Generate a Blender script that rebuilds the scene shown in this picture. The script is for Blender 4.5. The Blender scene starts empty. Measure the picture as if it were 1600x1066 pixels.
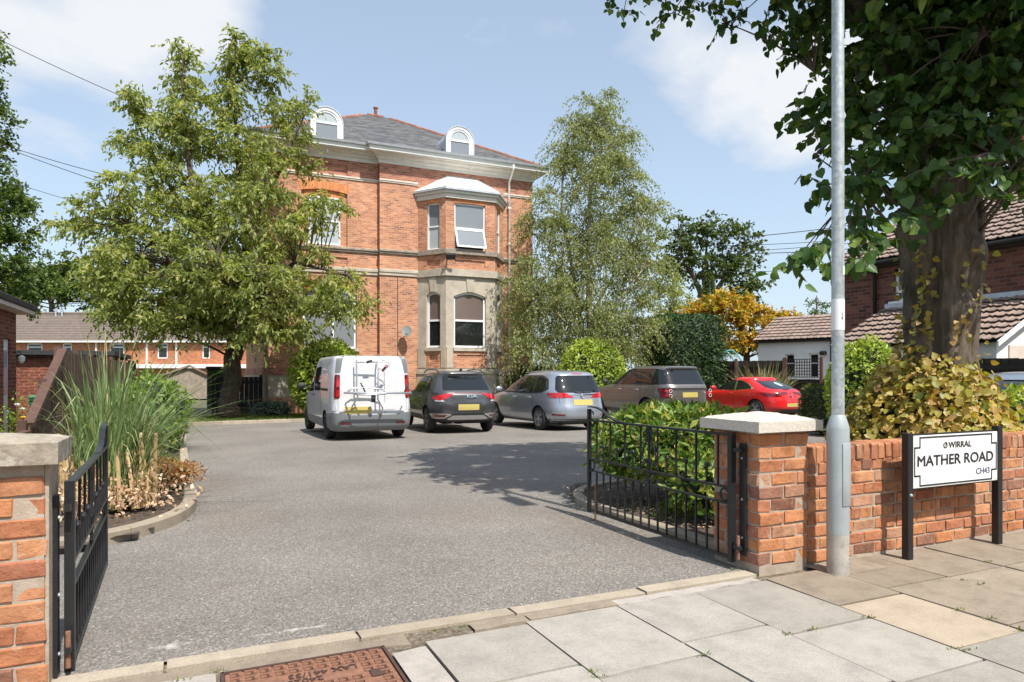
import bpy, bmesh, math, random
import numpy as np
from mathutils import Vector, Matrix, noise
from mathutils.bvhtree import BVHTree
PI = math.pi; R = math.radians
rng = np.random.default_rng(7); random.seed(7)
S = bpy.context.scene; COL = S.collection
# ------------------------------------------------------------------ camera, sky, sun, exposure
F = 1067.0; HZ = 585.0; CH = 1.33; YAW = R(24.5)
sY, cY = math.sin(YAW), math.cos(YAW)
cam = bpy.data.cameras.new('camera'); cam.sensor_width = 36; cam.lens = 36*F/1600; cam.shift_y = 52/1600
cam.clip_start = 0.05; cam.clip_end = 2000
co = bpy.data.objects.new('camera', cam); COL.objects.link(co); S.camera = co
co.location = (0, 0, CH); co.rotation_euler = (PI/2, 0, -YAW)
SUN_EL = R(56); SUN_AZ = R(8)          # light travels towards +Y and a little to -X
w = bpy.data.worlds.new('World'); S.world = w; w.use_nodes = True
nt = w.node_tree; nt.nodes.clear()
def N(nt, t, **k):
    n = nt.nodes.new(t)
    for a, b in k.items(): setattr(n, a, b)
    return n
def at(px, py, d):                      # a direction in the photograph and a distance along the view give a point of the place
    l = (px-800)/F; v = -(py-HZ)/F
    return Vector(((l*cY+sY)*d, (-l*sY+cY)*d, CH+v*d))
out = N(nt, 'ShaderNodeOutputWorld'); bg = N(nt, 'ShaderNodeBackground'); bg.inputs[1].default_value = 0.15
sky = N(nt, 'ShaderNodeTexSky', sky_type='NISHITA', sun_disc=False)
sky.sun_elevation = SUN_EL; sky.sun_rotation = R(180-8); sky.altitude = 30; sky.dust_density = 1.6; sky.ozone_density = 1.2; sky.air_density = 1.0
tc = N(nt, 'ShaderNodeTexCoord'); sep = N(nt, 'ShaderNodeSeparateXYZ'); nt.links.new(tc.outputs['Generated'], sep.inputs[0])
def M_(op, a, b=None, c=None):
    n = N(nt, 'ShaderNodeMath', operation=op)
    for i, x in enumerate((a, b, c)):
        if x is None: continue
        if isinstance(x, (int, float)): n.inputs[i].default_value = x
        else: nt.links.new(x, n.inputs[i])
    return n.outputs[0]
zz = M_('ADD', M_('MAXIMUM', sep.outputs[2], 0.0), 0.22)
comb = N(nt, 'ShaderNodeCombineXYZ'); nt.links.new(M_('DIVIDE', sep.outputs[0], zz), comb.inputs[0]); nt.links.new(M_('DIVIDE', sep.outputs[1], zz), comb.inputs[1])
no = N(nt, 'ShaderNodeTexNoise'); no.inputs['Scale'].default_value = 2.6; no.inputs['Detail'].default_value = 9; no.inputs['Roughness'].default_value = 0.55; no.inputs['Distortion'].default_value = 0.25
nt.links.new(comb.outputs[0], no.inputs['Vector'])
acc = M_('MULTIPLY', no.outputs['Fac'], 0.75)
for px, py, rad, wt in ((90, -25, .24, .26), (250, -20, .16, .2), (340, 0, .07, .1), (1050, 95, .12, .2), (1150, 130, .13, .24), (1260, 160, .13, .24), (1350, 110, .12, .2), (-260, 60, .2, .2), (1900, 160, .25, .2), (700, -620, .25, .2)):
    d = (at(px, py, 1)-Vector((0, 0, CH))).normalized()
    vm = N(nt, 'ShaderNodeVectorMath', operation='DISTANCE'); nt.links.new(tc.outputs['Generated'], vm.inputs[0]); vm.inputs[1].default_value = d
    g = M_('MAXIMUM', M_('SUBTRACT', 1.0, M_('DIVIDE', vm.outputs['Value'], rad)), 0.0)
    acc = M_('ADD', acc, M_('MULTIPLY', M_('SMOOTH_MIN', g, 0.6, 0.3), wt*1.35))
rp = N(nt, 'ShaderNodeValToRGB'); rp.color_ramp.elements[0].position = 0.49; rp.color_ramp.elements[1].position = 0.72
rp.color_ramp.elements[0].color = (0, 0, 0, 1); rp.color_ramp.elements[1].color = (.92, .92, .92, 1)
nt.links.new(acc, rp.inputs[0])
# thin summer haze whitens the sky towards the horizon
hzf = M_('MULTIPLY', M_('POWER', M_('SUBTRACT', 1.0, M_('MAXIMUM', sep.outputs[2], 0.0)), 3.0), 0.35)
hm = N(nt, 'ShaderNodeMixRGB'); hm.inputs[2].default_value = (4.0, 4.8, 5.6, 1)
nt.links.new(M_('ADD', hzf, 0.36), hm.inputs[0]); nt.links.new(sky.outputs[0], hm.inputs[1])
mx = N(nt, 'ShaderNodeMixRGB'); mx.inputs[2].default_value = (5.0, 5.1, 5.25, 1)
nt.links.new(rp.outputs[0], mx.inputs[0]); nt.links.new(hm.outputs[0], mx.inputs[1])
nt.links.new(mx.outputs[0], bg.inputs[0]); nt.links.new(bg.outputs[0], out.inputs[0])
sl = bpy.data.lights.new('sun', 'SUN'); sl.energy = 5.0; sl.angle = R(0.55); sl.color = (1.0, .955, .88)
so = bpy.data.objects.new('sun', sl); COL.objects.link(so)
trav = Vector((-math.sin(SUN_AZ)*math.cos(SUN_EL), math.cos(SUN_AZ)*math.cos(SUN_EL), -math.sin(SUN_EL)))
so.rotation_euler = trav.to_track_quat('-Z', 'Y').to_euler(); so.location = (6, -20, 30)
S.view_settings.view_transform = 'Standard'; S.view_settings.look = 'None'; S.view_settings.gamma = 1; S.view_settings.exposure = 0.30
S.view_settings.use_curve_mapping = False
S.cycles.max_bounces = 6; S.cycles.transparent_max_bounces = 8

# ------------------------------------------------------------------ materials
def _mat(name):
    m = bpy.data.materials.new(name); m.use_nodes = True
    b = m.node_tree.nodes['Principled BSDF']
    return m, m.node_tree, b
def ramp(nt, cols, fac, interp='LINEAR'):
    r = N(nt, 'ShaderNodeValToRGB'); r.color_ramp.interpolation = interp
    e = r.color_ramp.elements
    while len(e) < len(cols): e.new(0.5)
    for i, c in enumerate(cols):
        if len(c) == 4: e[i].position = c[0]; e[i].color = (*c[1:], 1)
        else: e[i].position = i/(len(cols)-1) if len(cols) > 1 else 0; e[i].color = (*c, 1)
    nt.links.new(fac, r.inputs[0]); return r.outputs[0]
def ntex(nt, vec, scale, detail=4, rough=.6, dist=0):
    n = N(nt, 'ShaderNodeTexNoise'); n.inputs['Scale'].default_value = scale; n.inputs['Detail'].default_value = detail
    n.inputs['Roughness'].default_value = rough; n.inputs['Distortion'].default_value = dist
    if vec is not None: nt.links.new(vec, n.inputs['Vector'])
    return n.outputs['Fac']
def mixc(nt, a, b, fac, mode='MIX'):
    n = N(nt, 'ShaderNodeMixRGB', blend_type=mode)
    for i, x in ((0, fac), (1, a), (2, b)):
        if isinstance(x, (int, float)): n.inputs[i].default_value = x
        elif isinstance(x, tuple): n.inputs[i].default_value = (*x, 1)
        else: nt.links.new(x, n.inputs[i])
    return n.outputs[0]
def bump(nt, b, h, strength=.4, dist=.01):
    n = N(nt, 'ShaderNodeBump'); n.inputs['Strength'].default_value = strength; n.inputs['Distance'].default_value = dist
    nt.links.new(h, n.inputs['Height']); nt.links.new(n.outputs[0], b.inputs['Normal']); return n
def stretch(nt, vec, sc):
    m = N(nt, 'ShaderNodeMapping'); m.inputs['Scale'].default_value = sc; nt.links.new(vec, m.inputs[0]); return m.outputs[0]
def plain(name, col, rough=.6, metal=0, var=.18, scale=8, bmp=.15, bscale=60, coat=0, dirt=None, spec=None, objrand=False):
    """colour with uneven tone, fine relief and optional wear"""
    m, nt, b = _mat(name); t = N(nt, 'ShaderNodeTexCoord').outputs['Object']
    f = ntex(nt, t, scale, 6)
    lo = tuple(c*(1-var) for c in col); hi = tuple(min(1, c*(1+var)) for c in col)
    c = ramp(nt, [(.25, *lo), (.75, *hi)], f)
    if dirt:
        f2 = ntex(nt, t, dirt[1], 8, .7)
        c = mixc(nt, c, dirt[0], ramp(nt, [(dirt[2], 0, 0, 0), (dirt[2]+.15, .8, .8, .8)], f2))
    if objrand:
        oi = N(nt, 'ShaderNodeObjectInfo').outputs['Random']
        k = ramp(nt, [(0, .78, .78, .78), (1, 1.18, 1.16, 1.14)], oi); c = mixc(nt, c, k, 1.0, 'MULTIPLY')
    nt.links.new(c, b.inputs['Base Color'])
    b.inputs['Roughness'].default_value = rough; b.inputs['Metallic'].default_value = metal
    b.inputs['Coat Weight'].default_value = coat; b.inputs['Coat Roughness'].default_value = .06
    if spec is not None: b.inputs['Specular IOR Level'].default_value = spec
    if bmp: bump(nt, b, ntex(nt, t, bscale, 5), bmp, .006)
    return m
def leafmat(name, cols, trans=.35, rough=.45, spec=.4):
    m, nt, b = _mat(name)
    g = N(nt, 'ShaderNodeNewGeometry').outputs['Random Per Island']; oi = N(nt, 'ShaderNodeObjectInfo').outputs['Random']
    a = N(nt, 'ShaderNodeMath', operation='ADD'); nt.links.new(g, a.inputs[0]); nt.links.new(oi, a.inputs[1])
    fr = N(nt, 'ShaderNodeMath', operation='FRACT'); nt.links.new(a.outputs[0], fr.inputs[0])
    c = ramp(nt, cols, fr.outputs[0])
    pos = N(nt, 'ShaderNodeNewGeometry').outputs['Position']
    k = ramp(nt, [(.3, .72, .76, .7), (.7, 1.2, 1.15, 1.05)], ntex(nt, pos, .9, 3)); c = mixc(nt, c, k, 1.0, 'MULTIPLY')
    nt.links.new(c, b.inputs['Base Color']); b.inputs['Roughness'].default_value = rough; b.inputs['Specular IOR Level'].default_value = spec
    tr = N(nt, 'ShaderNodeBsdfTranslucent'); nt.links.new(mixc(nt, c, (1.5, 1.5, .55), 1.0, 'MULTIPLY'), tr.inputs[0])
    ms = N(nt, 'ShaderNodeMixShader'); ms.inputs[0].default_value = trans
    nt.links.new(b.outputs[0], ms.inputs[1]); nt.links.new(tr.outputs[0], ms.inputs[2])
    nt.links.new(ms.outputs[0], nt.nodes['Material Output'].inputs[0])
    return m
def wallbrick(name, c1, c2, c3, mortar, bw=.24, rh=.085, ms=.009, strength=.5):
    m, nt, b = _mat(name); uv = N(nt, 'ShaderNodeUVMap').outputs[0]
    br = N(nt, 'ShaderNodeTexBrick'); br.inputs['Scale'].default_value = 1; br.inputs['Brick Width'].default_value = bw
    br.inputs['Row Height'].default_value = rh; br.inputs['Mortar Size'].default_value = ms; br.inputs['Mortar Smooth'].default_value = .3
    br.inputs['Bias'].default_value = 0; br.offset = .5
    br.inputs['Color1'].default_value = (0, 0, 0, 1); br.inputs['Color2'].default_value = (1, 1, 1, 1); br.inputs['Mortar'].default_value = (.5, .5, .5, 1)
    nt.links.new(uv, br.inputs['Vector'])
    c = ramp(nt, [(0, *c3), (.2, *c2), (.6, *c1), (1, *tuple(min(1, x*1.25) for x in c1))], br.outputs['Color'])
    big = ntex(nt, uv, .5, 5); c = mixc(nt, c, ramp(nt, [(.3, .75, .72, .72), (.72, 1.2, 1.2, 1.2)], big), 1.0, 'MULTIPLY')
    fin = ntex(nt, uv, 30, 4); c = mixc(nt, c, ramp(nt, [(.3, .8, .8, .8), (.7, 1.15, 1.15, 1.15)], fin), 1.0, 'MULTIPLY')
    c = mixc(nt, c, mortar, br.outputs['Fac'])
    nt.links.new(c, b.inputs['Base Color']); b.inputs['Roughness'].default_value = .9; b.inputs['Specular IOR Level'].default_value = .15
    inv = N(nt, 'ShaderNodeMath', operation='SUBTRACT'); inv.inputs[0].default_value = 1; nt.links.new(br.outputs['Fac'], inv.inputs[1])
    ad = N(nt, 'ShaderNodeMath', operation='MULTIPLY_ADD'); nt.links.new(fin, ad.inputs[0]); ad.inputs[1].default_value = .5; nt.links.new(inv.outputs[0], ad.inputs[2])
    bump(nt, b, ad.outputs[0], strength, .012)
    return m
def looebrick(name, cols):
    m, nt, b = _mat(name); t = N(nt, 'ShaderNodeTexCoord').outputs['Object']; oi = N(nt, 'ShaderNodeObjectInfo')
    v = N(nt, 'ShaderNodeVectorMath', operation='MULTIPLY_ADD'); nt.links.new(t, v.inputs[0]); v.inputs[1].default_value = (1, 1, 1)
    cb = N(nt, 'ShaderNodeCombineXYZ'); mu = N(nt, 'ShaderNodeMath', operation='MULTIPLY'); mu.inputs[1].default_value = 37; nt.links.new(oi.outputs['Random'], mu.inputs[0])
    nt.links.new(mu.outputs[0], cb.inputs[0]); nt.links.new(mu.outputs[0], cb.inputs[2]); nt.links.new(cb.outputs[0], v.inputs[2])
    vv = v.outputs[0]
    c = ramp(nt, cols, oi.outputs['Random'])
    f = ntex(nt, vv, 9, 7, .65); c = mixc(nt, c, ramp(nt, [(.28, .62, .58, .56), (.5, 1, 1, 1), (.75, 1.3, 1.32, 1.35)], f), 1.0, 'MULTIPLY')
    f2 = ntex(nt, vv, 26, 6, .7); c = mixc(nt, c, (.56, .44, .34), ramp(nt, [(.58, 0, 0, 0), (.72, .6, .6, .6)], f2))
    f4 = ntex(nt, vv, 55, 5, .7); c = mixc(nt, c, (.10, .06, .045), ramp(nt, [(.64, 0, 0, 0), (.74, .7, .7, .7)], f4))
    nt.links.new(c, b.inputs['Base Color']); b.inputs['Roughness'].default_value = .92; b.inputs['Specular IOR Level'].default_value = .15
    f3 = ntex(nt, vv, 34, 8, .7); bump(nt, b, f3, .9, .012)
    return m
MT = {}
brick_cols = [(0, .52, .225, .10), (.3, .43, .17, .09), (.52, .54, .26, .13), (.72, .38, .15, .088), (.86, .49, .27, .165), (.955, .26, .125, .085), (1, .44, .24, .13)]
MT['brick'] = looebrick('weathered orange brick', brick_cols)
MT['brick_dk'] = looebrick('red brown brick', [(0, .27, .09, .055), (.5, .21, .075, .05), (1, .32, .12, .075)])
MT['mortar'] = plain('lime mortar', (.40, .325, .255), .95, var=.25, scale=14, bmp=.6, bscale=90)
MT['capR'] = plain('exposed aggregate concrete', (.60, .54, .46), .9, var=.2, scale=60, bmp=.8, bscale=160, dirt=((.25, .21, .18), 75, .60))
MT['capL'] = plain('lichened old stone', (.31, .265, .205), .95, var=.5, scale=9, bmp=1, bscale=38, dirt=((.56, .51, .43), 13, .53))
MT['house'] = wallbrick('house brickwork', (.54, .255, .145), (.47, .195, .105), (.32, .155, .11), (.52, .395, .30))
MT['house_dk'] = wallbrick('shaded frieze and dark brickwork', (.46, .20, .13), (.36, .14, .095), (.26, .115, .09), (.42, .31, .24))  # eaves shade put into the frieze colour; moulding and pipe are truly darker
MT['arch'] = wallbrick('rubbed brick arch', (.60, .24, .10), (.55, .21, .09), (.48, .18, .08), (.58, .30, .16), bw=.075, rh=.30, ms=.004)
MT['dkhouse'] = wallbrick('dark brown brickwork', (.21, .085, .06), (.13, .055, .045), (.08, .045, .04), (.17, .13, .11))
MT['midbrick'] = wallbrick('terrace brickwork', (.52, .19, .09), (.42, .15, .075), (.36, .13, .07), (.42, .28, .2))
MT['shedbrick'] = wallbrick('brown brickwork', (.25, .085, .05), (.19, .07, .045), (.14, .055, .04), (.28, .21, .17))
MT['stone'] = plain('sandstone dressings', (.46, .40, .32), .9, var=.22, scale=3, bmp=.4, bscale=40, dirt=((.26, .22, .17), 2.2, .60))
MT['stone_dk'] = plain('weathered dark sandstone', (.30, .25, .20), .9, var=.35, scale=5, bmp=.4, bscale=40)
MT['stone_wh'] = plain('painted pale stone', (.66, .56, .48), .85, var=.12, scale=6, bmp=.2)
MT['white'] = plain('white painted timber', (.80, .79, .76), .55, var=.06, scale=3, bmp=.05, dirt=((.60, .58, .52), 5, .66))
MT['cornice'] = plain('weathered white cornice', (.70, .66, .60), .6, var=.10, scale=3, bmp=.1, dirt=((.36, .33, .27), 6, .62))
MT['upvc'] = plain('white window frame', (.84, .84, .84), .35, var=.03, scale=4, bmp=0)
MT['lead'] = plain('lead sheet', (.52, .55, .58), .45, .35, var=.15, scale=5, bmp=.1)
MT['render_w'] = plain('white render', (.84, .82, .78), .9, var=.05, scale=4, bmp=.4, bscale=70)
MT['hip'] = plain('terracotta ridge tile', (.30, .13, .085), .85, var=.3, scale=4, bmp=.3, objrand=True)
def slate():
    m, nt, b = _mat('blue grey roof slate'); uv = N(nt, 'ShaderNodeUVMap').outputs[0]
    br = N(nt, 'ShaderNodeTexBrick'); br.inputs['Scale'].default_value = 1; br.inputs['Brick Width'].default_value = .28; br.inputs['Row Height'].default_value = .2
    br.inputs['Mortar Size'].default_value = .008; br.inputs['Mortar Smooth'].default_value = .1; br.inputs['Color1'].default_value = (0, 0, 0, 1); br.inputs['Color2'].default_value = (1, 1, 1, 1); br.inputs['Mortar'].default_value = (0, 0, 0, 1)
    nt.links.new(uv, br.inputs['Vector'])
    c = ramp(nt, [(0, .062, .061, .062), (.5, .10, .098, .096), (1, .145, .138, .132)], br.outputs['Color'])
    c = mixc(nt, c, (.24, .22, .17), ramp(nt, [(.5, 0, 0, 0), (.7, .55, .55, .55)], ntex(nt, stretch(nt, uv, (1, 3, 1)), .8, 7)))
    c = mixc(nt, c, (.03, .03, .035), br.outputs['Fac'])
    nt.links.new(c, b.inputs['Base Color']); b.inputs['Roughness'].default_value = .6
    sp = N(nt, 'ShaderNodeSeparateXYZ'); nt.links.new(uv, sp.inputs[0]); mo = N(nt, 'ShaderNodeMath', operation='MODULO'); nt.links.new(sp.outputs[1], mo.inputs[0]); mo.inputs[1].default_value = .2
    bump(nt, b, mo.outputs[0], 1.0, -.4); return m
MT['slate'] = slate()
def asphalt():
    m, nt, b = _mat('worn tarmac'); t = N(nt, 'ShaderNodeTexCoord').outputs['Object']
    v = N(nt, 'ShaderNodeTexVoronoi'); v.inputs['Scale'].default_value = 105; nt.links.new(t, v.inputs['Vector'])
    g = ntex(nt, t, 130, 4, .7)
    c = ramp(nt, [(.0, .11, .10, .088), (.45, .197, .18, .16), (.78, .27, .247, .221), (1, .49, .455, .415)], v.outputs['Color'])
    c = mixc(nt, c, ramp(nt, [(.3, .72, .72, .72), (.7, 1.25, 1.25, 1.25)], g), 1.0, 'MULTIPLY')
    f = ntex(nt, t, .55, 7, .6); c = mixc(nt, c, ramp(nt, [(.3, .80, .79, .78), (.5, 1, .99, .98), (.72, 1.20, 1.18, 1.15)], f), 1.0, 'MULTIPLY')
    f2 = ntex(nt, t, 1.7, 8, .65, .4); c = mixc(nt, c, (.17, .115, .08), ramp(nt, [(.60, 0, 0, 0), (.74, .3, .3, .3)], f2))
    f3 = ntex(nt, t, 9, 5, .6); c = mixc(nt, c, (.5, .49, .47), ramp(nt, [(.76, 0, 0, 0), (.80, .7, .7, .7)], f3))
    def near(cx, cy, rx, ry):
        mp = N(nt, 'ShaderNodeMapping'); mp.inputs['Location'].default_value = (-cx/rx, -cy/ry, 0); mp.inputs['Scale'].default_value = (1/rx, 1/ry, 0); nt.links.new(t, mp.inputs[0])
        ln = N(nt, 'ShaderNodeVectorMath', operation='LENGTH'); nt.links.new(mp.outputs[0], ln.inputs[0]); return ln.outputs['Value']
    def add(a, k, b_):
        m_ = N(nt, 'ShaderNodeMath', operation='MULTIPLY_ADD'); nt.links.new(a, m_.inputs[0]); m_.inputs[1].default_value = k; nt.links.new(b_, m_.inputs[2]); return m_.outputs[0]
    sp_n = ntex(nt, t, 7, 8, .7, .6)
    c = mixc(nt, c, (.62, .59, .56), ramp(nt, [(.50, .7, .7, .7), (.68, 0, 0, 0)], add(near(-.14, 3.75, .34, .13), .5, sp_n)))
    c = mixc(nt, c, (.62, .59, .56), ramp(nt, [(.50, .6, .6, .6), (.66, 0, 0, 0)], add(near(.45, 3.72, .5, .07), .5, sp_n)))
    for q in ((.35, 7.0, .6, .9), (.2, 9.6, .35, 1.2), (3.1, 5.4, .4, 1.6), (2.4, 6.4, .9, .8), (3.3, 8.1, 1.2, .7)):
        c = mixc(nt, c, (.17, .11, .075), ramp(nt, [(.62, .22, .22, .22), (.95, 0, 0, 0)], add(near(*q), .5, sp_n)))
    nt.links.new(c, b.inputs['Base Color']); b.inputs['Roughness'].default_value = .85; b.inputs['Specular IOR Level'].default_value = .3
    bump(nt, b, v.outputs['Distance'], .7, .006); return m
MT['asphalt'] = asphalt()
def slabmat(name, col, dirt=.6):
    m, nt, b = _mat(name); t = N(nt, 'ShaderNodeTexCoord').outputs['Object']; oi = N(nt, 'ShaderNodeObjectInfo').outputs['Random']
    w_ = N(nt, 'ShaderNodeNewGeometry').outputs['Position']
    c = ramp(nt, [(.3, *tuple(x*.78 for x in col)), (.5, *col), (.7, *tuple(x*1.14 for x in col))], ntex(nt, w_, 4.5, 9, .72))
    c = mixc(nt, c, ramp(nt, [(.33, .76, .75, .74), (.5, 1, 1, 1), (.68, 1.18, 1.18, 1.18)], ntex(nt, w_, 160, 4, .7)), 1.0, 'MULTIPLY')
    c = mixc(nt, c, ramp(nt, [(0, .84, .83, .81), (1, 1.1, 1.1, 1.1)], oi), 1.0, 'MULTIPLY')
    c = mixc(nt, c, tuple(x*.62 for x in col), ramp(nt, [(dirt, 0, 0, 0), (dirt+.14, .6, .6, .6)], ntex(nt, w_, 5, 9, .75)))
    c = mixc(nt, c, (.09, .08, .06), ramp(nt, [(.73, 0, 0, 0), (.76, .6, .6, .6)], ntex(nt, w_, 42, 3)))
    nt.links.new(c, b.inputs['Base Color']); b.inputs['Roughness'].default_value = .92; b.inputs['Specular IOR Level'].default_value = .2
    bump(nt, b, ntex(nt, w_, 140, 6, .7), .45, .004); return m
MT['slab'] = slabmat('pale concrete flag', (.365, .335, .295)); MT['slab_dirty'] = slabmat('sandy stained flag', (.29, .24, .185), .5)
MT['slab_buff'] = slabmat('new buff flag', (.42, .345, .26), .7); MT['cement'] = slabmat('rough cement patch', (.41, .37, .33), .52)
MT['kerb'] = slabmat('concrete kerb', (.38, .32, .25), .58)
MT['soil'] = plain('dark garden soil', (.085, .062, .045), 1, var=.5, scale=18, bmp=1, bscale=60, dirt=((.22, .15, .10), 30, .58))
MT['joint'] = plain('earth in the joints', (.13, .10, .07), 1, var=.5, scale=20, bmp=.5, dirt=((.30, .26, .2), 40, .5))
MT['ground'] = plain('rough grass and earth', (.10, .11, .05), 1, var=.4, scale=2, bmp=.6, bscale=40, dirt=((.16, .12, .08), 1.2, .55))
MT['iron'] = plain('black gloss painted iron', (.018, .019, .021), .35, var=.3, scale=20, bmp=.25, bscale=120, dirt=((.12, .085, .06), 60, .72))
MT['ironsign'] = plain('black painted post', (.016, .016, .017), .45, var=.3, scale=20, bmp=.2, bscale=120)
MT['rust'] = plain('rusty iron', (.24, .115, .07), .85, var=.35, scale=22, bmp=.5, bscale=90, dirt=((.09, .055, .045), 9, .58))
MT['rust_dk'] = plain('dark rusty iron', (.075, .04, .03), .85, var=.3, scale=30, bmp=.4)
def galv():
    m, nt, b = _mat('galvanised steel'); t = N(nt, 'ShaderNodeTexCoord').outputs['Object']
    v = N(nt, 'ShaderNodeTexVoronoi'); v.inputs['Scale'].default_value = 38; nt.links.new(t, v.inputs['Vector'])
    c = ramp(nt, [(0, .36, .40, .41), (.5, .46, .50, .51), (1, .58, .61, .62)], v.outputs['Color'])
    c = mixc(nt, c, ramp(nt, [(.3, .78, .78, .77), (.7, 1.12, 1.12, 1.12)], ntex(nt, stretch(nt, t, (6, 6, .8)), 3, 6)), 1.0, 'MULTIPLY')
    nt.links.new(c, b.inputs['Base Color']); b.inputs['Metallic'].default_value = .35; b.inputs['Roughness'].default_value = .5; return m
MT['galv'] = galv()
MT['lampgrey'] = plain('grey painted steel', (.36, .40, .41), .5, .15, var=.1, scale=9, bmp=.1, dirt=((.52, .55, .55), 20, .62))
MT['lampdirty'] = plain('chalky stained steel', (.40, .37, .33), .8, var=.25, scale=9, bmp=.4, dirt=((.16, .14, .12), 10, .58))
MT['signwhite'] = plain('white sign plate', (.80, .80, .76), .4, var=.04, scale=5, bmp=.02)
MT['signblack'] = plain('black lettering', (.015, .017, .03), .5, bmp=0); MT['signblue'] = plain('dark blue lettering', (.05, .045, .16), .5, bmp=0)
MT['sticker'] = plain('white sticker', (.78, .78, .78), .6, var=.05, bmp=0)
def bark(name, lo, hi, sc=(1, 1, .16), s=14):
    m, nt, b = _mat(name); t = N(nt, 'ShaderNodeTexCoord').outputs['Object']
    v = stretch(nt, t, sc); f = ntex(nt, v, s, 9, .7, .5); f2 = ntex(nt, t, 2.3, 5)
    c = mixc(nt, ramp(nt, [(.3, *lo), (.68, *hi)], f), ramp(nt, [(.3, .7, .72, .66), (.7, 1.2, 1.2, 1.2)], f2), 1.0, 'MULTIPLY')
    nt.links.new(c, b.inputs['Base Color']); b.inputs['Roughness'].default_value = .95; b.inputs['Specular IOR Level'].default_value = .1
    bump(nt, b, f, 1, .05); return m
MT['bark_lime'] = bark('fissured lime bark', (.08, .064, .05), (.26, .21, .165))
MT['bark'] = bark('brown bark', (.06, .045, .035), (.17, .13, .10)); MT['bark_birch'] = bark('pale birch bark', (.16, .13, .10), (.55, .50, .43), (1, 1, 1.6), 5)
MT['twig'] = plain('twig bark', (.13, .10, .075), .9, bmp=0)
MT['l_cherry'] = leafmat('cherry leaf', [(0, .14, .19, .06), (.5, .285, .335, .10), (.85, .42, .45, .17), (1, .46, .40, .18)], .5)
MT['l_birch'] = leafmat('birch leaf', [(0, .145, .185, .075), (.5, .27, .31, .13), (.85, .39, .42, .19), (1, .45, .41, .20)], .5)
MT['l_lime'] = leafmat('lime leaf', [(0, .036, .085, .024), (.5, .07, .145, .036), (.85, .13, .22, .055), (1, .23, .31, .075)], .34, .42, .35)
MT['l_skirt'] = leafmat('sun scorched lime leaf', [(0, .36, .20, .07), (.2, .54, .41, .09), (.45, .34, .33, .06), (.65, .60, .41, .16), (.82, .18, .23, .05), (1, .50, .30, .13)], .28)
MT['l_laurel'] = leafmat('laurel leaf', [(0, .17, .26, .035), (.5, .33, .44, .06), (.85, .47, .54, .11), (1, .58, .58, .20)], .35, .35, .4)
MT['l_laurel2'] = leafmat('glossy bed shrub leaf', [(0, .06, .13, .03), (.4, .13, .23, .045), (.7, .26, .34, .07), (.92, .42, .42, .11), (1, .50, .36, .14)], .35, .4, .35)
MT['l_syc'] = leafmat('sycamore leaf', [(0, .05, .085, .028), (.5, .095, .14, .045), (1, .17, .20, .07)], .35)
MT['l_lefttree'] = leafmat('maple leaf', [(0, .045, .09, .022), (.5, .10, .165, .038), (1, .21, .25, .06)], .38)
MT['l_gold'] = leafmat('golden maple leaf', [(0, .18, .24, .03), (.25, .36, .36, .04), (.5, .60, .43, .05), (.8, .66, .34, .05), (1, .60, .20, .05)], .35)
MT['l_cyp'] = leafmat('cypress spray', [(0, .022, .055, .022), (.6, .045, .095, .03), (1, .09, .16, .045)], .15)
MT['l_hedge'] = leafmat('privet leaf', [(0, .04, .07, .018), (.6, .08, .105, .02), (1, .22, .20, .05)], .25)
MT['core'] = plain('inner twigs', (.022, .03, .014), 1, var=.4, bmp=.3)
MT['grassblade'] = leafmat('pampas blade', [(0, .10, .16, .06), (.5, .18, .26, .105), (.88, .27, .34, .16), (1, .50, .42, .24)], .25)
MT['drystraw'] = leafmat('dry straw', [(0, .42, .29, .15), (.5, .60, .44, .26), (1, .72, .58, .40)], .15)
MT['litter'] = leafmat('curled dead leaves', [(0, .38, .24, .16), (.5, .58, .40, .29), (1, .70, .55, .44)], .1, .8, .1)
MT['fern'] = leafmat('browned dry fronds', [(0, .34, .12, .03), (.6, .48, .20, .06), (1, .36, .24, .08)], .2)
MT['l_green'] = leafmat('fresh green leaf', [(0, .08, .17, .025), (.6, .17, .28, .04), (1, .30, .38, .07)], .3)
MT['l_var'] = leafmat('cream edged leaf', [(0, .16, .21, .10), (.5, .36, .38, .24), (1, .60, .58, .45)], .2)
MT['l_blue'] = leafmat('blue juniper needle', [(0, .10, .17, .15), (1, .25, .33, .30)], .1)
MT['turf'] = leafmat('turf blade', [(0, .07, .12, .02), (.6, .13, .19, .03), (1, .24, .27, .07)], .3)
MT['petal'] = plain('yellow petal', (.75, .50, .03), .6, bmp=0); MT['petal_w'] = plain('white petal', (.8, .72, .70), .6, bmp=0)
MT['fence_dk'] = plain('black brown stained timber', (.030, .022, .018), .8, var=.3, scale=6, bmp=.3, objrand=True)
MT['fence_post'] = plain('brown fence post', (.12, .065, .045), .85, var=.2, bmp=.3)
MT['fence_br'] = plain('chocolate stained timber', (.105, .055, .04), .8, var=.25, scale=9, bmp=.3, objrand=True)
MT['black'] = plain('black painted board', (.012, .012, .012), .7, bmp=.1)
MT['tileroof'] = plain('brown concrete roof tile', (.27, .20, .165), .9, var=.18, scale=2, bmp=.5, bscale=40, dirt=((.20, .15, .12), 3, .58), objrand=True)
MT['tileroof2'] = plain('greyish brown roof tile', (.19, .15, .125), .9, var=.2, scale=2, bmp=.5, bscale=40)
MT['binplastic'] = plain('green bin plastic', (.018, .12, .055), .45, var=.08, bmp=.05)
MT['teal'] = plain('teal painted tube', (.06, .42, .45), .4, bmp=0)
MT['plasticdk'] = plain('dark plastic', (.03, .03, .032), .6, bmp=.05); MT['plasticgr'] = plain('grey bumper plastic', (.17, .18, .185), .6, bmp=.05, var=.06)
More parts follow.
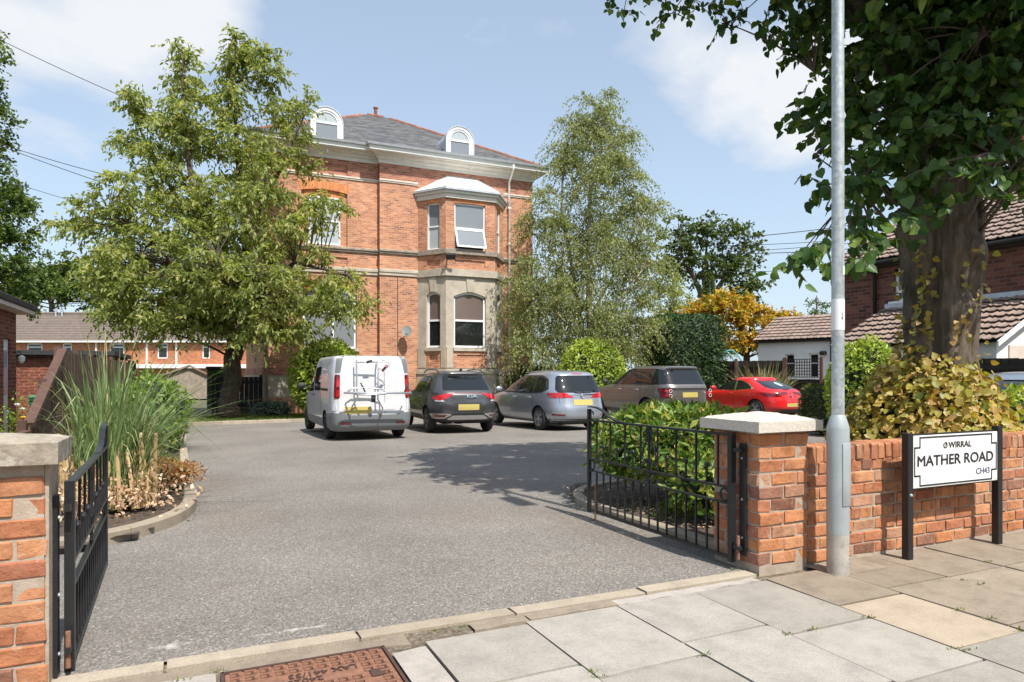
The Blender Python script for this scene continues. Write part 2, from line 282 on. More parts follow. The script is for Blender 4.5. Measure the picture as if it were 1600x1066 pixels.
MT['tyre'] = plain('tyre rubber', (.022, .022, .023), .85, bmp=.2); MT['rim'] = plain('alloy wheel', (.50, .51, .53), .35, .7, var=.05, bmp=0); MT['rim_dk'] = plain('dark alloy wheel', (.16, .15, .145), .4, .6, bmp=0)
MT['well'] = plain('wheel arch liner', (.010, .010, .010), .95, bmp=0)
MT['chrome'] = plain('chrome', (.78, .79, .80), .12, 1, var=.02, bmp=0); MT['alu'] = plain('aluminium tube', (.62, .63, .64), .35, .8, var=.05, bmp=0)
MT['redlens'] = plain('red light lens', (.50, .015, .02), .12, var=.15, scale=20, bmp=0, coat=1); MT['redlens_dk'] = plain('dark red lens', (.16, .008, .012), .12, var=.2, scale=20, bmp=0, coat=1)
MT['clearlens'] = plain('clear light lens', (.66, .66, .68), .15, var=.1, bmp=0, coat=1)
MT['plate'] = plain('yellow number plate', (.52, .42, .13), .4, var=.04, bmp=0); MT['plate_w'] = plain('white sticker disc', (.45, .62, .58), .4, bmp=0)
def glass(name, col=(.015, .017, .018), rough=.03):
    m, nt, b = _mat(name); b.inputs['Base Color'].default_value = (*col, 1); b.inputs['Roughness'].default_value = rough; b.inputs['Specular IOR Level'].default_value = .8
    t = N(nt, 'ShaderNodeTexCoord').outputs['Object']; bump(nt, b, ntex(nt, t, 1.2, 2), .05, .05); return m
MT['glass'] = glass('window glass'); MT['carglass'] = glass('tinted car glass', (.010, .012, .013)); MT['blind'] = glass('glass over brown blind', (.17, .125, .11), .12)
MT['netglass'] = glass('glass over pale blind', (.42, .46, .47), .1); MT['greyglass'] = glass('glass with painted grey reflection', (.22, .24, .26), .08)  # greyglass: flat grey base colour stands in for reflected sky and trees
def paint(name, col, metal=.0, rough=.3):
    m, nt, b = _mat(name); t = N(nt, 'ShaderNodeTexCoord').outputs['Object']
    c = ramp(nt, [(.3, *tuple(x*.93 for x in col)), (.7, *tuple(min(1, x*1.05) for x in col))], ntex(nt, t, 3, 6))
    dz = N(nt, 'ShaderNodeSeparateXYZ'); nt.links.new(t, dz.inputs[0])
    c = mixc(nt, c, (.20, .18, .155), ramp(nt, [(.53, 0, 0, 0), (.8, .22, .22, .22)], ntex(nt, t, 7, 8, .7)))
    nt.links.new(c, b.inputs['Base Color']); b.inputs['Metallic'].default_value = metal; b.inputs['Roughness'].default_value = rough
    b.inputs['Coat Weight'].default_value = .8; b.inputs['Coat Roughness'].default_value = .04; return m
MT['p_white'] = paint('white van paint', (.64, .645, .65), 0, .35); MT['p_grey'] = paint('dark grey metallic paint', (.085, .088, .095), .5, .35)
MT['p_silver'] = paint('silver blue metallic paint', (.40, .44, .49), .6, .32); MT['p_bronze'] = paint('warm grey metallic paint', (.20, .185, .175), .55, .35)
MT['p_red'] = paint('bright red paint', (.72, .016, .018), 0, .3); MT['p_blue'] = paint('blue grey metallic paint', (.30, .36, .42), .5, .35)

# ------------------------------------------------------------------ building helpers
def W(o):
    m = o.matrix_basis if o.parent is None else W(o.parent) @ o.matrix_parent_inverse @ o.matrix_basis
    return m.copy()
def tag(o, label=None, cat=None, group=None, kind=None):
    if label: o['label'] = label
    if cat: o['category'] = cat
    if group: o['group'] = group
    if kind: o['kind'] = kind
    return o
def adopt(o, parent, world=True):
    if parent is not None:
        o.parent = parent
        if world: o.matrix_parent_inverse = W(parent).inverted()
    return o
def thing(name, label, cat, loc=(0, 0, 0), rz=0, group=None):
    o = bpy.data.objects.new(name, None); COL.objects.link(o); o.location = loc; o.rotation_euler = (0, 0, rz); o.empty_display_size = .2
    return tag(o, label, cat, group)
def link(name, me, parent=None, world=True):
    o = bpy.data.objects.new(name, me); COL.objects.link(o); return adopt(o, parent, world)
def set_uv(me):
    nf = len(me.loops); uvl = me.uv_layers.new(name='UVMap'); buf = np.zeros(nf*2, np.float32)
    for p in me.polygons:
        n = p.normal
        if abs(n.z) > .93: tx, ty, sl = Vector((1, 0, 0)), Vector((0, 1, 0)), None
        else:
            tx = Vector((-n.y, n.x, 0)).normalized(); ty = n.cross(tx)
            if ty.z < 0: ty = -ty
        for li in p.loop_indices:
            c = me.vertices[me.loops[li].vertex_index].co
            buf[2*li] = c.dot(tx)+.013; buf[2*li+1] = c.dot(ty) if abs(n.z) > .02 else c.z
    uvl.data.foreach_set('uv', buf)
class MB:
    def __init__(s): s.v = []; s.f = []
    def add(s, vs, fs):
        b = len(s.v); s.v += [tuple(v) for v in vs]; s.f += [tuple(b+i for i in f) for f in fs]; return s
    def box(s, x0, x1, y0, y1, z0, z1):
        if x0 > x1: x0, x1 = x1, x0
        if y0 > y1: y0, y1 = y1, y0
        return s.add([(x0, y0, z0), (x1, y0, z0), (x1, y1, z0), (x0, y1, z0), (x0, y0, z1), (x1, y0, z1), (x1, y1, z1), (x0, y1, z1)],
                     [(3, 2, 1, 0), (4, 5, 6, 7), (0, 1, 5, 4), (1, 2, 6, 5), (2, 3, 7, 6), (3, 0, 4, 7)])
    def obox(s, o, u, n, a0, a1, b0, b1, z0, z1):   # box in a frame: u along, n outward (both horizontal)
        o, u, n = Vector(o), Vector(u), Vector(n)
        P = lambda a, b, z: o+u*a+n*b+Vector((0, 0, z))
        vs = [P(a0, b0, z0), P(a1, b0, z0), P(a1, b1, z0), P(a0, b1, z0), P(a0, b0, z1), P(a1, b0, z1), P(a1, b1, z1), P(a0, b1, z1)]
        fs = [(3, 2, 1, 0), (4, 5, 6, 7), (0, 1, 5, 4), (1, 2, 6, 5), (2, 3, 7, 6), (3, 0, 4, 7)]
        if u.cross(n).z < 0: fs = [f[::-1] for f in fs]
        if b1 < b0: fs = [f[::-1] for f in fs]
        return s.add(vs, fs)
    def tube(s, pts, r, n=6, close=True):
        pts = [Vector(p) for p in pts]; rs = r if isinstance(r, (list, tuple)) else [r]*len(pts)
        b = len(s.v); up = Vector((0, 0, 1)); prev = None
        for i, p in enumerate(pts):
            t = (pts[min(i+1, len(pts)-1)]-pts[max(i-1, 0)]).normalized()
            if prev is None:
                a = t.cross(up if abs(t.z) < .9 else Vector((1, 0, 0))).normalized()
            else:
                a = prev-t*prev.dot(t); a = a.normalized() if a.length > 1e-6 else t.orthogonal().normalized()
            prev = a; c = t.cross(a)
            for k in range(n):
                an = 2*PI*k/n; s.v.append(tuple(p+a*(math.cos(an)*rs[i])+c*(math.sin(an)*rs[i])))
        for i in range(len(pts)-1):
            for k in range(n):
                k2 = (k+1) % n; s.f.append((b+i*n+k, b+i*n+k2, b+(i+1)*n+k2, b+(i+1)*n+k))
        if close:
            s.f.append(tuple(b+k for k in range(n))[::-1]); e = b+(len(pts)-1)*n; s.f.append(tuple(e+k for k in range(n)))
        return s
    def lathe(s, prof, n=16, c=(0, 0, 0), axis='z', caps=True):
        b = len(s.v)
        for r, h in prof:
            for k in range(n):
                a = 2*PI*k/n; x, y = r*math.cos(a), r*math.sin(a)
                p = (x, y, h) if axis == 'z' else (h, x, y) if axis == 'x' else (x, h, y)
                s.v.append((c[0]+p[0], c[1]+p[1], c[2]+p[2]))
        for i in range(len(prof)-1):
            for k in range(n):
                k2 = (k+1) % n; s.f.append((b+i*n+k, b+i*n+k2, b+(i+1)*n+k2, b+(i+1)*n+k))
        if caps: s.f.append(tuple(b+k for k in range(n))[::-1]); e = b+(len(prof)-1)*n; s.f.append(tuple(e+k for k in range(n)))
        return s
    def prism(s, poly, fn, h):   # poly: 2d points, fn(a,b,c)->3d, extruded c from 0 to h
        m = len(poly); vs = [fn(a, b, 0) for a, b in poly]+[fn(a, b, h) for a, b in poly]
        fs = [tuple(range(m))[::-1], tuple(range(m, 2*m))]+[(i, (i+1) % m, m+(i+1) % m, m+i) for i in range(m)]
        return s.add(vs, fs)
    def mesh(s, name, fixn=True):
        me = bpy.data.meshes.new(name); me.from_pydata(s.v, [], s.f); me.update()
        if fixn:
            bm = bmesh.new(); bm.from_mesh(me); bmesh.ops.recalc_face_normals(bm, faces=bm.faces); bm.to_mesh(me); bm.free()
        return me
    def build(s, name, mat, parent=None, smooth=False, uv=False, world=True, fixn=True, bevel=0):
        me = s.mesh(name, fixn)
        if bevel:
            bm = bmesh.new(); bm.from_mesh(me); bmesh.ops.bevel(bm, geom=[e for e in bm.edges if len(e.link_faces) == 2 and e.calc_face_angle(0) > .5], offset=bevel, segments=2, affect='EDGES', profile=.5); bm.to_mesh(me); bm.free()
        me.materials.append(mat if not isinstance(mat, str) else MT[mat])
        if uv: set_uv(me)
        o = link(name, me, parent, world)
        if smooth is True: me.shade_smooth()
        elif smooth: me.set_sharp_from_angle(angle=smooth) if hasattr(me, 'set_sharp_from_angle') else None; me.shade_smooth() if smooth is not True and False else None
        return o
def smooth_angle(o, a=.6):
    me = o.data; me.shade_smooth(); me.set_sharp_from_angle(angle=a); return o
def text_mesh(txt, size, depth=.002, bold=0.0, spacing=1.0):
    cu = bpy.data.curves.new('lettering', 'FONT'); cu.body = txt; cu.size = size; cu.extrude = depth; cu.bevel_depth = bold; cu.bevel_resolution = 0; cu.align_x = 'CENTER'; cu.align_y = 'CENTER'; cu.space_character = spacing
    o = bpy.data.objects.new('tmp', cu); COL.objects.link(o)
    dg = bpy.context.evaluated_depsgraph_get(); me = bpy.data.meshes.new_from_object(o.evaluated_get(dg)); bpy.data.objects.remove(o); bpy.data.curves.remove(cu)
    return me
def gz(y): return -0.016*max(0.0, min(y, 26.0)-4.0)
# ------------------------------------------------------------------ foliage helpers
def unit(a): return a/np.maximum(np.linalg.norm(a, axis=1, keepdims=True), 1e-9)
SHAPES = {   # outline points (across, along) and faces
 'rhomb': (np.array([(0, 0, 0), (-.5, .45, .06), (0, 1, 0), (.5, .45, .06)]), [(0, 3, 2), (0, 2, 1)]),
 'long': (np.array([(0, 0, 0), (-.5, .35, .08), (-.32, .75, .05), (0, 1, -.06), (.32, .75, .05), (.5, .35, .08)]), [(0, 5, 4, 3), (0, 3, 2, 1)]),
 'heart': (np.array([(0, .06, 0), (-.30, 0, .05), (-.52, .25, .10), (-.42, .62, .05), (0, 1.08, -.10), (.42, .62, .05), (.52, .25, .10), (.30, 0, .05)]), [(0, 7, 6, 5, 4), (0, 4, 3, 2, 1)]),
}
def frames(axis, nrm):
    a = unit(axis); n = nrm-a*np.sum(nrm*a, axis=1, keepdims=True); n = unit(n+1e-6); return np.cross(a, n), a, n
def bake(name, pos, axis, nrm, size, aspect, shape, mat, parent=None):
    tv, tf = SHAPES[shape]; x, a, n = frames(axis, nrm); m = len(pos); k = len(tv)
    asp = aspect if np.ndim(aspect) else np.full(m, aspect)
    V = pos[:, None, :]+x[:, None, :]*(tv[None, :, 0, None]*(size*asp)[:, None, None])+a[:, None, :]*(tv[None, :, 1, None]*size[:, None, None])+n[:, None, :]*(tv[None, :, 2, None]*size[:, None, None])
    V = V.reshape(-1, 3)
    lt = np.array([len(f) for f in tf], np.int32); loops = np.concatenate([np.array(f) for f in tf])
    L = (np.arange(m)[:, None]*k+loops[None, :]).ravel().astype(np.int32)
    tot = np.tile(lt, m); st = np.concatenate([[0], np.cumsum(tot)[:-1]]).astype(np.int32)
    me = bpy.data.meshes.new(name); me.vertices.add(len(V)); me.vertices.foreach_set('co', V.astype(np.float32).ravel())
    me.loops.add(len(L)); me.loops.foreach_set('vertex_index', L); me.polygons.add(len(tot)); me.polygons.foreach_set('loop_start', st); me.polygons.foreach_set('loop_total', tot)
    me.update(calc_edges=True); me.materials.append(MT[mat]); me.validate()
    return link(name, me, parent)
def single_leaves(name, pos, axis, nrm, size, aspect, shape, mat, parent):
    tv, tf = SHAPES[shape]; me = bpy.data.meshes.new(name); me.from_pydata([(v[0]*aspect, v[1], v[2]) for v in tv], [], tf); me.update(); me.materials.append(MT[mat])
    x, a, n = frames(axis, nrm); pi = W(parent).inverted()
    for i in range(len(pos)):
        o = bpy.data.objects.new(name, me); COL.objects.link(o); o.parent = parent; o.matrix_parent_inverse = pi
        s = size[i]; o.matrix_basis = Matrix(((x[i][0]*s, a[i][0]*s, n[i][0]*s, pos[i][0]), (x[i][1]*s, a[i][1]*s, n[i][1]*s, pos[i][1]), (x[i][2]*s, a[i][2]*s, n[i][2]*s, pos[i][2]), (0, 0, 0, 1)))
def foliage(parent, pos, axis, nrm, size, aspect, shape, mat, nsingle=0, name='crown', prefer=None):
    if nsingle:
        key = np.linalg.norm(pos-np.array([0, 0, CH]), axis=1) if prefer is None else prefer(pos)
        o = np.argsort(key); i1, i2 = o[:nsingle], o[nsingle:]
        single_leaves('leaf', pos[i1], axis[i1], nrm[i1], size[i1], aspect, shape, mat, parent)
        c = bake(name, pos[i2], axis[i2], nrm[i2], size[i2], aspect, shape, mat, parent); c['kind'] = 'stuff'
    else: c = bake(name, pos, axis, nrm, size, aspect, shape, mat, parent)
    return c
def bez(p0, p1, p2, n):
    return [p0.lerp(p1, t).lerp(p1.lerp(p2, t), t) for t in [i/n for i in range(n+1)]]
def sphere_pts(n, g=rng):
    v = g.normal(size=(n, 3)); return unit(v)
def tree(name, label, cat, limbs, blobs, leaf, mats, group=None, twig=(.8, 7, 12), droop=.5, outward=.7, seed=1, nsingle=0, brad=.011, zmin=None, keep=None, stray=0.0, prefer=None):
    """limbs: polylines of (point, radius); blobs: (centre, radii, clusters); leaf: (size, spread, aspect, shape); twig: (length, twigs, leaves)"""
    g = np.random.default_rng(seed); rr = random.Random(seed)
    base = limbs[0][0][0]; t = thing(name, label, cat, base, 0, group)
    mb = MB(); samples = []
    for li, l in enumerate(limbs):
        pts = []; rs = []
        for (p, r), (q, r2) in zip(l[:-1], l[1:]):
            p, q = Vector(p), Vector(q); k = max(2, int((q-p).length/.5))
            for i in range(k):
                f = i/k; wob = Vector((noise.noise(p*3+Vector((f*2, li, 0))), noise.noise(p*3+Vector((li, f*2, 5))), 0))*r*.5
                pts.append(p.lerp(q, f)+wob); rs.append(r+(r2-r)*f)
        pts.append(Vector(l[-1][0])); rs.append(l[-1][1])
        if li: pts[0] = Vector(l[0][0])
        mb.tube(pts, rs, 10 if rs[0] > .12 else 6); samples += [(p, r) for p, r in zip(pts, rs) if li or p.z > pts[0].z+(pts[-1].z-pts[0].z)*.3]
    tr = mb.build('trunk', mats[0], t, smooth=True, fixn=False)
    sp = np.array([tuple(p) for p, r in samples])
    P, A, NN, SZ = [], [], [], []; bm_ = MB(); tw = MB()
    for c0, rad, ncl in blobs:
        c0 = np.array(tuple(c0)); rad = np.array(rad)
        for _ in range(ncl):
            u = unit(g.normal(size=(1, 3)))[0]; c = c0+u*rad*(g.random()**.45)*(1+stray*g.random()*(g.random() < .25))
            if zmin is not None and c[2] < zmin: continue
            if keep is not None and not keep(c): continue
            d = np.linalg.norm(sp-c, axis=1)+np.maximum(0, sp[:, 2]-c[2]+.2)*2.5; j = int(np.argmin(d)); p0 = Vector(sp[j]); cv = Vector(c); ln = (cv-p0).length
            mid = p0.lerp(cv, .5)+Vector((rr.uniform(-.1, .1), rr.uniform(-.1, .1), .10+.05*rr.random()))*ln
            r0 = min(samples[j][1]*.8, brad*(.7+ln)); bm_.tube(bez(p0, mid, cv, 5), [r0+(.006-r0)*i/5 for i in range(6)], 4, False)
            out_ = c-np.array([c0[0], c0[1], c0[2]-.3*rad[2]]); out_ = out_/(np.linalg.norm(out_)+1e-6)
            for k in range(twig[1]):
                dr = unit((g.normal(size=(1, 3))*np.array([1, 1, .6])+out_*outward))[0]; Lt = twig[0]*g.uniform(.5, 1.15); m = max(3, int(twig[2]*Lt/twig[0]))
                s = np.linspace(.12, 1, m)*Lt; pts = c+dr*s[:, None]; pts[:, 2] -= droop*s*s/twig[0]*.6
                if k % 2 == 0: tw.tube([cv, Vector(pts[m//2]), Vector(pts[-1])], [.007, .005, .002], 3, False)
                ax = dr[None, :]*.5+g.normal(size=(m, 3))*.55; ax[:, 2] -= droop
                nm = g.normal(size=(m, 3))*.6; nm[:, 2] += .8
                P.append(pts+g.normal(size=(m, 3))*.03*twig[0]); A.append(ax); NN.append(nm); SZ.append(leaf[0]*g.uniform(1-leaf[1], 1+leaf[1], m))
    if bm_.v: bm_.build('branches', mats[0], t, fixn=False)
    if tw.v: tag(tw.build('twigs', 'twig', t, fixn=False), kind='stuff')
    P, A, NN, SZ = map(np.concatenate, (P, A, NN, SZ))
    foliage(t, P, A, NN, SZ, leaf[2], leaf[3], mats[1], nsingle, prefer=prefer)
    return t
def lump(p, s=1.0): return noise.noise(Vector(p)*s)
def bush(name, label, cat, c, rad, n, leaf, mat, group=None, seed=3, lumps=.16, ls=1.6, flat=0, nsingle=0, boxy=2.0, depth=.22, stems=True, spray=0.0):
    g = np.random.default_rng(seed); c = Vector(c); t = thing(name, label, cat, (c.x, c.y, c.z), 0, group)
    ctr = np.array([c.x, c.y, c.z+rad[2]*(0 if flat else 1)]); rz = rad[2]*(1 if not flat else 1)
    u = sphere_pts(n*2, g)
    if flat: u[:, 2] = np.abs(u[:, 2])
    u = u[u[:, 2] > -.75][:n]; n = len(u)
    e = np.power(np.sum(np.abs(u)**boxy, axis=1), -1/boxy)[:, None]; q = u*e
    lp = np.array([lump((a[0]*ls+seed, a[1]*ls, a[2]*ls))+.5*lump((a[0]*ls*2.6, a[1]*ls*2.6+seed, a[2]*ls*2.6)) for a in q])[:, None]
    sc = (1+lumps*lp)*(1-depth*g.random((n, 1))**1.8)
    if spray: sc = sc*(1+spray*(g.random((n, 1)) < .06)*g.random((n, 1)))
    pos = ctr+q*np.array([rad[0], rad[1], rz])*sc
    nr = unit(q/np.array(rad)); ax = nr*.6+g.normal(size=(n, 3))*.7; nm = nr*1.2+g.normal(size=(n, 3))*.5; nm[:, 2] += .25
    co_ = MB(); V = []; Fc = []
    for i in range(13):
        for j in range(20):
            th = PI*i/12; ph = 2*PI*j/20; d = np.array([math.sin(th)*math.cos(ph), math.sin(th)*math.sin(ph), math.cos(th)])
            if flat: d[2] = max(d[2], 0)
            k = (np.sum(np.abs(d)**boxy)+1e-9)**(-1/boxy) if np.any(d) else 0
            dd = d*k; f = (1-depth*.75)*(1+lumps*(lump((dd[0]*ls+seed, dd[1]*ls, dd[2]*ls))+.5*lump((dd[0]*ls*2.6, dd[1]*ls*2.6+seed, dd[2]*ls*2.6))))
            V.append(tuple(ctr+dd*np.array([rad[0], rad[1], rz])*f))
    for i in range(12):
        for j in range(20): Fc.append((i*20+j, i*20+(j+1) % 20, (i+1)*20+(j+1) % 20, (i+1)*20+j))
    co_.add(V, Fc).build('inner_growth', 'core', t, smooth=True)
    if stems and not flat:
        for k in range(4):
            a = 2*PI*k/4+.4; MB().tube([(c.x+.06*math.cos(a), c.y+.06*math.sin(a), c.z-.05), (c.x+rad[0]*.3*math.cos(a), c.y+rad[1]*.3*math.sin(a), c.z+rad[2]*.7)], [.03, .018], 6).build('stem', 'bark', t)
    foliage(t, pos, ax, nm, leaf[0]*g.uniform(1-leaf[1], 1+leaf[1], n), leaf[2], leaf[3], mat, nsingle, name='foliage')
    return t
def blades(n, c, r, hgt, lean, wid, g, seg=6, aim=None, flop=.6):
    """arching grass blades from a tussock; returns a MB"""
    mb = MB()
    for i in range(n):
        a = g.uniform(0, 2*PI); rr = r*math.sqrt(g.random()); p = Vector((c[0]+rr*math.cos(a), c[1]+rr*math.sin(a), c[2]))
        d = Vector((math.cos(a), math.sin(a), 0))*g.uniform(.2, 1)
        if aim is not None: d += Vector(aim)*g.uniform(0, 1)
        L = hgt*g.uniform(.55, 1.1); ln = lean*g.uniform(.3, 1.2); fl = flop*g.uniform(.2, 1.3); w_ = wid*g.uniform(.6, 1.2)
        side = Vector((-d.y, d.x, 0)); side = side.normalized() if side.length > 0 else Vector((1, 0, 0)); side = (side+Vector((g.normal()*.4, g.normal()*.4, 0))).normalized()
        vs = []
        for k in range(seg+1):
            s = k/seg; q = p+d*(ln*L*s*s)+Vector((0, 0, L*(s-fl*.62*s*s*s))); ww = w_*(1-s**2.2)+.0012
            vs += [q-side*ww, q+side*ww]
        mb.add(vs, [(2*k, 2*k+1, 2*k+3, 2*k+2) for k in range(seg)])
    return mb

# ------------------------------------------------------------------ ground, drive, pavement
def sheet(name, xs, ys, off, mat):
    mb = MB(); nx, ny = len(xs), len(ys)
    mb.add([(x, y, gz(y)+off) for y in ys for x in xs], [(j*nx+i, j*nx+i+1, (j+1)*nx+i+1, (j+1)*nx+i) for j in range(ny-1) for i in range(nx-1)])
    return tag(mb.build(name, mat, fixn=False), kind='structure')
sheet('ground', [-600, -60, -20, 0, 20, 60, 600], [-600, -60, 3.9, 4, 8, 14, 20, 26, 60, 600], -.035, 'ground')
sheet('driveway', list(np.linspace(-3.2, 26, 30)), [3.55, 4, 6, 8, 12, 16, 20, 24.8], -.004, 'asphalt')
pv = tag(MB().box(-8, 14, -1.6, 3.55, -.2, -.018).build('pavement', 'joint'), kind='structure')
sheet('road', [-60, -20, 0, 20, 60], [-9.5, -6, -1.75], -.028, 'asphalt')
def unit_slab(name, seed):
    g = random.Random(seed); bm = bmesh.new(); bmesh.ops.create_cube(bm, size=1)
    bmesh.ops.bevel(bm, geom=[e for e in bm.edges], offset=.012, segments=1, affect='EDGES')
    for v in bm.verts: v.co += Vector((g.uniform(-.009, .009), g.uniform(-.009, .009), 0))
    me = bpy.data.meshes.new(name); bm.to_mesh(me); bm.free(); return me
slab_me = {}
def slab(x0, x1, y0, y1, mat, gap=.013, z=None, name='paving_slab', thick=.06):
    key = (mat, random.randrange(3))
    if key not in slab_me: slab_me[key] = unit_slab('paving_slab', hash(key) % 99); slab_me[key].materials.append(MT[mat])
    o = bpy.data.objects.new(name, slab_me[key]); COL.objects.link(o); o.scale = (x1-x0-gap, y1-y0-gap, thick)
    z = random.uniform(-.004, .003) if z is None else z
    o.location = ((x0+x1)/2, (y0+y1)/2, z-thick/2); o.rotation_euler = (random.uniform(-.004, .004), random.uniform(-.004, .004), random.uniform(-.004, .004)); adopt(o, pv)
cols = [-2.45, -1.87, -1.30, -.72, -.14, .09, .80, 1.01, 1.58, 2.17, 2.735, 3.33, 3.88, 4.47, 5.065, 5.65, 6.23, 6.8, 7.4, 8.0, 8.6]
brk = {(1.01, 1.58): [3.28, 2.71, 2.0, 1.35, .7, 0], (1.58, 2.17): [3.315, 2.565, 1.95, 1.3, .65, 0], (2.17, 2.735): [3.325, 2.73, 2.0, 1.35, .7, 0], (2.735, 3.33): [3.335, 2.585, 1.98, 1.3, .65, 0],
       (3.33, 3.88): [3.36, 2.795, 2.12, 1.45, .8, 0]}
for a, b in zip(cols[:-1], cols[1:]):
    if b-a < .3 or (a, b) == (.09, .80): continue
    ys = brk.get((a, b)) or ([3.47, 2.85, 2.15, 1.5, .85, 0] if a > 3.5 else [3.28, 2.65, 2.0, 1.3, .7, 0])
    if a > 3.5 and (a, b) not in brk: ys = [3.49, 2.9-.2*((int(a*10)) % 2), 2.2, 1.5, .85, 0]
    for y1, y0 in zip(ys[:-1], ys[1:]):
        m = 'slab'
        if (a, b) == (3.33, 3.88) and y1 == 2.795: m = 'slab_buff'
        elif (a > 3.3 and y1 > 2.6) or (a > 3.8 and y1 > 2.0 and random.random() < .7): m = 'slab_dirty'
        slab(a, b, y0, y1, m)
# strips of cement and setts between the kerb and the flags
def strip(x0, x1, y0, y1, mat, z=-.002, name='cement_strip', amp=.02):
    n = max(4, int((x1-x0)/.06)); vs = []
    for i in range(n+1):
        x = x0+(x1-x0)*i/n; a = amp*noise.noise(Vector((x*9, y0*7, 0))); b = amp*.3*noise.noise(Vector((x*9, y1*7, 3)))
        vs += [(x, y0+a, z), (x, y1+b, z)]
    mb = MB().add(vs+[(v[0], v[1], z-.05) for v in vs], [(2*i, 2*i+2, 2*i+3, 2*i+1) for i in range(n)]+[(2*i, 2*n+2+2*i, 2*n+2+2*i+2, 2*i+2) for i in range(n)])
    return adopt(mb.build(name, mat), pv)
strip(-.6, .95, 3.325, 3.432, 'slab_dirty', z=-.010, amp=.05); strip(1.30, 1.62, 3.32, 3.425, 'slab_dirty', name='edging_sett'); strip(1.63, 2.2, 3.335, 3.425, 'slab_dirty', name='edging_sett'); strip(2.2, 3.3, 3.345, 3.43, 'cement', z=-.008, amp=.05)
strip(.83, 1.0, 2.2, 3.20, 'cement', z=.001, amp=.10); strip(-.62, .06, 2.6, 3.32, 'cement', z=-.003, amp=.03)
strip(3.8, 4.3, 3.2, 3.45, 'slab_dirty', z=.006)
ks = tag(MB().box(-.62, 3.38, 3.44, 3.56, -.2, -.03).build('flush_kerb', 'joint'), kind='structure')
kme = unit_slab('kerb_stone', 5); kme.materials.append(MT['kerb'])
for a, b in ((-.6, -.15), (-.15, .73), (.73, 1.595), (1.595, 2.47), (2.47, 3.36)):
    o = bpy.data.objects.new('kerb_stone', kme); COL.objects.link(o); o.scale = (b-a-.008, .105, .1); o.location = ((a+b)/2, 3.505+random.uniform(-.006, .006), -.052+random.uniform(0, .006)); o.rotation_euler = (0, 0, random.uniform(-.006, .006)); adopt(o, ks)
def wobble_edge(path, wd, hgt, name, parent, base=0):
    """one stone of a raised kerb following a curve"""
    L = []; Rr = []
    for i, p in enumerate(path):
        p = Vector(p); t = (Vector(path[min(i+1, len(path)-1)])-Vector(path[max(i-1, 0)])).normalized(); n = Vector((t.y, -t.x, 0)); L.append(p); Rr.append(p-n*wd)
    mb = MB(); m = len(path); ch = .012; vs = []
    for a, b in zip(L, Rr):
        za, zb = gz(a.y), gz(b.y); d = (b-a).normalized()
        vs += [(a.x, a.y, za-.1), (a.x, a.y, za+hgt-ch), (a.x+d.x*ch, a.y+d.y*ch, za+hgt), (b.x-d.x*ch, b.y-d.y*ch, zb+hgt), (b.x, b.y, zb+hgt-ch), (b.x, b.y, zb-.1)]
    fs = [(6*i+k, 6*i+k+1, 6*i+k+7, 6*i+k+6) for i in range(m-1) for k in range(5)]+[tuple(range(6)), tuple(6*(m-1)+k for k in range(6))[::-1]]
    mb.add(vs, fs).build(name, 'kerb', parent)
def kerb_line(name, pts, wd, hgt, stone):
    """raised kerb cut into stones"""
    P = [Vector((x, y, 0)) for x, y in pts]; cr = []
    for i in range(len(P)-1):
        p0, p1, p2, p3 = P[max(i-1, 0)], P[i], P[i+1], P[min(i+2, len(P)-1)]
        for k in range(12):
            t = k/12; cr.append(.5*((2*p1)+(p2-p0)*t+(2*p0-5*p1+4*p2-p3)*t*t+(3*p1-p0-3*p2+p3)*t**3))
    cr.append(P[-1]); e = bpy.data.objects.new(name, None); COL.objects.link(e); e.location = cr[0]; e['kind'] = 'structure'
    cur = [cr[0]]; ln = 0
    for a, b in zip(cr[:-1], cr[1:]):
        ln += (b-a).length; cur.append(b)
        if ln > stone:
            wobble_edge(cur, wd, hgt, 'kerb_stone', e); t = (b-a).normalized(); cur = [b+t*.008]; ln = 0
    if len(cur) > 1: wobble_edge(cur, wd, hgt, 'kerb_stone', e)
kerb_line('bed_kerb', [(-1.35, 6.05), (-.72, 6.32), (-.32, 6.75), (-.09, 7.4), (-.04, 8.3), (-.12, 10.5), (-.25, 15), (-.42, 23.4)], .13, .10, .9)
kerb_line('lawn_kerb', [(-.42, 24.3), (.31, 24.46), (3.2, 24.75), (8, 24.8), (16, 24.8)], .12, .11, .92)
kerb_line('bed_kerb', [(6.6, 7.35), (5.3, 7.3), (4.4, 7.15), (3.85, 6.75), (3.6, 6.2), (3.52, 5.5), (3.5, 4.6), (3.5, 3.95)], .11, .07, .9)
def poly_sheet(name, pts, off, mat):
    return tag(MB().add([(x, y, gz(y)+off) for x, y in pts], [tuple(range(len(pts)))]).build(name, mat, fixn=False), kind='structure')
# planting beds as uneven soil
def soil(name, x0, x1, y0, y1, off, inside, amp=.05):
    nx, ny = 60, 70; vs = []; idx = {}
    for j in range(ny):
        for i in range(nx):
            x = x0+(x1-x0)*i/(nx-1); y = y0+(y1-y0)*j/(ny-1); vs.append((x, y, gz(y)+off+amp*noise.noise(Vector((x*3, y*3, 0)))+.6*amp*noise.noise(Vector((x*11, y*11, 2)))))
    fs = []
    for j in range(ny-1):
        for i in range(nx-1):
            x = x0+(x1-x0)*(i+.5)/(nx-1); y = y0+(y1-y0)*(j+.5)/(ny-1)
            if inside(x, y): fs.append((j*nx+i, j*nx+i+1, (j+1)*nx+i+1, (j+1)*nx+i))
    return tag(MB().add(vs, fs).build(name, 'soil', fixn=False), kind='structure')
soil('planting_bed', -3.2, -.1, 6.1, 23.6, .05, lambda x, y: x < -.14-.02*max(0, y-8)-(max(0, 7.6-y)**2)*.28 and x > -2.4, .03)
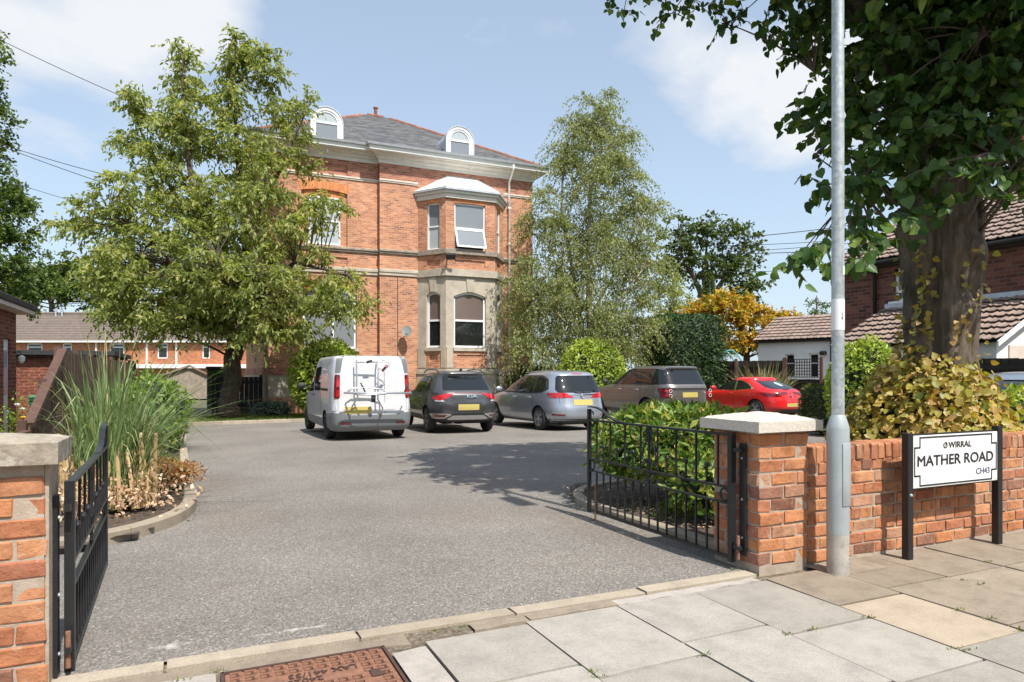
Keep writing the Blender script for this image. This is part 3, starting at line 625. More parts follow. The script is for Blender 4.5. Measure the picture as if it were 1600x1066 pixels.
soil('planting_bed', 3.55, 8.5, 3.75, 7.3, .04, lambda x, y: x > 3.6+(max(0, y-6)**2)*.35 and y > 3.8, .03)
lawn_b = poly_sheet('lawn_soil', [(-3, 24.6), (3.2, 24.9), (16, 24.95), (16, 29.8), (-3, 30.4)], .012, 'ground')
# ------------------------------------------------------------------ brick pillars and front wall
def brick_meshes(mat, k=6):
    out_ = []
    for s in range(k):
        g = random.Random(s+40); bm = bmesh.new(); bmesh.ops.create_cube(bm, size=1)
        for v in bm.verts: v.co = Vector((v.co.x*.22, v.co.y*.10, v.co.z*.073))
        bmesh.ops.bevel(bm, geom=list(bm.edges), offset=.006, segments=1, affect='EDGES')
        for v in bm.verts: v.co += Vector((g.uniform(-.005, .004), g.uniform(-.004, .004), g.uniform(-.004, .003)))
        me = bpy.data.meshes.new('brick'); bm.to_mesh(me); bm.free(); me.materials.append(MT[mat]); out_.append(me)
    return out_
BR = brick_meshes('brick'); BRD = brick_meshes('brick_dk', 4)
def put_brick(parent, c, ang, lx, ly, lz, pool=BR, jit=.003):
    o = bpy.data.objects.new('brick', random.choice(pool)); COL.objects.link(o)
    fl = random.choice((0, PI)); o.location = Vector(c)+Vector((random.uniform(-jit, jit), random.uniform(-jit, jit), random.uniform(-jit, jit)*.6))
    o.rotation_euler = (random.uniform(-.012, .012), random.uniform(-.012, .012), ang+fl+random.uniform(-.012, .012)); o.scale = (lx/.22, ly/.10, lz/.073); adopt(o, parent); return o
def pillar(name, label, x0, y0, w_, courses, ch, capmat, capz, capt, over, rise, shift=0, dp=None):
    dp = dp or w_
    t = thing(name, label, 'pillar', (x0+w_/2, y0+w_/2, 0)); ins = .009; H = courses*ch
    MB().box(x0+ins, x0+w_-ins, y0+ins, y0+dp-ins, -.1, capz-.002).build('mortar', 'mortar', t)
    g = .012; bd = .105; nh = int((capz+.001)/ch)+1
    for k in range(nh):
        z = ch*(k+.5)+shift
        if z+ch*.3 > capz: continue
        h = ch-.013; hl = w_/2
        hd = dp/2
        if k % 2:
            for i in range(2):
                put_brick(t, (x0+hl*(i+.5), y0+bd/2, z), 0, hl-g, bd, h); put_brick(t, (x0+hl*(i+.5), y0+dp-bd/2, z), 0, hl-g, bd, h)
            if dp-2*bd > .08:
                for xx in (x0+bd/2, x0+w_-bd/2): put_brick(t, (xx, y0+dp/2, z), PI/2, dp-2*bd-2*g, bd, h)
        else:
            for xx in (x0+bd/2, x0+w_-bd/2):
                for i in range(2 if dp > .3 else 1): put_brick(t, (xx, y0+(hd*(i+.5) if dp > .3 else hd), z), PI/2, (hd if dp > .3 else dp)-g, bd, h)
            for yy in (y0+bd/2, y0+dp-bd/2): put_brick(t, (x0+w_/2, yy, z), 0, w_-2*bd-2*g, bd, h)
    # weathered capping stone
    a, b = x0-over, x0+w_+over; c, d = y0-over, y0+dp+over; n = 14; vs = []; fs = []
    def top(u, v):
        e = min(u, 1-u, v, 1-v); return capz+capt+rise*min(1, e*2.2)+.004*noise.noise(Vector((u*9, v*9, x0)))
    for j in range(n+1):
        for i in range(n+1):
            u, v = i/n, j/n; ed = (i in (0, n)) or (j in (0, n)); k = .006*noise.noise(Vector((u*14, v*14, 4))) if ed else 0
            vs.append((a+(b-a)*u+k*(1 if i == 0 else -1 if i == n else 0), c+(d-c)*v+k*(1 if j == 0 else -1 if j == n else 0), top(u, v)-(.006 if ed else 0)))
    fs = [(j*(n+1)+i, j*(n+1)+i+1, (j+1)*(n+1)+i+1, (j+1)*(n+1)+i) for j in range(n) for i in range(n)]
    ring = [i for i in range(n+1)]+[(j*(n+1)+n) for j in range(1, n+1)]+[n*(n+1)+i for i in range(n-1, -1, -1)]+[j*(n+1) for j in range(n-1, 0, -1)]
    nb = len(vs); m = len(ring)
    vs += [(vs[r][0]*1.0, vs[r][1], capz+.004*noise.noise(Vector((vs[r][0]*12, vs[r][1]*12, 1)))) for r in ring]
    fs += [(ring[i], nb+i, nb+(i+1) % m, ring[(i+1) % m]) for i in range(m)]+[tuple(nb+i for i in range(m))]
    MB().add(vs, fs).build('capstone', capmat, t)
    return t
pR = pillar('gate_pillar', 'square orange brick gate pillar with pale pebbly cap, beside the lamp post', 3.373, 3.445, .45, 10, .0885, 'capR', .945, .078, .065, .045, shift=.05)
pL = pillar('gate_pillar', 'brick gate pillar with lichened stone cap cut off by the left edge', -.595-.47, 3.445, .47, 11, .0885, 'capL', .955, .095, .05, .03, shift=.02, dp=.235)
# render on the gate side of the left pillar
MB().box(-.603, -.588, 3.46, 3.672, -.05, .945).build('render_patch', 'mortar', pL)
fw = thing('front_wall', 'low orange brick front wall with upright coping bricks behind the street sign', 'wall', (5.8, 3.6, 0))
WX0, WX1 = 3.83, 8.2
MB().box(WX0, WX1, 3.475, 3.67, -.1, .79).build('mortar', 'mortar', fw)
for k in range(8):
    z = .088*(k+.5)+.012; x = WX0+.01
    eng = k % 4 == 3
    if k % 2: x += -.115
    while x < WX1:
        l = (.11 if eng else .228); a, b = max(x, WX0+.004), min(x+l-.012, WX1)
        if b-a > .03: put_brick(fw, ((a+b)/2, 3.52, z), 0, b-a, .105, .075, jit=.004)
        x += l
x = WX0+.01
while x < WX1:
    l = .078; put_brick(fw, (x+l/2, 3.57, .765), PI/2, .215, l-.011, .112, jit=.004); x += l
# ------------------------------------------------------------------ gates
def bar(mb, p, q, r, n=6): mb.tube([p, q], r, n); return mb
def sqbar(p, q, a, b):
    p, q = Vector(p), Vector(q); t = (q-p).normalized(); u = Vector((0, 1, 0)); v = t.cross(u).normalized(); mb = MB(); vs = []
    for e in (p, q):
        vs += [e+u*a+v*b, e-u*a+v*b, e-u*a-v*b, e+u*a-v*b]
    return mb.add(vs, [(0, 1, 2, 3), (7, 6, 5, 4), (0, 4, 5, 1), (1, 5, 6, 2), (2, 6, 7, 3), (3, 7, 4, 0)])
def scroll(cx, cz, r, start, turn, n=16, fall=.55):
    return [(cx+r*(1-fall*i/n)*math.cos(start+turn*i/n), 0, cz+r*(1-fall*i/n)*math.sin(start+turn*i/n)) for i in range(n+1)]
def gate(name, label, hinge, far, zb, ztop, zend):
    h, f = Vector(hinge), Vector(far); L = (f-h).length; ang = math.atan2(f.y-h.y, f.x-h.x)
    t = thing(name, label, 'gate', (h.x, h.y, 0), ang, 'wrought iron driveway gates')
    def part(n, mb, m='iron', smooth=False): return mb.build(n, m, t, smooth=smooth, world=False)
    ta = math.tan(math.atan2(-.016, 1))*.6
    Z = lambda x, z: z+ta*x
    z2, z3 = ztop-.365, ztop-.475
    part('stile', sqbar((.02, 0, zb-.01), (.02, 0, ztop+.012), .02, .02)); part('stile', sqbar((L-.02, 0, Z(L, zb)-.01), (L-.02, 0, Z(L, zend)), .016, .016))
    part('rail', sqbar((.0, 0, ztop), (L, 0, Z(L, ztop)), .017, .008))
    for z in (z2, z3): part('rail', sqbar((.04, 0, z), (L-.03, 0, Z(L, z)), .013, .007))
    part('rail', sqbar((.04, 0, zb+.015), (L-.03, 0, Z(L, zb+.015)), .014, .010))
    n = 15; pit = (L-.08)/(n+1)
    for i in range(n):
        x = .04+pit*(i+1); part('bar', sqbar((x, 0, Z(x, zb+.025)), (x, 0, Z(x, z3-.007)), .0065, .0065))
        if i % 2 == 0 and i != 7:
            part('bar', sqbar((x, 0, Z(x, z2+.007)), (x, 0, Z(x, ztop-.008)), .0065, .0065))
        elif i % 2 == 1 and i != 7:
            zt = Z(x, z2+.12); mb = sqbar((x, 0, Z(x, z2+.007)), (x, 0, zt), .006, .006); mb.lathe([(.002, -.021), (.014, -.016), (.021, 0), (.014, .016), (.002, .021)], 10, (x, 0, zt+.012)); part('ball_finial', mb)
    xc = L/2
    part('bar', sqbar((xc, 0, Z(xc, z3)), (xc, 0, Z(xc, ztop-.008)), .008, .008))
    for s in (-1, 1):     # lyre shaped scrolls round the middle bar
        mb = MB(); mb.tube([(xc+s*.01, 0, z2+.33), (xc+s*.035, 0, z2+.29), (xc+s*.03, 0, z2+.24), (xc+s*.075, 0, z2+.17), (xc+s*.10, 0, z2+.10), (xc+s*.07, 0, z2+.045), (xc+s*.03, 0, z2+.05), (xc+s*.035, 0, z2+.09)], .008, 6); part('scroll', mb)
        mb = MB(); mb.tube([(xc+s*(.045+.04*math.cos(a)), 0, (z2+z3)/2+.042*math.sin(a)) for a in [PI*2*i/16 for i in range(14)]], .0075, 6); part('scroll', mb)
        mb = MB(); mb.tube([(xc+s*.02, 0, z2+.36), (xc+s*.045, 0, z2+.31), (xc+s*.03, 0, z2+.27)], .007, 6); part('scroll', mb)
    for x, s in ((.09, 1), (L-.075, -1)):
        mb = MB(); mb.tube([(x+s*.044*math.cos(a), 0, Z(x, (z2+z3)/2)+.044*math.sin(a)) for a in [PI*2*i/16-2.2 for i in range(14)]], .0075, 6); part('scroll', mb)
    # swept rail up to the meeting stile
    pts = bez(Vector((L-.62, 0, Z(L, ztop)+.012)), Vector((L-.42, 0, Z(L, ztop)+.02)), Vector((L-.30, 0, Z(L, ztop)+.085)), 6)+bez(Vector((L-.30, 0, Z(L, ztop)+.085)), Vector((L-.2, 0, Z(L, zend)+.03)), Vector((L-.01, 0, Z(L, zend)+.02)), 6)[1:]
    mb = MB(); vs = []
    for p in pts: vs += [p+Vector((0, -.017, -.005)), p+Vector((0, .017, -.005)), p+Vector((0, .017, .006)), p+Vector((0, -.017, .006))]
    m = len(pts); mb.add(vs, [(4*i+k, 4*i+(k+1) % 4, 4*i+4+(k+1) % 4, 4*i+4+k) for i in range(m-1) for k in range(4)]+[(3, 2, 1, 0), (4*m-4, 4*m-3, 4*m-2, 4*m-1)]); part('swept_rail', mb)
    mb = MB(); mb.tube(scroll(L-.075, Z(L, ztop)+.055, .045, -1.6, 4.8), .0075, 6); part('scroll', mb)
    part('drop_bolt', bar(MB(), (L-.17, .022, Z(L, zb)-.06), (L-.17, .022, Z(L, zb)+.28), .010), 'rust')
    for z in (zb+.1, ztop-.1): part('hinge', MB().box(-.07, .02, -.012, .012, z-.012, z+.012), 'iron')
    part('hinge_pin', bar(MB(), (-.045, 0, zb+.02), (-.045, 0, zb+.18), .011, 8), 'rust')
    return t
gate('iron_gate', 'open black iron gate swung in beside the shrub bed and right pillar', (3.315, 3.62, 0), (3.36, 5.62, 0), .055, .915, 1.02)
gate('iron_gate', 'open black iron gate hung on the left pillar, seen almost edge on', (-.535, 3.60, 0), (-.615, 5.6, 0), .015, .84, .985)
for nm, lab, x, y, z0, z1 in (('hinge_strap', 'flat black iron hinge strap bolted upright to the right pillar', 3.356, 3.575, .10, .86), ('hinge_strap', 'flat black iron hinge strap fixed upright to the left pillar', -.577, 3.56, -.02, .80)):
    t = thing(nm, lab, 'hinge strap', (x, y, z0)); MB().box(x-.008, x+.008, y-.026, y+.026, z0, z1).build('strap', 'iron', t)
    for z in (z0+.12, z0+.38, z1-.1): MB().lathe([(.009, 0), (.007, .006), (.001, .008)], 8, (x-.012 if x > 0 else x+.008, y, z), 'x').build('bolt', 'galv', t)
# ------------------------------------------------------------------ manhole cover
mh = thing('manhole_cover', 'rusty rectangular ribbed iron manhole cover set in the pavement', 'manhole cover', (.45, 2.93, 0))
MX0, MX1, MY0, MY1 = .095, .802, 2.50, 3.29
MB().box(MX0, MX1, MY0, MY1, -.06, -.004).build('cover_plate', 'rust', mh, bevel=.006)
for a in ((MX0-.012, MX1+.012, MY1+.002, MY1+.016), (MX0-.012, MX1+.012, MY0-.016, MY0-.002), (MX0-.016, MX0-.002, MY0-.016, MY1+.016), (MX1+.002, MX1+.016, MY0-.016, MY1+.016)): MB().box(a[0], a[1], a[2], a[3], -.06, .002).build('frame_edge', 'rust_dk', mh)
lug = MB().box(-.024, .024, .006, .018, -.004, .0045).box(.012, .024, -.018, .006, -.004, .0045).box(-.024, .000, -.016, -.006, -.004, .002).mesh('raised_lug'); lug.materials.append(MT['rust'])
lugs = MB().box(-.010, .012, -.018, .006, -.0042, -.0030).mesh('lug_pocket'); lugs.materials.append(MT['rust_dk'])
rows = 13; ncol = 11
for j in range(rows):
    for i in range(ncol):
        if j in (2, 3) and 1 < i < 9: continue
        if j in (4, 5) and i == 9: continue
        x = MX0+.045+(MX1-MX0-.09)*i/(ncol-1); y = MY1-.035-(MY1-MY0-.07)*j/(rows-1)
        for me, nm in ((lug, 'raised_lug'), (lugs, 'lug_pocket')):
            o = bpy.data.objects.new(nm, me); COL.objects.link(o); o.location = (x, y, .001 if nm == 'raised_lug' else .0005); adopt(o, mh)
for txt, y in (('LAX 441/33', MY1-.155), ('240201', MY1-.215)):
    me = text_mesh(txt, .062, .003); me.materials.append(MT['rust_dk']); o = link('raised_lettering', me); o.location = ((MX0+MX1)/2+(.05 if y > MY1-.2 else -.05), y, -.001); o.rotation_euler = (0, 0, PI); adopt(o, mh)
MB().box(MX1-.115, MX1-.05, MY1-.30, MY1-.235, -.003, .0045).build('key_hole_boss', 'rust_dk', mh, bevel=.003)
# ------------------------------------------------------------------ lamp post
lp = thing('lamp_post', 'tall galvanised steel lamp post standing on the pavement by the wall', 'lamp post', (3.875, 3.25, 0))
LX, LY = 3.875, 3.25
smooth_angle(MB().lathe([(.0705, -.1), (.0705, .27)], 32, (LX, LY, 0)).build('stained_base', 'lampdirty', lp))
o = MB().lathe([(.0712, .268), (.0712, .965), (.068, .985), (.050, 1.045), (.0425, 1.06)], 32, (LX, LY, 0)).build('base_compartment', 'lampgrey', lp); smooth_angle(o)
o = MB().lathe([(.0405, 1.03), (.0390, 3), (.0365, 6.2)], 28, (LX, LY, 0)).build('shaft', 'galv', lp); smooth_angle(o)
MB().tube([(LX, LY, 6.15), (LX-.05, LY-.2, 6.3), (LX-.1, LY-.5, 6.38), (LX-.12, LY-.62, 6.4)], .03, 10).build('lamp_arm', 'galv', lp, smooth=True)
ltn = MB().box(-.11, .11, -.28, .28, 0, .1).build('lantern', 'lampgrey', lp, bevel=.03); ltn.location = (LX-.14, LY-.85, 6.38)
dm = MB(); n = 12; a0, a1 = R(-118), R(-36); z0, z1 = .46, .875; rr_ = .0775; vs = []
for i in range(n+1):
    a = a0+(a1-a0)*i/n
    for r_ in (.0713, rr_): vs += [(LX+r_*math.cos(a), LY+r_*math.sin(a), z0), (LX+r_*math.cos(a), LY+r_*math.sin(a), z1)]
fs = []
for i in range(n):
    b = 4*i; fs += [(b+2, b+6, b+7, b+3), (b+1, b+3, b+7, b+5), (b, b+4, b+6, b+2)]
fs += [(0, 2, 3, 1), (4*n, 4*n+1, 4*n+3, 4*n+2)]
dr = dm.add(vs, fs).build('access_door', 'lampgrey', lp, bevel=.004); smooth_angle(dr, .7)
a = R(-52); k = MB().lathe([(.006, .0765), (.006, .079), (.002, .0792)], 8, (0, 0, 0), 'x').build('lock', 'plasticdk', lp); k.matrix_basis = Matrix.Translation((LX, LY, .835)) @ Matrix.Rotation(a, 4, 'Z')
def sleeve(z0, z1, r, a0, a1, name, mat, parent):
    vs = []; n = 14
    for i in range(n+1):
        a = a0+(a1-a0)*i/n; vs += [(LX+r*math.cos(a), LY+r*math.sin(a), z0), (LX+r*math.cos(a), LY+r*math.sin(a), z1), (LX+(r-.0015)*math.cos(a), LY+(r-.0015)*math.sin(a), z1), (LX+(r-.0015)*math.cos(a), LY+(r-.0015)*math.sin(a), z0)]
    fs = [(4*i+k, 4*i+4+k, 4*i+4+(k+1) % 4, 4*i+(k+1) % 4) for i in range(n) for k in range(4)]
    o = MB().add(vs, fs).build(name, mat, parent); smooth_angle(o); return o
sleeve(1.625, 1.83, .0416, 0, 2*PI, 'white_band', 'sticker', lp); sleeve(1.99, 2.05, .0415, R(-95), R(-60), 'sticker', 'sticker', lp)
sleeve(1.69, 1.74, .0422, R(-100), R(-94), 'inked_mark', 'signblack', lp); sleeve(1.70, 1.706, .0422, R(-112), R(-94), 'inked_mark', 'signblack', lp)
for i in range(8): k = MB().lathe([(.003, .0702), (.003, .0715), (.001, .0716)], 6, (0, 0, 0), 'x').build('rivet', 'plasticdk', lp); k.matrix_basis = Matrix.Translation((LX, LY, .05+.027*i)) @ Matrix.Rotation(R(-62), 4, 'Z')
# ------------------------------------------------------------------ street name sign
sg = thing('street_sign', 'white MATHER ROAD street nameplate on two black posts', 'sign', (5.15, 3.3, 0))
SX0, SX1, SY = 4.64, 5.69, 3.30
for x in (SX0, SX1): MB().box(x-.028, x+.028, SY-.026, SY+.026, -.1, .905 if x == SX0 else .925).build('post', 'ironsign', sg, bevel=.003)
MB().box(SX0+.02, SX1-.02, SY-.012, SY+.020, .495, .895).build('backing_board', 'ironsign', sg)
pz0, pz1 = .505, .885; px0, px1 = SX0+.032, SX1-.032
plt = MB().box(px0, px1, SY-.020, SY-.0125, pz0, pz1).build('nameplate', 'signwhite', sg, bevel=.002)
def yb(a, b, c, d): return MB().box(a, b, SY-.0225, SY-.0195, c, d).build('border_line', 'signblack', sg)
b_, th, nx_, nz_ = .010, .011, .058, .072; xa, xb, za, zb_ = px0+b_, px1-b_, pz0+b_, pz1-b_
sgp = plt
for a in ((xa+nx_, xb-nx_, za, za+th), (xa+nx_, xb-nx_, zb_-th, zb_), (xa, xa+th, za+nz_, zb_-nz_), (xb-th, xb, za+nz_, zb_-nz_)): yb(*a)
for sx in (0, 1):
    for sz in (0, 1):
        xi = xa+nx_ if not sx else xb-nx_-th; zi = za+nz_ if not sz else zb_-nz_-th
        x2 = (xa, xi) if not sx else (xi+th, xb)
        yb(xi, xi+th, za+th if not sz else zi, zi+th if not sz else zb_-th); yb(x2[0], x2[1], zi, zi+th)
def ytext(txt, capz, x0, x1, z, mat, bold=.0, name='lettering'):
    me = text_mesh(txt, .1, .001, bold); me.materials.append(MT[mat]); xs = [v.co.x for v in me.vertices]; ys = [v.co.y for v in me.vertices]; sx = (x1-x0)/(max(xs)-min(xs)); sy = capz/(max(ys)-min(ys))
    o = link(name, me); o.rotation_euler = (PI/2, 0, 0); o.scale = (sx, sy, 1); o.location = (x0-min(xs)*sx, SY-.0215, z-min(ys)*sy); adopt(o, sg); return o
xm = (px0+px1)/2
ytext('MATHER ROAD', .078, px0+.045, px1-.055, pz0+.155, 'signblack', .0018); ytext('WIRRAL', .046, xm-.10, xm+.17, pz1-.103, 'signblack', .0014); ytext('CH43', .046, px1-.265, px1-.100, pz0+.062, 'signblue', .0004)
em = MB(); em.tube([(xm-.135+.019*math.cos(a), SY-.0215, pz1-.080+.019*math.sin(a)) for a in [PI*(.75+1.7*i/12) for i in range(13)]], .0045, 6); em.tube([(xm-.141, SY-.0215, pz1-.062), (xm-.125, SY-.0215, pz1-.058), (xm-.131, SY-.0215, pz1-.081)], .004, 5); em.build('emblem', 'signblack', sg)
for x in (xm, px1-.02):
    for z in (pz0+.012, pz1-.012):
        if x == xm or z < .6: MB().lathe([(.006, 0), (.004, -.003), (.001, -.004)], 8, (x, SY-.0200, z), 'y').build('screw', 'galv', sg)
MB().lathe([(.013, 0), (.008, -.01), (.001, -.012)], 8, (SX0, SY-.027, .46), 'y').build('bolt', 'galv', sg)
# ------------------------------------------------------------------ the big brick villa
hs = thing('brick_villa', 'tall Victorian orange brick villa with bay window and grey slate roof', 'house', (8.5, 30, -.35))
def panel(mb, o, u, n, a0, a1, z0, z1, holes, th=.30, niches=()):
    """brick panel in a vertical plane with rectangular holes (a0,a1,z0,z1); niches get a back set in by their depth"""
    hl = list(holes)+[q[:4] for q in niches]
    xs = sorted({a0, a1, *[h[0] for h in hl], *[h[1] for h in hl]}); zs = sorted({z0, z1, *[h[2] for h in hl], *[h[3] for h in hl]})
    for x0, x1 in zip(xs[:-1], xs[1:]):
        for q0, q1 in zip(zs[:-1], zs[1:]):
            cx, cz = (x0+x1)/2, (q0+q1)/2
            if cx < a0 or cx > a1 or cz < z0 or cz > z1: continue
            if any(h[0] < cx < h[1] and h[2] < cz < h[3] for h in holes): continue
            d = 0
            for q in niches:
                if q[0] < cx < q[1] and q[2] < cz < q[3]: d = q[4]
            mb.obox(o, u, n, x0, x1, -d, -th, q0, q1)
    return mb
def window(parent, o, u, n, a0, a1, z0, z1, glassmats=('glass', 'glass'), split=.5, arch=0.0, depth=.12, fw=.065, openlow=0.0, mull=()):
    """white sash window: frame, transom, panes; optional segmental head"""
    o, u, n = Vector(o), Vector(u), Vector(n); w_ = MB(); ow = w_.obox(o, u, n, a0, a0+fw, -depth-.07, -depth, z0, z1-arch); 
    w_.obox(o, u, n, a1-fw, a1, -depth-.07, -depth, z0, z1-arch); w_.obox(o, u, n, a0+fw, a1-fw, -depth-.07, -depth, z0, z0+fw)
    zs = z0+(z1-z0)*split; w_.obox(o, u, n, a0+fw, a1-fw, -depth-.07, -depth+.005, zs-fw*.5, zs+fw*.5)
    for m in mull: w_.obox(o, u, n, m-fw*.5, m+fw*.5, -depth-.065, -depth-.002, z0+fw, z1-fw)
    P = lambda a, b, z: o+u*a+n*b+Vector((0, 0, z)); K = 10
    hd = lambda s, e: z1-arch-e+arch*(1-(2*s-1)**2)
    vs = []
    for i in range(K+1):
        s = i/K; a = a0+(a1-a0)*s
        for b in (-depth, -depth-.07): vs += [P(a, b, hd(s, 0)), P(a, b, hd(s, fw))]
    fs = []
    for i in range(K):
        b = 4*i; fs += [(b, b+1, b+5, b+4), (b+2, b+6, b+7, b+3), (b, b+4, b+6, b+2), (b+1, b+3, b+7, b+5)]
    w_.add(vs, fs+[(0, 2, 3, 1), (4*K, 4*K+1, 4*K+3, 4*K+2)]); wf = w_.build('window', 'upvc', parent)
    # panes
    top = [(a0+fw*.7, zs)]+[(a0+fw*.7+(a1-a0-1.4*fw)*i/K, hd((fw*.7+(a1-a0-1.4*fw)*i/K)/(a1-a0), fw*.5)) for i in range(K+1)]+[(a1-fw*.7, zs)]
    MB().prism(top, lambda a, z, c: P(a, -depth-.035-c, z), .012).build('pane', glassmats[0], wf)
    if not openlow: MB().prism([(a0+fw*.7, z0+fw*.6), (a1-fw*.7, z0+fw*.6), (a1-fw*.7, zs), (a0+fw*.7, zs)], lambda a, z, c: P(a, -depth-.035-c, z), .012).build('pane', glassmats[1], wf)
    else:
        H = zs-z0-fw; A = openlow; rot = lambda h, c: (math.sin(A)*h+math.cos(A)*c-depth, zs-fw*.5-math.cos(A)*h+math.sin(A)*c)
        def Q(a, h, c): b, z = rot(h, c); return P(a, b+.01, z)
        s = MB(); e0, e1 = a0+fw*.55, a1-fw*.55
        for (x0, x1, h0, h1) in ((e0, e0+.07, 0, H), (e1-.07, e1, 0, H), (e0+.07, e1-.07, 0, .07), (e0+.07, e1-.07, H-.07, H)): s.prism([(x0, h0), (x1, h0), (x1, h1), (x0, h1)], lambda a, h, c: Q(a, h, c), -.05)
        s.build('open_sash', 'upvc', wf); MB().prism([(e0+.06, .06), (e1-.06, .06), (e1-.06, H-.06), (e0+.06, H-.06)], lambda a, h, c: Q(a, h, c-.02), -.012).build('sash_pane', 'greyglass', wf)
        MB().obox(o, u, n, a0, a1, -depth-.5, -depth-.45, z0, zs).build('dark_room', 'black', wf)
    return wf
def arch_band(parent, o, u, n, a0, a1, zspring, rise, thick, mat='arch', proud=.012, name='arch'):
    P = lambda a, b, z: Vector(o)+Vector(u)*a+Vector(n)*b+Vector((0, 0, z)); K = 12; vs = []
    for i in range(K+1):
        s = i/K; e = (s-.5)*thick*.45
        zl = zspring+rise*(1-(2*s-1)**2)
        for b in (proud, -.1): vs += [P(a0+(a1-a0)*s, b, zl), P(a0+(a1-a0)*s+e, b, zl+thick)]
    fs = []
    for i in range(K):
        b = 4*i; fs += [(b, b+1, b+5, b+4), (b+2, b+6, b+7, b+3), (b, b+4, b+6, b+2), (b+1, b+3, b+7, b+5)]
    return MB().add(vs, fs+[(0, 2, 3, 1), (4*K, 4*K+1, 4*K+3, 4*K+2)]).build(name, mat, parent, uv=True)
XL, XM, XR = 2.37, 7.15, 14.63; YL, YR, YB = 30.0, 29.7, 42.0; ZT = 10.75; ZF = 9.83
Xp, Yn = Vector((1, 0, 0)), Vector((0, -1, 0))
walls = MB()
panel(walls, (0, YL, 0), Xp, Yn, XL, XM, 1.62, ZF, [(3.95, 6.2, 2.45, 5.05)], .35, [(3.87, 5.80, 6.86, 9.27, .10), (4.05, 5.80, 6.02, 6.40, .06)])
panel(walls, (0, YR, 0), Xp, Yn, XM, 8.9, -.5, ZF, [], .35); panel(walls, (0, YR, 0), Xp, Yn, 13.06, XR, -.5, ZF, [], .35); panel(walls, (0, YR, 0), Xp, Yn, 8.9, 13.06, 9.0, ZF, [], .35)
walls.box(XL, XL+.3, YL+.35, YB, 1.62, ZF); walls.box(XR-.3, XR, YR+.35, YB, -.5, ZF); walls.box(XL+.3, XR-.3, YB-.3, YB, -.5, ZF); walls.box(XM, XM+.3, YR+.35, YL+.36, -.5, ZF)
walls.build('wall', 'house', hs, uv=True)
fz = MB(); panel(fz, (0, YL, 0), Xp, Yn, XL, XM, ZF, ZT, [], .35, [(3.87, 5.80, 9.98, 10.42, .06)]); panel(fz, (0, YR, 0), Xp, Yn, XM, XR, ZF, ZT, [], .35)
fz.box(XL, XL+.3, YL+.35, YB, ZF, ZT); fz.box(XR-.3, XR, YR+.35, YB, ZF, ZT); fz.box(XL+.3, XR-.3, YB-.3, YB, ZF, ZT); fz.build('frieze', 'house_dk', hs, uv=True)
MB().box(XL-.05, XM-.003, YL-.05, YL+.4, -.5, .37).box(XL-.05, XL+.3, YL+.4, YB, -.5, .37).build('brick_plinth', 'house', hs, uv=True)
MB().box(XL-.04, XM-.003, YL-.04, YL+.4, .372, 1.30).box(XL-.04, XL+.3, YL+.4, YB, .372, 1.30).build('rendered_plinth', 'stone', hs)
MB().box(XL-.07, XM-.003, YL-.07, YL+.4, 1.302, 1.62).box(XL-.07, XL+.3, YL+.4, YB, 1.302, 1.62).build('plinth_moulding', 'house_dk', hs, uv=True)
# first floor left window in its recess, ground floor left window
LO = (0, YL-.10+.10, 0)
window(hs, (0, YL-.03, 0), Xp, Yn, 4.16, 5.50, 6.90, 8.95, ('netglass', 'netglass'), .5, 0, .05)
MB().obox((0, YL, 0), Xp, Yn, 4.04, 5.62, -.099, -.06, 6.80, 6.90).build('sill', 'stone_wh', hs)
arch_band(hs, (0, YL-.0+.10, 0), Xp, Yn, 4.0, 5.66, 8.95, .04, .34, proud=.012); arch_band(hs, (0, YL, 0), Xp, Yn, 3.84, 5.83, 9.15, .12, .36)
window(hs, (0, YL, 0), Xp, Yn, 3.95, 6.2, 2.45, 5.05, ('greyglass', 'greyglass'), .6, .14, .12, .09, mull=(5.2,)); arch_band(hs, (0, YL, 0), Xp, Yn, 3.92, 6.23, 4.90, .16, .36)
MB().obox((0, YL, 0), Xp, Yn, 3.85, 6.3, -.2, .08, 2.33, 2.45).build('sill', 'stone', hs)
def course(name, mat, z0, z1, proj, seg):
    for k, (p0, p1) in enumerate(seg):
        mb = MB(); p0, p1 = Vector(p0), Vector(p1); u = (p1-p0).normalized(); n = Vector((u.y, -u.x, 0)); L = (p1-p0).length; h = (z1-z0)
        mb.prism([(-.1, z0), (proj*.6, z0), (proj*.6, z0+h*.4), (proj, z0+h*.5), (proj, z1-h*.15), (proj*.85, z1), (-.1, z1)], lambda a, z, c: p0+u*c+n*a+Vector((0, 0, z)), L).build(name, mat, hs)
bA, bB, bC, bD = Vector((8.88, YR, 0)), Vector((9.80, 28.5, 0)), Vector((12.14, 28.5, 0)), Vector((13.06, YR, 0))
left, right0, right1 = ((XL-.05, YL, 0), (XM, YL, 0)), ((XM-.02, YR, 0), tuple(bA)), (tuple(bD), (XR+.02, YR, 0))
bay = [(tuple(bA), tuple(bB)), (tuple(bB), tuple(bC)), (tuple(bC), tuple(bD))]
course('string_course', 'stone_dk', 6.66, 6.84, .12, [left, right0, right1]); course('string_course', 'stone', 5.70, 5.98, .09, [left, right0, right1]); course('string_course', 'stone_wh', 9.80, 9.93, .07, [left, right0, right1])
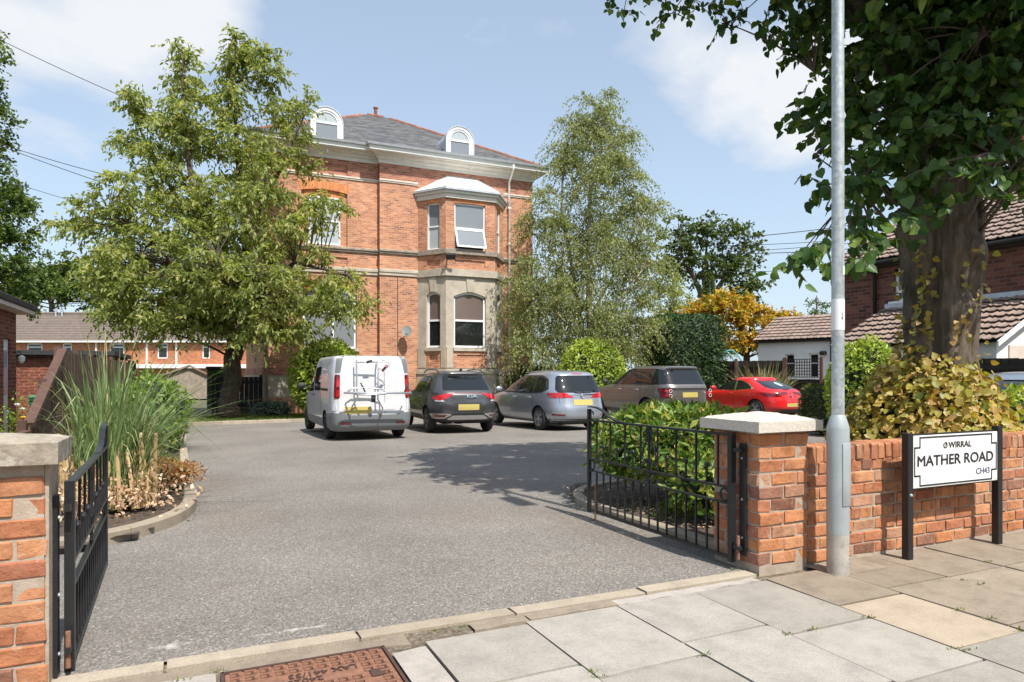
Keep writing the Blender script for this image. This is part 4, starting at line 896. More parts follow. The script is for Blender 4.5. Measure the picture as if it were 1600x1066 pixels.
# bay window
by = thing_ = MB().box(8.9, 13.04, YR+.05, YR+.09, .2, 9.4).build('bay_window', 'house', hs, uv=True)
segs = [(bA, bB), (bB, bC), (bC, bD)]
for k, (p0, p1) in enumerate(segs):
    u = (p1-p0).normalized(); n = Vector((u.y, -u.x, 0)); L = (p1-p0).length
    a0, a1 = (L*.33, L*.785) if k == 0 else (.40, 1.86) if k == 1 else (L*.215, L*.67)
    br = MB(); panel(br, p0, u, n, 0, L, 5.98, 9.10, [(a0, a1, 6.86, 8.92)], .30, [(a0, a1, 6.12, 6.42, .06)]); br.build('bay_brickwork', 'house', by, uv=True)
    arch_band(by, p0, u, n, a0-.03, a1+.03, 8.91, .03, .28)
    if k == 1: window(by, p0, u, n, a0, a1, 6.86, 8.92, ('greyglass', 'glass'), .47, 0, .06, .06, openlow=.36)
    else: window(by, p0, u, n, a0, a1, 6.86, 8.92, ('greyglass', 'netglass') if k == 0 else ('greyglass', 'greyglass'), .5, 0, .06, .06)
    st = MB(); panel(st, p0, u, n, 0, L, 2.50, 5.66, [(a0-.03, a1+.03, 2.50, 4.98)], .30); st.build('stone_surround', 'stone', by)
    arch_fill = MB(); K = 12; P = lambda a, b, z: p0+u*a+n*b+Vector((0, 0, z)); rise = .20 if k == 1 else .14; vs = []
    for i in range(K+1):
        s = i/K; a = a0-.03+(a1-a0+.06)*s; zl = 4.98-rise+rise*(1-(2*s-1)**2)
        for b in (-.002, -.25): vs += [P(a, b, zl), P(a, b, 4.985)]
    arch_fill.add(vs, [f for i in range(K) for f in ((4*i, 4*i+1, 4*i+5, 4*i+4), (4*i+2, 4*i+6, 4*i+7, 4*i+3), (4*i, 4*i+4, 4*i+6, 4*i+2))]).build('arch_spandrel', 'stone', by)
    window(by, p0, u, n, a0-.03, a1+.03, 2.52, 4.98, ('blind', 'glass'), .49, rise, .10, .085)
    cx = (a0+a1)/2; MB().prism([(cx-.13, 4.99), (cx+.13, 4.99), (cx+.20, 5.64), (cx-.20, 5.64)], lambda a, z, c: P(a, c-.02, z), .07).build('keystone', 'stone', by)
    MB().obox(p0, u, n, a0-.06, a1+.06, -.2, .07, 2.36, 2.495).build('sill', 'stone', by)
    bp = MB(); panel(bp, p0, u, n, 0, L, 1.60, 2.36, [], .30, [(a0+.12, a1-.12, 1.86, 2.2, .05)]); bp.build('brick_apron', 'house', by, uv=True)
    for e0, e1 in ((0, a0-.06), (a1+.06, L)): MB().obox(p0, u, n, e0+.02, e1-.02, -.1, .035, 1.62, 2.52).build('apron_pilaster', 'stone', by)
    MB().obox(p0, u, n, 0, L, -.3, .06, -.5, 1.58).build('stone_base', 'stone', by); MB().obox(p0, u, n, 0, L, -.28, .10, 1.34, 1.46).build('base_moulding', 'stone', by)
for nm, mt_, z0, z1, pj in (('bay_string', 'stone', 5.665, 5.975, .13), ('bay_string', 'stone_dk', 6.64, 6.85, .13), ('bay_cornice', 'cornice', 9.10, 9.30, .10), ('bay_cornice', 'cornice', 9.302, 9.42, .20), ('bay_gutter', 'lead', 9.422, 9.52, .30)):
    def offp(d):
        return [Vector((bA.x-d*.9, YR+.05, 0)), Vector((bB.x-d*.42, bB.y-d, 0)), Vector((bC.x+d*.42, bC.y-d, 0)), Vector((bD.x+d*.9, YR+.05, 0))]
    a, b = offp(pj), offp(-.2); MB().prism([(p.x, p.y) for p in a]+[(p.x, p.y) for p in b[::-1]], lambda x, y, c: Vector((x, y, z0+c)), z1-z0).build(nm, mt_, by)
e = offp(.26); ap0, ap1 = Vector((10.3, YR+.02, 10.42)), Vector((11.64, YR+.02, 10.42)); z = 9.525
vs = [(p.x, p.y, z) for p in e]+[tuple(ap0), tuple(ap1)]
MB().add(vs, [(0, 1, 4), (1, 2, 5, 4), (2, 3, 5), (0, 4, 5, 3), (3, 2, 1, 0)]).build('bay_roof', 'white', by)
for a, b in ((0, 4), (1, 4), (2, 5), (3, 5), (4, 5)): MB().tube([vs[a], vs[b]], .035, 6).build('roof_roll', 'lead', by)
# cornice and gutter (stepped out under the eaves)
def prof(path, pts, name, mat, z=0):
    """sweep (out,z) profile along a plan path, mitred"""
    P = [Vector(p) for p in path]; m = len(P); k = len(pts); vs = []
    for i, p in enumerate(P):
        t0 = (P[i]-P[i-1]).normalized() if i else (P[1]-P[0]).normalized(); t1 = (P[i+1]-P[i]).normalized() if i < m-1 else t0
        n0, n1 = Vector((t0.y, -t0.x, 0)), Vector((t1.y, -t1.x, 0)); b = (n0+n1).normalized(); sc = 1/max(.3, b.dot(n0))
        vs += [p+b*(o*sc)+Vector((0, 0, zz_)) for o, zz_ in pts]
    fs = [(i*k+j, i*k+(j+1) % k, (i+1)*k+(j+1) % k, (i+1)*k+j) for i in range(m-1) for j in range(k)]+[tuple(range(k))[::-1], tuple((m-1)*k+j for j in range(k))]
    return MB().add(vs, fs).build(name, mat, hs)
cp = [(XL, YB, 0), (XL, YL, 0), (XM, YL, 0), (XM, YR, 0), (XR, YR, 0), (XR, YB, 0)]
prof(cp, [(-.1, 10.62), (.05, 10.62), (.07, 10.74), (.16, 10.80), (.17, 10.86), (.34, 10.93), (.36, 10.985), (.52, 10.99), (.52, 11.02), (-.1, 11.02)], 'cornice', 'cornice')
prof(cp, [(-.1, 11.021), (.56, 11.021), (.58, 11.20), (-.1, 11.20)], 'fascia', 'white'); prof(cp, [(.50, 11.201), (.66, 11.201), (.69, 11.30), (.66, 11.31), (.50, 11.31)], 'gutter', 'lead')
# hipped slate roof
ez = 11.24; ev = [(XL-.55, YL-.45, ez), (XR+.55, YR-.5, ez), (XR+.55, YB+.55, ez), (XL-.55, YB+.55, ez)]; r0, r1 = Vector((7.95, 36.0, 15.05)), Vector((9.05, 36.0, 15.05))
MB().add(ev+[tuple(r0), tuple(r1)], [(0, 1, 5, 4), (1, 2, 5), (2, 3, 4, 5), (3, 0, 4), (3, 2, 1, 0)]).build('roof', 'slate', hs, uv=True)
rt = MB().lathe([(.095, 0), (.095, .42)], 10, (0, 0, 0), 'x').mesh('ridge_tile'); rt.materials.append(MT['hip']); rt.shade_smooth()
for a, b in ((ev[1], r1), (ev[0], r0), (r0, r1)):
    a, b = Vector(a), Vector(b); d = (b-a).normalized(); n = int((b-a).length/.44)
    for i in range(n):
        o = bpy.data.objects.new('ridge_tile', rt); COL.objects.link(o); o.matrix_basis = Matrix.Translation(a+d*(.44*i+.05)+Vector((0, 0, -.02+random.uniform(-.008, .008)))) @ d.to_track_quat('X', 'Z').to_matrix().to_4x4(); adopt(o, hs)
MB().lathe([(.09, 0), (.09, .34), (.13, .36), (.13, .42), (.09, .44)], 10, (8.45, 36, 15.08)).build('ridge_vent', 'hip', hs)
for cx, yf in ((4.91, 29.95), (10.89, 29.75)):     # barrel roofed dormers
    hw = .62; zb = 11.30; zs = 12.10
    arcp = [(cx-hw, zb)]+[(cx+hw*math.cos(PI-PI*i/16), zs+hw*math.sin(PI-PI*i/16)) for i in range(17)]+[(cx+hw, zb)]
    d = MB().prism(arcp, lambda x, z, c: Vector((x, yf+.03+c, z)), 2.9).build('dormer', 'lead', hs); smooth_angle(d, .5)
    def ring(r_o, r_i, y0, y1, nm, mt_, zlow):
        vs = []; K = 22; pts = [(-1, None)]+[(i/16, i) for i in range(17)]+[(2, None)]
        for r in (r_o, r_i):
            for s, i in pts:
                x = cx-r if s == -1 else cx+r if s == 2 else cx+r*math.cos(PI-PI*s); z = zlow if i is None else zs+r*math.sin(PI-PI*s)
                vs += [(x, y0, z), (x, y1, z)]
        k = len(pts); o_, i_ = 0, 2*k; fs = []
        for j in range(k-1):
            a, b = 2*j, 2*j+2
            fs += [(o_+a, o_+b, i_+b, i_+a), (o_+a+1, i_+a+1, i_+b+1, o_+b+1), (o_+a, o_+a+1, o_+b+1, o_+b), (i_+a, i_+b, i_+b+1, i_+a+1)]
        return MB().add(vs, fs+[(0, i_, i_+1, 1), (2*k-2, 2*k-1, i_+2*k-1, i_+2*k-2)]).build(nm, mt_, d)
    ring(hw+.05, hw-.09, yf-.08, yf+.1, 'dormer_surround', 'white', zb); ring(hw-.095, hw-.17, yf-.05, yf+.02, 'window_frame', 'upvc', zb+.05); ring(hw+.075, hw+.04, yf-.11, yf+.2, 'lead_roll', 'lead', zb)
    MB().box(cx-hw+.17, cx+hw-.17, yf-.05, yf+.02, zs-.04, zs+.04).build('transom', 'upvc', d); MB().box(cx-hw+.1, cx+hw-.1, yf-.06, yf+.02, zb, zb+.1).build('sill', 'upvc', d)
    MB().prism([(cx+(hw-.15)*math.cos(PI*i/14), zs+.035+(hw-.18)*math.sin(PI*i/14)) for i in range(15)], lambda x, z, c: Vector((x, yf-.02+c, z)), .012).build('pane', 'netglass', d)
    MB().box(cx-hw+.16, cx+hw-.16, yf-.02, yf-.008, zb+.1, zs-.04).build('pane', 'greyglass', d)
    if cx < 6: MB().box(cx-.36, cx-.08, yf+.0, yf+.02, zb+.12, zs-.06).build('curtain', 'white', d)
# rainwater pipes, lamp, dish
MB().tube([(13.35, YR-.60, 11.15), (13.35, YR-.58, 10.95), (13.35, YR-.1, 10.45), (13.35, YR-.09, 1.0), (13.45, YR-.09, .8), (13.45, YR-.09, -.3)], .05, 10).build('drainpipe', 'white', hs, smooth=True)
for z in (9.2, 7.5, 5.2, 3.3): MB().box(13.27, 13.43, YR-.15, YR, z, z+.07).build('pipe_bracket', 'white', hs)
MB().tube([(XL+.12, YL-.08, 10.6), (XL+.12, YL-.08, -.3)], .055, 8).build('drainpipe', 'house_dk', hs, smooth=True)
for x, y in ((4.9, YL-.35), (11.3, YR-.35)): MB().tube([(x, y, 11.0), (x, y-.02, 10.76)], .025, 8).build('overflow_pipe', 'upvc', hs)
MB().tube([(7.95, YR-.02, 5.6), (7.96, YR-.02, .3)], .012, 5).build('cable', 'plasticdk', hs); MB().tube([(6.3, YL-.02, 5.6), (7.0, YL-.02, 4.2)], .007, 4).build('cable', 'plasticdk', hs)
MB().box(8.42, 8.60, YR-.02, YR+.01, 4.95, 5.04).build('air_brick', 'stone_dk', hs)
dish = thing('satellite_dish', 'grey satellite dish on an arm on the villa front wall', 'satellite dish', (8.25, YR, 3.1))
dm = MB(); prf = [(r, .24*r*r*1.4) for r in (.001, .1, .2, .3, .34)]; dm.lathe(prf+[(.345, prf[-1][1]-.01), (.3, .02), (.1, -.02)], 24); do = dm.build('dish', 'plasticgr', dish); smooth_angle(do, .8)
do.matrix_parent_inverse = Matrix(); do.location = (-.0, -.42, .12); do.scale = (.68, .76, .68); do.rotation_euler = (R(68), 0, R(-22))
MB().tube([(8.25, YR, 3.02), (8.25, YR-.22, 3.05), (8.25, YR-.38, 3.18)], .025, 8).build('mounting_arm', 'lampgrey', dish); MB().tube([(8.25, YR-.36, 2.95), (8.16, YR-.80, 3.05)], .014, 6).build('feed_arm', 'lampgrey', dish); MB().box(8.10, 8.20, YR-.86, YR-.76, 3.02, 3.12).build('receiver', 'plasticgr', dish)
fl = thing('floodlight', 'small black floodlight on the bay window of the villa', 'floodlight', (10.0, 28.4, 6.35))
MB().tube([(9.85, 28.5, 6.52), (9.85, 28.2, 6.42)], .03, 6).build('bracket', 'black', fl); f_ = MB().box(-.20, .20, -.09, .09, -.13, .13).build('lamp_head', 'black', fl, bevel=.02); f_.matrix_parent_inverse = Matrix(); f_.location = (-.12, -.30, .10); f_.rotation_euler = (R(35), 0, R(-20)); fl_l = MB().box(-.17, .17, -.1, -.092, -.1, .1).build('lens', 'carglass', fl); fl_l.matrix_parent_inverse = Matrix(); fl_l.matrix_basis = f_.matrix_basis.copy() @ Matrix.Identity(4); fl_l.location = f_.location; fl_l.rotation_euler = f_.rotation_euler
# ------------------------------------------------------------------ vehicles
def pchip(xs, ys, q):
    xs, ys = np.array(xs, float), np.array(ys, float); h = np.diff(xs); dl = np.diff(ys)/h; m = np.zeros(len(xs)); m[0], m[-1] = dl[0], dl[-1]
    for i in range(1, len(xs)-1):
        if dl[i-1]*dl[i] > 0: w1, w2 = 2*h[i]+h[i-1], h[i]+2*h[i-1]; m[i] = (w1+w2)/(w1/dl[i-1]+w2/dl[i])
    k = np.clip(np.searchsorted(xs, q)-1, 0, len(xs)-2); t = (q-xs[k])/h[k]
    return (2*t**3-3*t**2+1)*ys[k]+(t**3-2*t**2+t)*h[k]*m[k]+(-2*t**3+3*t**2)*ys[k+1]+(t**3-t**2)*h[k]*m[k+1]
def body_mesh(levels, nr, nf, mid=.5, NA=72, ND=60):
    """vehicle shell from horizontal outlines: (z, y rear, y front, half width)"""
    lv = np.array(levels); s = np.concatenate([[0], np.cumsum(np.sqrt(np.diff(lv[:, 0])**2+.05*(np.diff(lv[:, 1])**2+np.diff(lv[:, 2])**2)+np.diff(lv[:, 3])**2)+1e-4)])
    q = np.linspace(0, s[-1], ND); z, yr, yf, w_ = [pchip(s, lv[:, i], q) for i in range(4)]
    V = []; L0 = lv[:, 2].max()
    for k in range(ND):
        c = yr[k]+(yf[k]-yr[k])*mid
        for i in range(NA):
            a = 2*PI*i/NA; ca, sa = math.cos(a), math.sin(a); n = nf if sa > 0 else nr
            rx = abs(ca)**(2/n); ry = abs(sa)**(2/n)
            V.append((math.copysign(w_[k]*rx, ca), c+math.copysign(ry, sa)*((yf[k]-c) if sa > 0 else (c-yr[k])), z[k]))
    Fs = [(k*NA+i, k*NA+(i+1) % NA, (k+1)*NA+(i+1) % NA, (k+1)*NA+i) for k in range(ND-1) for i in range(NA)]+[tuple(range(NA))[::-1], tuple((ND-1)*NA+i for i in range(NA))]
    return V, Fs
def carve(me, cyls):
    """cut wheel arches out of a shell"""
    o = bpy.data.objects.new('tmp', me); COL.objects.link(o); tmp = []
    mb = MB()
    for x0, x1, y, z, r in cyls: mb.lathe([(r, min(x0, x1)), (r, max(x0, x1))], 28, (0, y, z), 'x')
    cm = mb.mesh('cut'); cm.materials.append(MT['well']); me.materials.append(MT['well']); c = bpy.data.objects.new('cut', cm); COL.objects.link(c)
    md = o.modifiers.new('b', 'BOOLEAN'); md.operation = 'DIFFERENCE'; md.object = c; md.solver = 'EXACT'; md.material_mode = 'TRANSFER' if hasattr(md, 'material_mode') else md.material_mode
    dg = bpy.context.evaluated_depsgraph_get(); dg.update(); r = bpy.data.meshes.new_from_object(o.evaluated_get(dg)); bpy.data.objects.remove(o); bpy.data.objects.remove(c); return r
def vehicle(name, label, cat, loc, rz, levels, nr, nf, mat, wheels, wr, mid=.5, rim='rim', group='cars parked in the drive', tw=.21):
    t = thing(name, label, cat, loc, rz, group); V, Fs = body_mesh(levels, nr, nf, mid)
    me = MB().add(V, Fs).mesh('body'); bvh = BVHTree.FromPolygons([Vector(v) for v in V], Fs); me.materials.append(MT[mat])
    W_ = max(l[3] for l in levels)
    me2 = carve(me, [(s*(W_-.30), s*(W_+.2), y, wr-.005, wr*1.13) for y in wheels for s in (-1, 1)])
    b = link('body', me2, t, False); me2.shade_smooth(); me2.set_sharp_from_angle(angle=.7)
    # wheels
    tp = [(wr*.60, -tw/2+.01), (wr*.88, -tw/2), (wr*.97, -tw/2+.02), (wr, -tw*.25), (wr, tw*.25), (wr*.97, tw/2-.02), (wr*.88, tw/2), (wr*.60, tw/2-.01)]
    ty = MB().lathe(tp, 36, (0, 0, 0), 'x', False).mesh('tyre'); ty.materials.append(MT['tyre']); ty.shade_smooth()
    rb = MB(); rb.lathe([(wr*.655, -tw/2+.012), (wr*.66, -tw/2+.004), (wr*.62, -tw/2+.004), (wr*.60, -tw/2+.05), (wr*.58, -tw/2+.09)], 32, (0, 0, 0), 'x', False)
    for k in range(10):
        a = 2*PI*k/10+(.12 if k % 2 else -.12); ca, sa = math.cos(a), math.sin(a); u = Vector((0, ca, sa)); v = Vector((0, -sa, ca)); x0 = -tw/2+.012
        w0, w1 = wr*.055, wr*.05
        rb.add([Vector((x0, 0, 0))+u*wr*.1-v*w0, Vector((x0, 0, 0))+u*wr*.1+v*w0, Vector((x0, 0, 0))+u*wr*.63+v*w1, Vector((x0, 0, 0))+u*wr*.63-v*w1, Vector((x0+.04, 0, 0))+u*wr*.1-v*w0, Vector((x0+.04, 0, 0))+u*wr*.1+v*w0, Vector((x0+.04, 0, 0))+u*wr*.63+v*w1, Vector((x0+.04, 0, 0))+u*wr*.63-v*w1], [(0, 1, 2, 3), (7, 6, 5, 4), (0, 4, 5, 1), (1, 5, 6, 2), (2, 6, 7, 3), (3, 7, 4, 0)])
    rb.lathe([(wr*.14, -tw/2+.005), (wr*.12, -tw/2-.004), (.001, -tw/2-.005)], 14, (0, 0, 0), 'x'); rm = rb.mesh('rim'); rm.materials.append(MT[rim])
    dk = MB().lathe([(wr*.61, -tw/2+.07), (.001, -tw/2+.075)], 20, (0, 0, 0), 'x').mesh('brake_disc'); dk.materials.append(MT['well'])
    for y in wheels:
        for s in (-1, 1):
            wo = link('wheel', ty, t, False); wo.name = 'wheel'; wo.location = (s*(W_-.03-tw/2), y, wr); wo.rotation_euler = (0, 0, 0 if s < 0 else PI)
            for m_, n_ in ((rm, 'rim'), (dk, 'brake_disc')): link(n_, m_, wo, False)
    def decal(nm, poly, mat, view=0, off=.004, thick=.012, step=.05, parent=None, round_=0):
        """a panel laid on the shell: poly in (across, height) seen from `view` degrees (0 = from behind, 90 = from the left, -90 = from the right)"""
        a = R(view); d = Vector((math.sin(a), math.cos(a), 0)); u = Vector((d.y, -d.x, 0))
        if round_:
            q = []
            for i in range(len(poly)):
                p0, p1, p2 = Vector(poly[i-1]), Vector(poly[i]), Vector(poly[(i+1) % len(poly)]); e0, e1 = (p0-p1), (p2-p1); r = min(round_, e0.length*.45, e1.length*.45); A, B = p1+e0.normalized()*r, p1+e1.normalized()*r
                for k in range(5): t_ = k/4; q.append(tuple(A.lerp(p1, t_).lerp(p1.lerp(B, t_), t_)))
            poly = q
        bm = bmesh.new(); bm.faces.new([bm.verts.new((p[0], p[1], 0)) for p in poly])
        xs, zs = [p[0] for p in poly], [p[1] for p in poly]
        for ax, lo, hi in ((0, min(xs), max(xs)), (1, min(zs), max(zs))):
            k = max(1, int((hi-lo)/step))
            for i in range(1, k):
                co_ = [0, 0, 0]; co_[ax] = lo+(hi-lo)*i/k; no_ = [0, 0, 0]; no_[ax] = 1
                bmesh.ops.bisect_plane(bm, geom=bm.verts[:]+bm.edges[:]+bm.faces[:], plane_co=co_, plane_no=no_)
        bad = []
        for v in bm.verts:
            o_ = u*v.co.x+Vector((0, 2.3, 0))*0+Vector((0, 0, v.co.y)); st = o_-d*6+(Vector((0, 2.2, 0)) if False else Vector((0, 0, 0)))
            h, nn, ix, ds = bvh.ray_cast(st, d)
            if h is None: bad.append(v)
            else:
                if nn.dot(d) > 0: nn = -nn
                v.co = h+nn*off; v.normal = nn
        if bad: bmesh.ops.delete(bm, geom=bad, context='VERTS')
        bm.normal_update()
        if sum(f.normal.dot(d) for f in bm.faces) > 0: bmesh.ops.reverse_faces(bm, faces=bm.faces)
        if bm.faces:
            ex = bmesh.ops.extrude_face_region(bm, geom=bm.faces[:]); 
            for v in [g for g in ex['geom'] if isinstance(g, bmesh.types.BMVert)]: v.co -= d*-thick*0
            # the original faces become the back, moved inwards
            nv = {g for g in ex['geom'] if isinstance(g, bmesh.types.BMVert)}
            for v in bm.verts:
                if v not in nv: v.co += d*thick
            bmesh.ops.recalc_face_normals(bm, faces=bm.faces)
        m_ = bpy.data.meshes.new(nm); bm.to_mesh(m_); bm.free(); m_.materials.append(MT[mat]); o = link(nm, m_, parent or t, False)
        m_.shade_smooth(); m_.set_sharp_from_angle(angle=.5); return o
    t2 = t
    return t, decal, bvh
def mirror(poly): return [(-x, z) for x, z in poly]
def textbadge(t, txt, size, loc, mat='chrome', tilt=90, name='badge', bold=.002, sx=1.2):
    me = text_mesh(txt, size, .004, bold); me.materials.append(MT[mat]); o = link(name, me, t, False); o.rotation_euler = (R(tilt), 0, 0); o.location = loc; o.scale = (sx, 1, 1); return o
def badge(t, loc, r=.045, tilt=0):
    mb = MB(); mb.tube([(r*math.cos(2*PI*i/16), 0, r*math.sin(2*PI*i/16)) for i in range(17)], r*.18, 6); mb.tube([(-r*.7, -.004, r*.1), (0, -.004, r*.35), (r*.3, -.004, -.1*r), (r*.75, -.004, -.3*r)], r*.2, 5); mb.lathe([(r*.95, 0), (.001, -.004)], 16, (0, .004, 0), 'y'); o = mb.build('badge', 'chrome', t, world=False); o.location = loc; o.rotation_euler = (R(tilt), 0, 0); return o
def door_lines(decal, ys, z0, z1, view=90):
    for y in ys:
        s = -1 if view > 0 else 1
        decal('door_gap', [(s*y-.006, z0), (s*y+.006, z0), (s*y+.006, z1), (s*y-.006, z1)], 'plasticdk', view, .0012, .004, .1)
def handle(t, bvh, y, z, side=-1, mat='chrome'):
    h, n, i, d = bvh.ray_cast(Vector((side*3, y, z)), Vector((-side, 0, 0)))
    if h: MB().tube([(h.x+side*-.005, y-.10, z-.004), (h.x+side*.03, y-.07, z), (h.x+side*.03, y+.06, z), (h.x+side*-.005, y+.10, z)], .013, 6).build('door_handle', mat, t, world=False)
def mirror_unit(t, x, y, z, mat):
    s = 1 if x > 0 else -1
    MB().tube([(x, y, z), (x+s*.14, y-.02, z+.03)], .025, 6).build('mirror_arm', 'plasticdk', t, world=False)
    o = MB().lathe([(.02, -.06), (.085, -.05), (.10, 0), (.08, .06), (.02, .10)], 14, (0, 0, 0), 'y').build('wing_mirror', mat, t, smooth=True, world=False); o.location = (x+s*.20, y, z+.06); o.scale = (1.15, 1, .85)
SIDE = 90   # seen from the left the across axis runs forward: across = -y
def sp(pts): return [(-y, z) for y, z in pts]
def both(decal, nm, pts, mat, **k):
    decal(nm, sp(pts), mat, 90, **k); decal(nm, [(y, z) for y, z in pts], mat, -90, **k)
def interior_shelf(*a): pass

# white panel van with a bicycle rack
vt, dc, bv = vehicle('panel_van', 'white panel van with grey bumper parked leftmost in the row', 'van', (3.62, 15.62, gz(16.5)), R(.5),
  [(.24, .16, 4.6, .86), (.34, .03, 4.74, .93), (.60, .0, 4.78, .95), (.9, .02, 4.72, .955), (1.03, .03, 4.4, .95), (1.15, .035, 3.95, .945), (1.5, .06, 3.42, .92), (1.78, .09, 2.98, .885), (1.90, .12, 2.78, .865), (1.945, .18, 2.65, .82), (1.965, .34, 2.45, .68), (1.975, .9, 2.0, .3)], 11, 5, 'p_white', (.92, 4.0), .33, rim='plasticdk')
dc('bumper', [(-.965, .25), (.965, .25), (.965, .50), (.93, .60), (-.93, .60), (-.965, .50)], 'plasticgr', 0, .03, .06, round_=.03)
for s in (-1, 1):
    f = (lambda P: P) if s < 0 else mirror
    dc('corner_trim', [(s*x+s*.0, z) for x, z in ((.30, .25), (1.05, .25), (1.05, .60), (.62, .66), (.30, .62))], 'plasticgr', -s*55, .02, .03, round_=.04)
    dc('corner_trim', [(s*x, z) for x, z in ((.585, 1.56), (.70, 1.56), (.70, 1.90), (.64, 1.94), (.56, 1.94))], 'plasticgr', -s*45, .006, .012, round_=.03)
    dc('tail_light', [(s*x, z) for x, z in ((.575, .98), (.70, .98), (.70, 1.52), (.59, 1.52))], 'redlens_dk', -s*45, .014, .02, round_=.03)
    for z0, z1 in ((1.02, 1.17), (1.24, 1.42)): dc('red_lens', [(s*x, z) for x, z in ((.585, z0), (.64, z0), (.64, z1), (.59, z1))], 'redlens', -s*45, .022, .02, round_=.02)
    dc('reflector', [(s*x, z) for x, z in ((.52, .40), (.74, .40), (.74, .45), (.52, .45))], 'redlens_dk', 0, .036, .02)
    dc('marker_lamp', [(s*x, z) for x, z in ((.58, .70), (.70, .70), (.70, .84), (.58, .84))], 'clearlens', -s*50, .010, .02, round_=.03)
    both_ = None
dc('door_seam', [(.26, .62), (.268, .62), (.268, 1.88), (.26, 1.88)], 'plasticdk', 0, .0015, .004, .2)
for a, b, c, d in ((-.80, .78, 1.80, 1.806), (-.80, .78, .70, .706)): dc('pressed_line', [(a, c), (b, c), (b, d), (a, d)], 'plasticgr', 0, .0015, .004, .3)
for x in (-.80, .78): dc('pressed_line', [(x, .70), (x+.006, .70), (x+.006, 1.80), (x, 1.80)], 'plasticgr', 0, .0015, .004, .3)
dc('recess_panel', [(-.70, .72), (.55, .72), (.55, .88), (-.70, .88)], 'p_white', 0, .004, .01, round_=.03)
dc('number_plate', [(-.66, .63), (-.06, .63), (-.06, .79), (-.66, .79)], 'plate', 0, .012, .01)
both(dc, 'side_window', [(1.55, 1.13), (2.42, 1.13), (2.42, 1.70), (1.62, 1.72)], 'carglass', round_=.06); both(dc, 'door_window', [(2.55, 1.10), (3.55, 1.08), (3.40, 1.35), (3.02, 1.68), (2.58, 1.70)], 'carglass', round_=.05)
both(dc, 'side_trim', [(.55, 1.14), (1.50, 1.14), (1.50, 1.20), (.55, 1.20)], 'plasticdk', off=.006); both(dc, 'sill_trim', [(1.35, .30), (3.55, .30), (3.55, .48), (1.35, .48)], 'plasticgr', off=.01)
door_lines(dc, (1.48, 2.50, 3.62), .50, 1.75); dc('windscreen', [(-.78, 1.15), (.78, 1.15), (.66, 1.76), (-.66, 1.76)], 'carglass', 180, .004, round_=.08)
for y in (2.40, 2.68): handle(vt, bv, y, 1.02, -1, 'plasticdk')
for s in (-1, 1): mirror_unit(vt, s*.93, 3.45, 1.17, 'plasticdk')
MB().box(-.75, .75, .35, .9, .20, .34).box(-.1, .1, .9, 3.9, .2, .3).box(-.8, .8, .85, .98, .26, .34).build('underbody', 'well', vt, world=False)
# bicycle rack hung on the van doors
bk = thing('bicycle_rack', 'empty tubular silver bicycle rack strapped to the back of the white van', 'bicycle rack', (3.62, 15.62, gz(16.5)+.7), R(.5))
def tb(nm, pts, r, mat='alu', n=8): return MB().tube(pts, r, n).build(nm, mat, bk, smooth=True, world=False)
zb = -.7
def B(x, y, z): return (x, y-.02, z+zb)
tb('upright', [B(-.42, -.08, 1.94), B(-.42, -.10, 1.86), B(-.42, -.12, 1.2), B(-.40, -.14, 1.0), B(-.50, -.05, .82), B(-.52, .0, .72)], .018)
tb('upright', [B(.10, -.03, 1.98), B(.08, -.12, 1.9), B(.06, -.14, 1.2), B(.06, -.14, .95), B(.18, -.1, .75), B(.16, .0, .55)], .018)
tb('crossbar', [B(-.40, -.11, 1.80), B(.06, -.13, 1.81)], .016); tb('crossbar', [B(-.40, -.13, 1.24), B(.06, -.15, 1.24)], .014)
tb('carrier_hoop', [B(-.62, -.16, 1.16), B(-.55, -.30, 1.10), B(-.45, -.48, 1.08), B(-.1, -.52, 1.08), B(.15, -.50, 1.09), B(.20, -.34, 1.12), B(.16, -.18, 1.18), B(-.1, -.14, 1.22), B(-.5, -.14, 1.22), B(-.62, -.16, 1.16)], .018)
for y in (-.28, -.44): tb('wheel_rail', [B(-.74, y, 1.12), B(.76, y, 1.10)], .022)
for x in (-.28, .62): tb('wheel_strap', [B(x, -.36, 1.13), B(x-.10 if x < 0 else x+.10, -.34, 1.34)], .016, 'plasticdk')
tb('hook_arm', [B(.06, -.14, 1.66), B(.20, -.22, 1.64), B(.30, -.24, 1.74), B(.26, -.24, 1.83), B(.12, -.2, 1.86)], .010, 'alu'); tb('clamp', [B(.14, -.22, 1.60), B(.24, -.26, 1.74)], .03, 'redlens_dk'); tb('clamp', [B(-.20, -.14, 1.80), B(-.08, -.16, 1.84)], .03, 'plasticdk')
tb('strap_roller', [B(-.06, -.20, .90), B(-.06, -.20, 1.06)], .05, 'plasticdk')
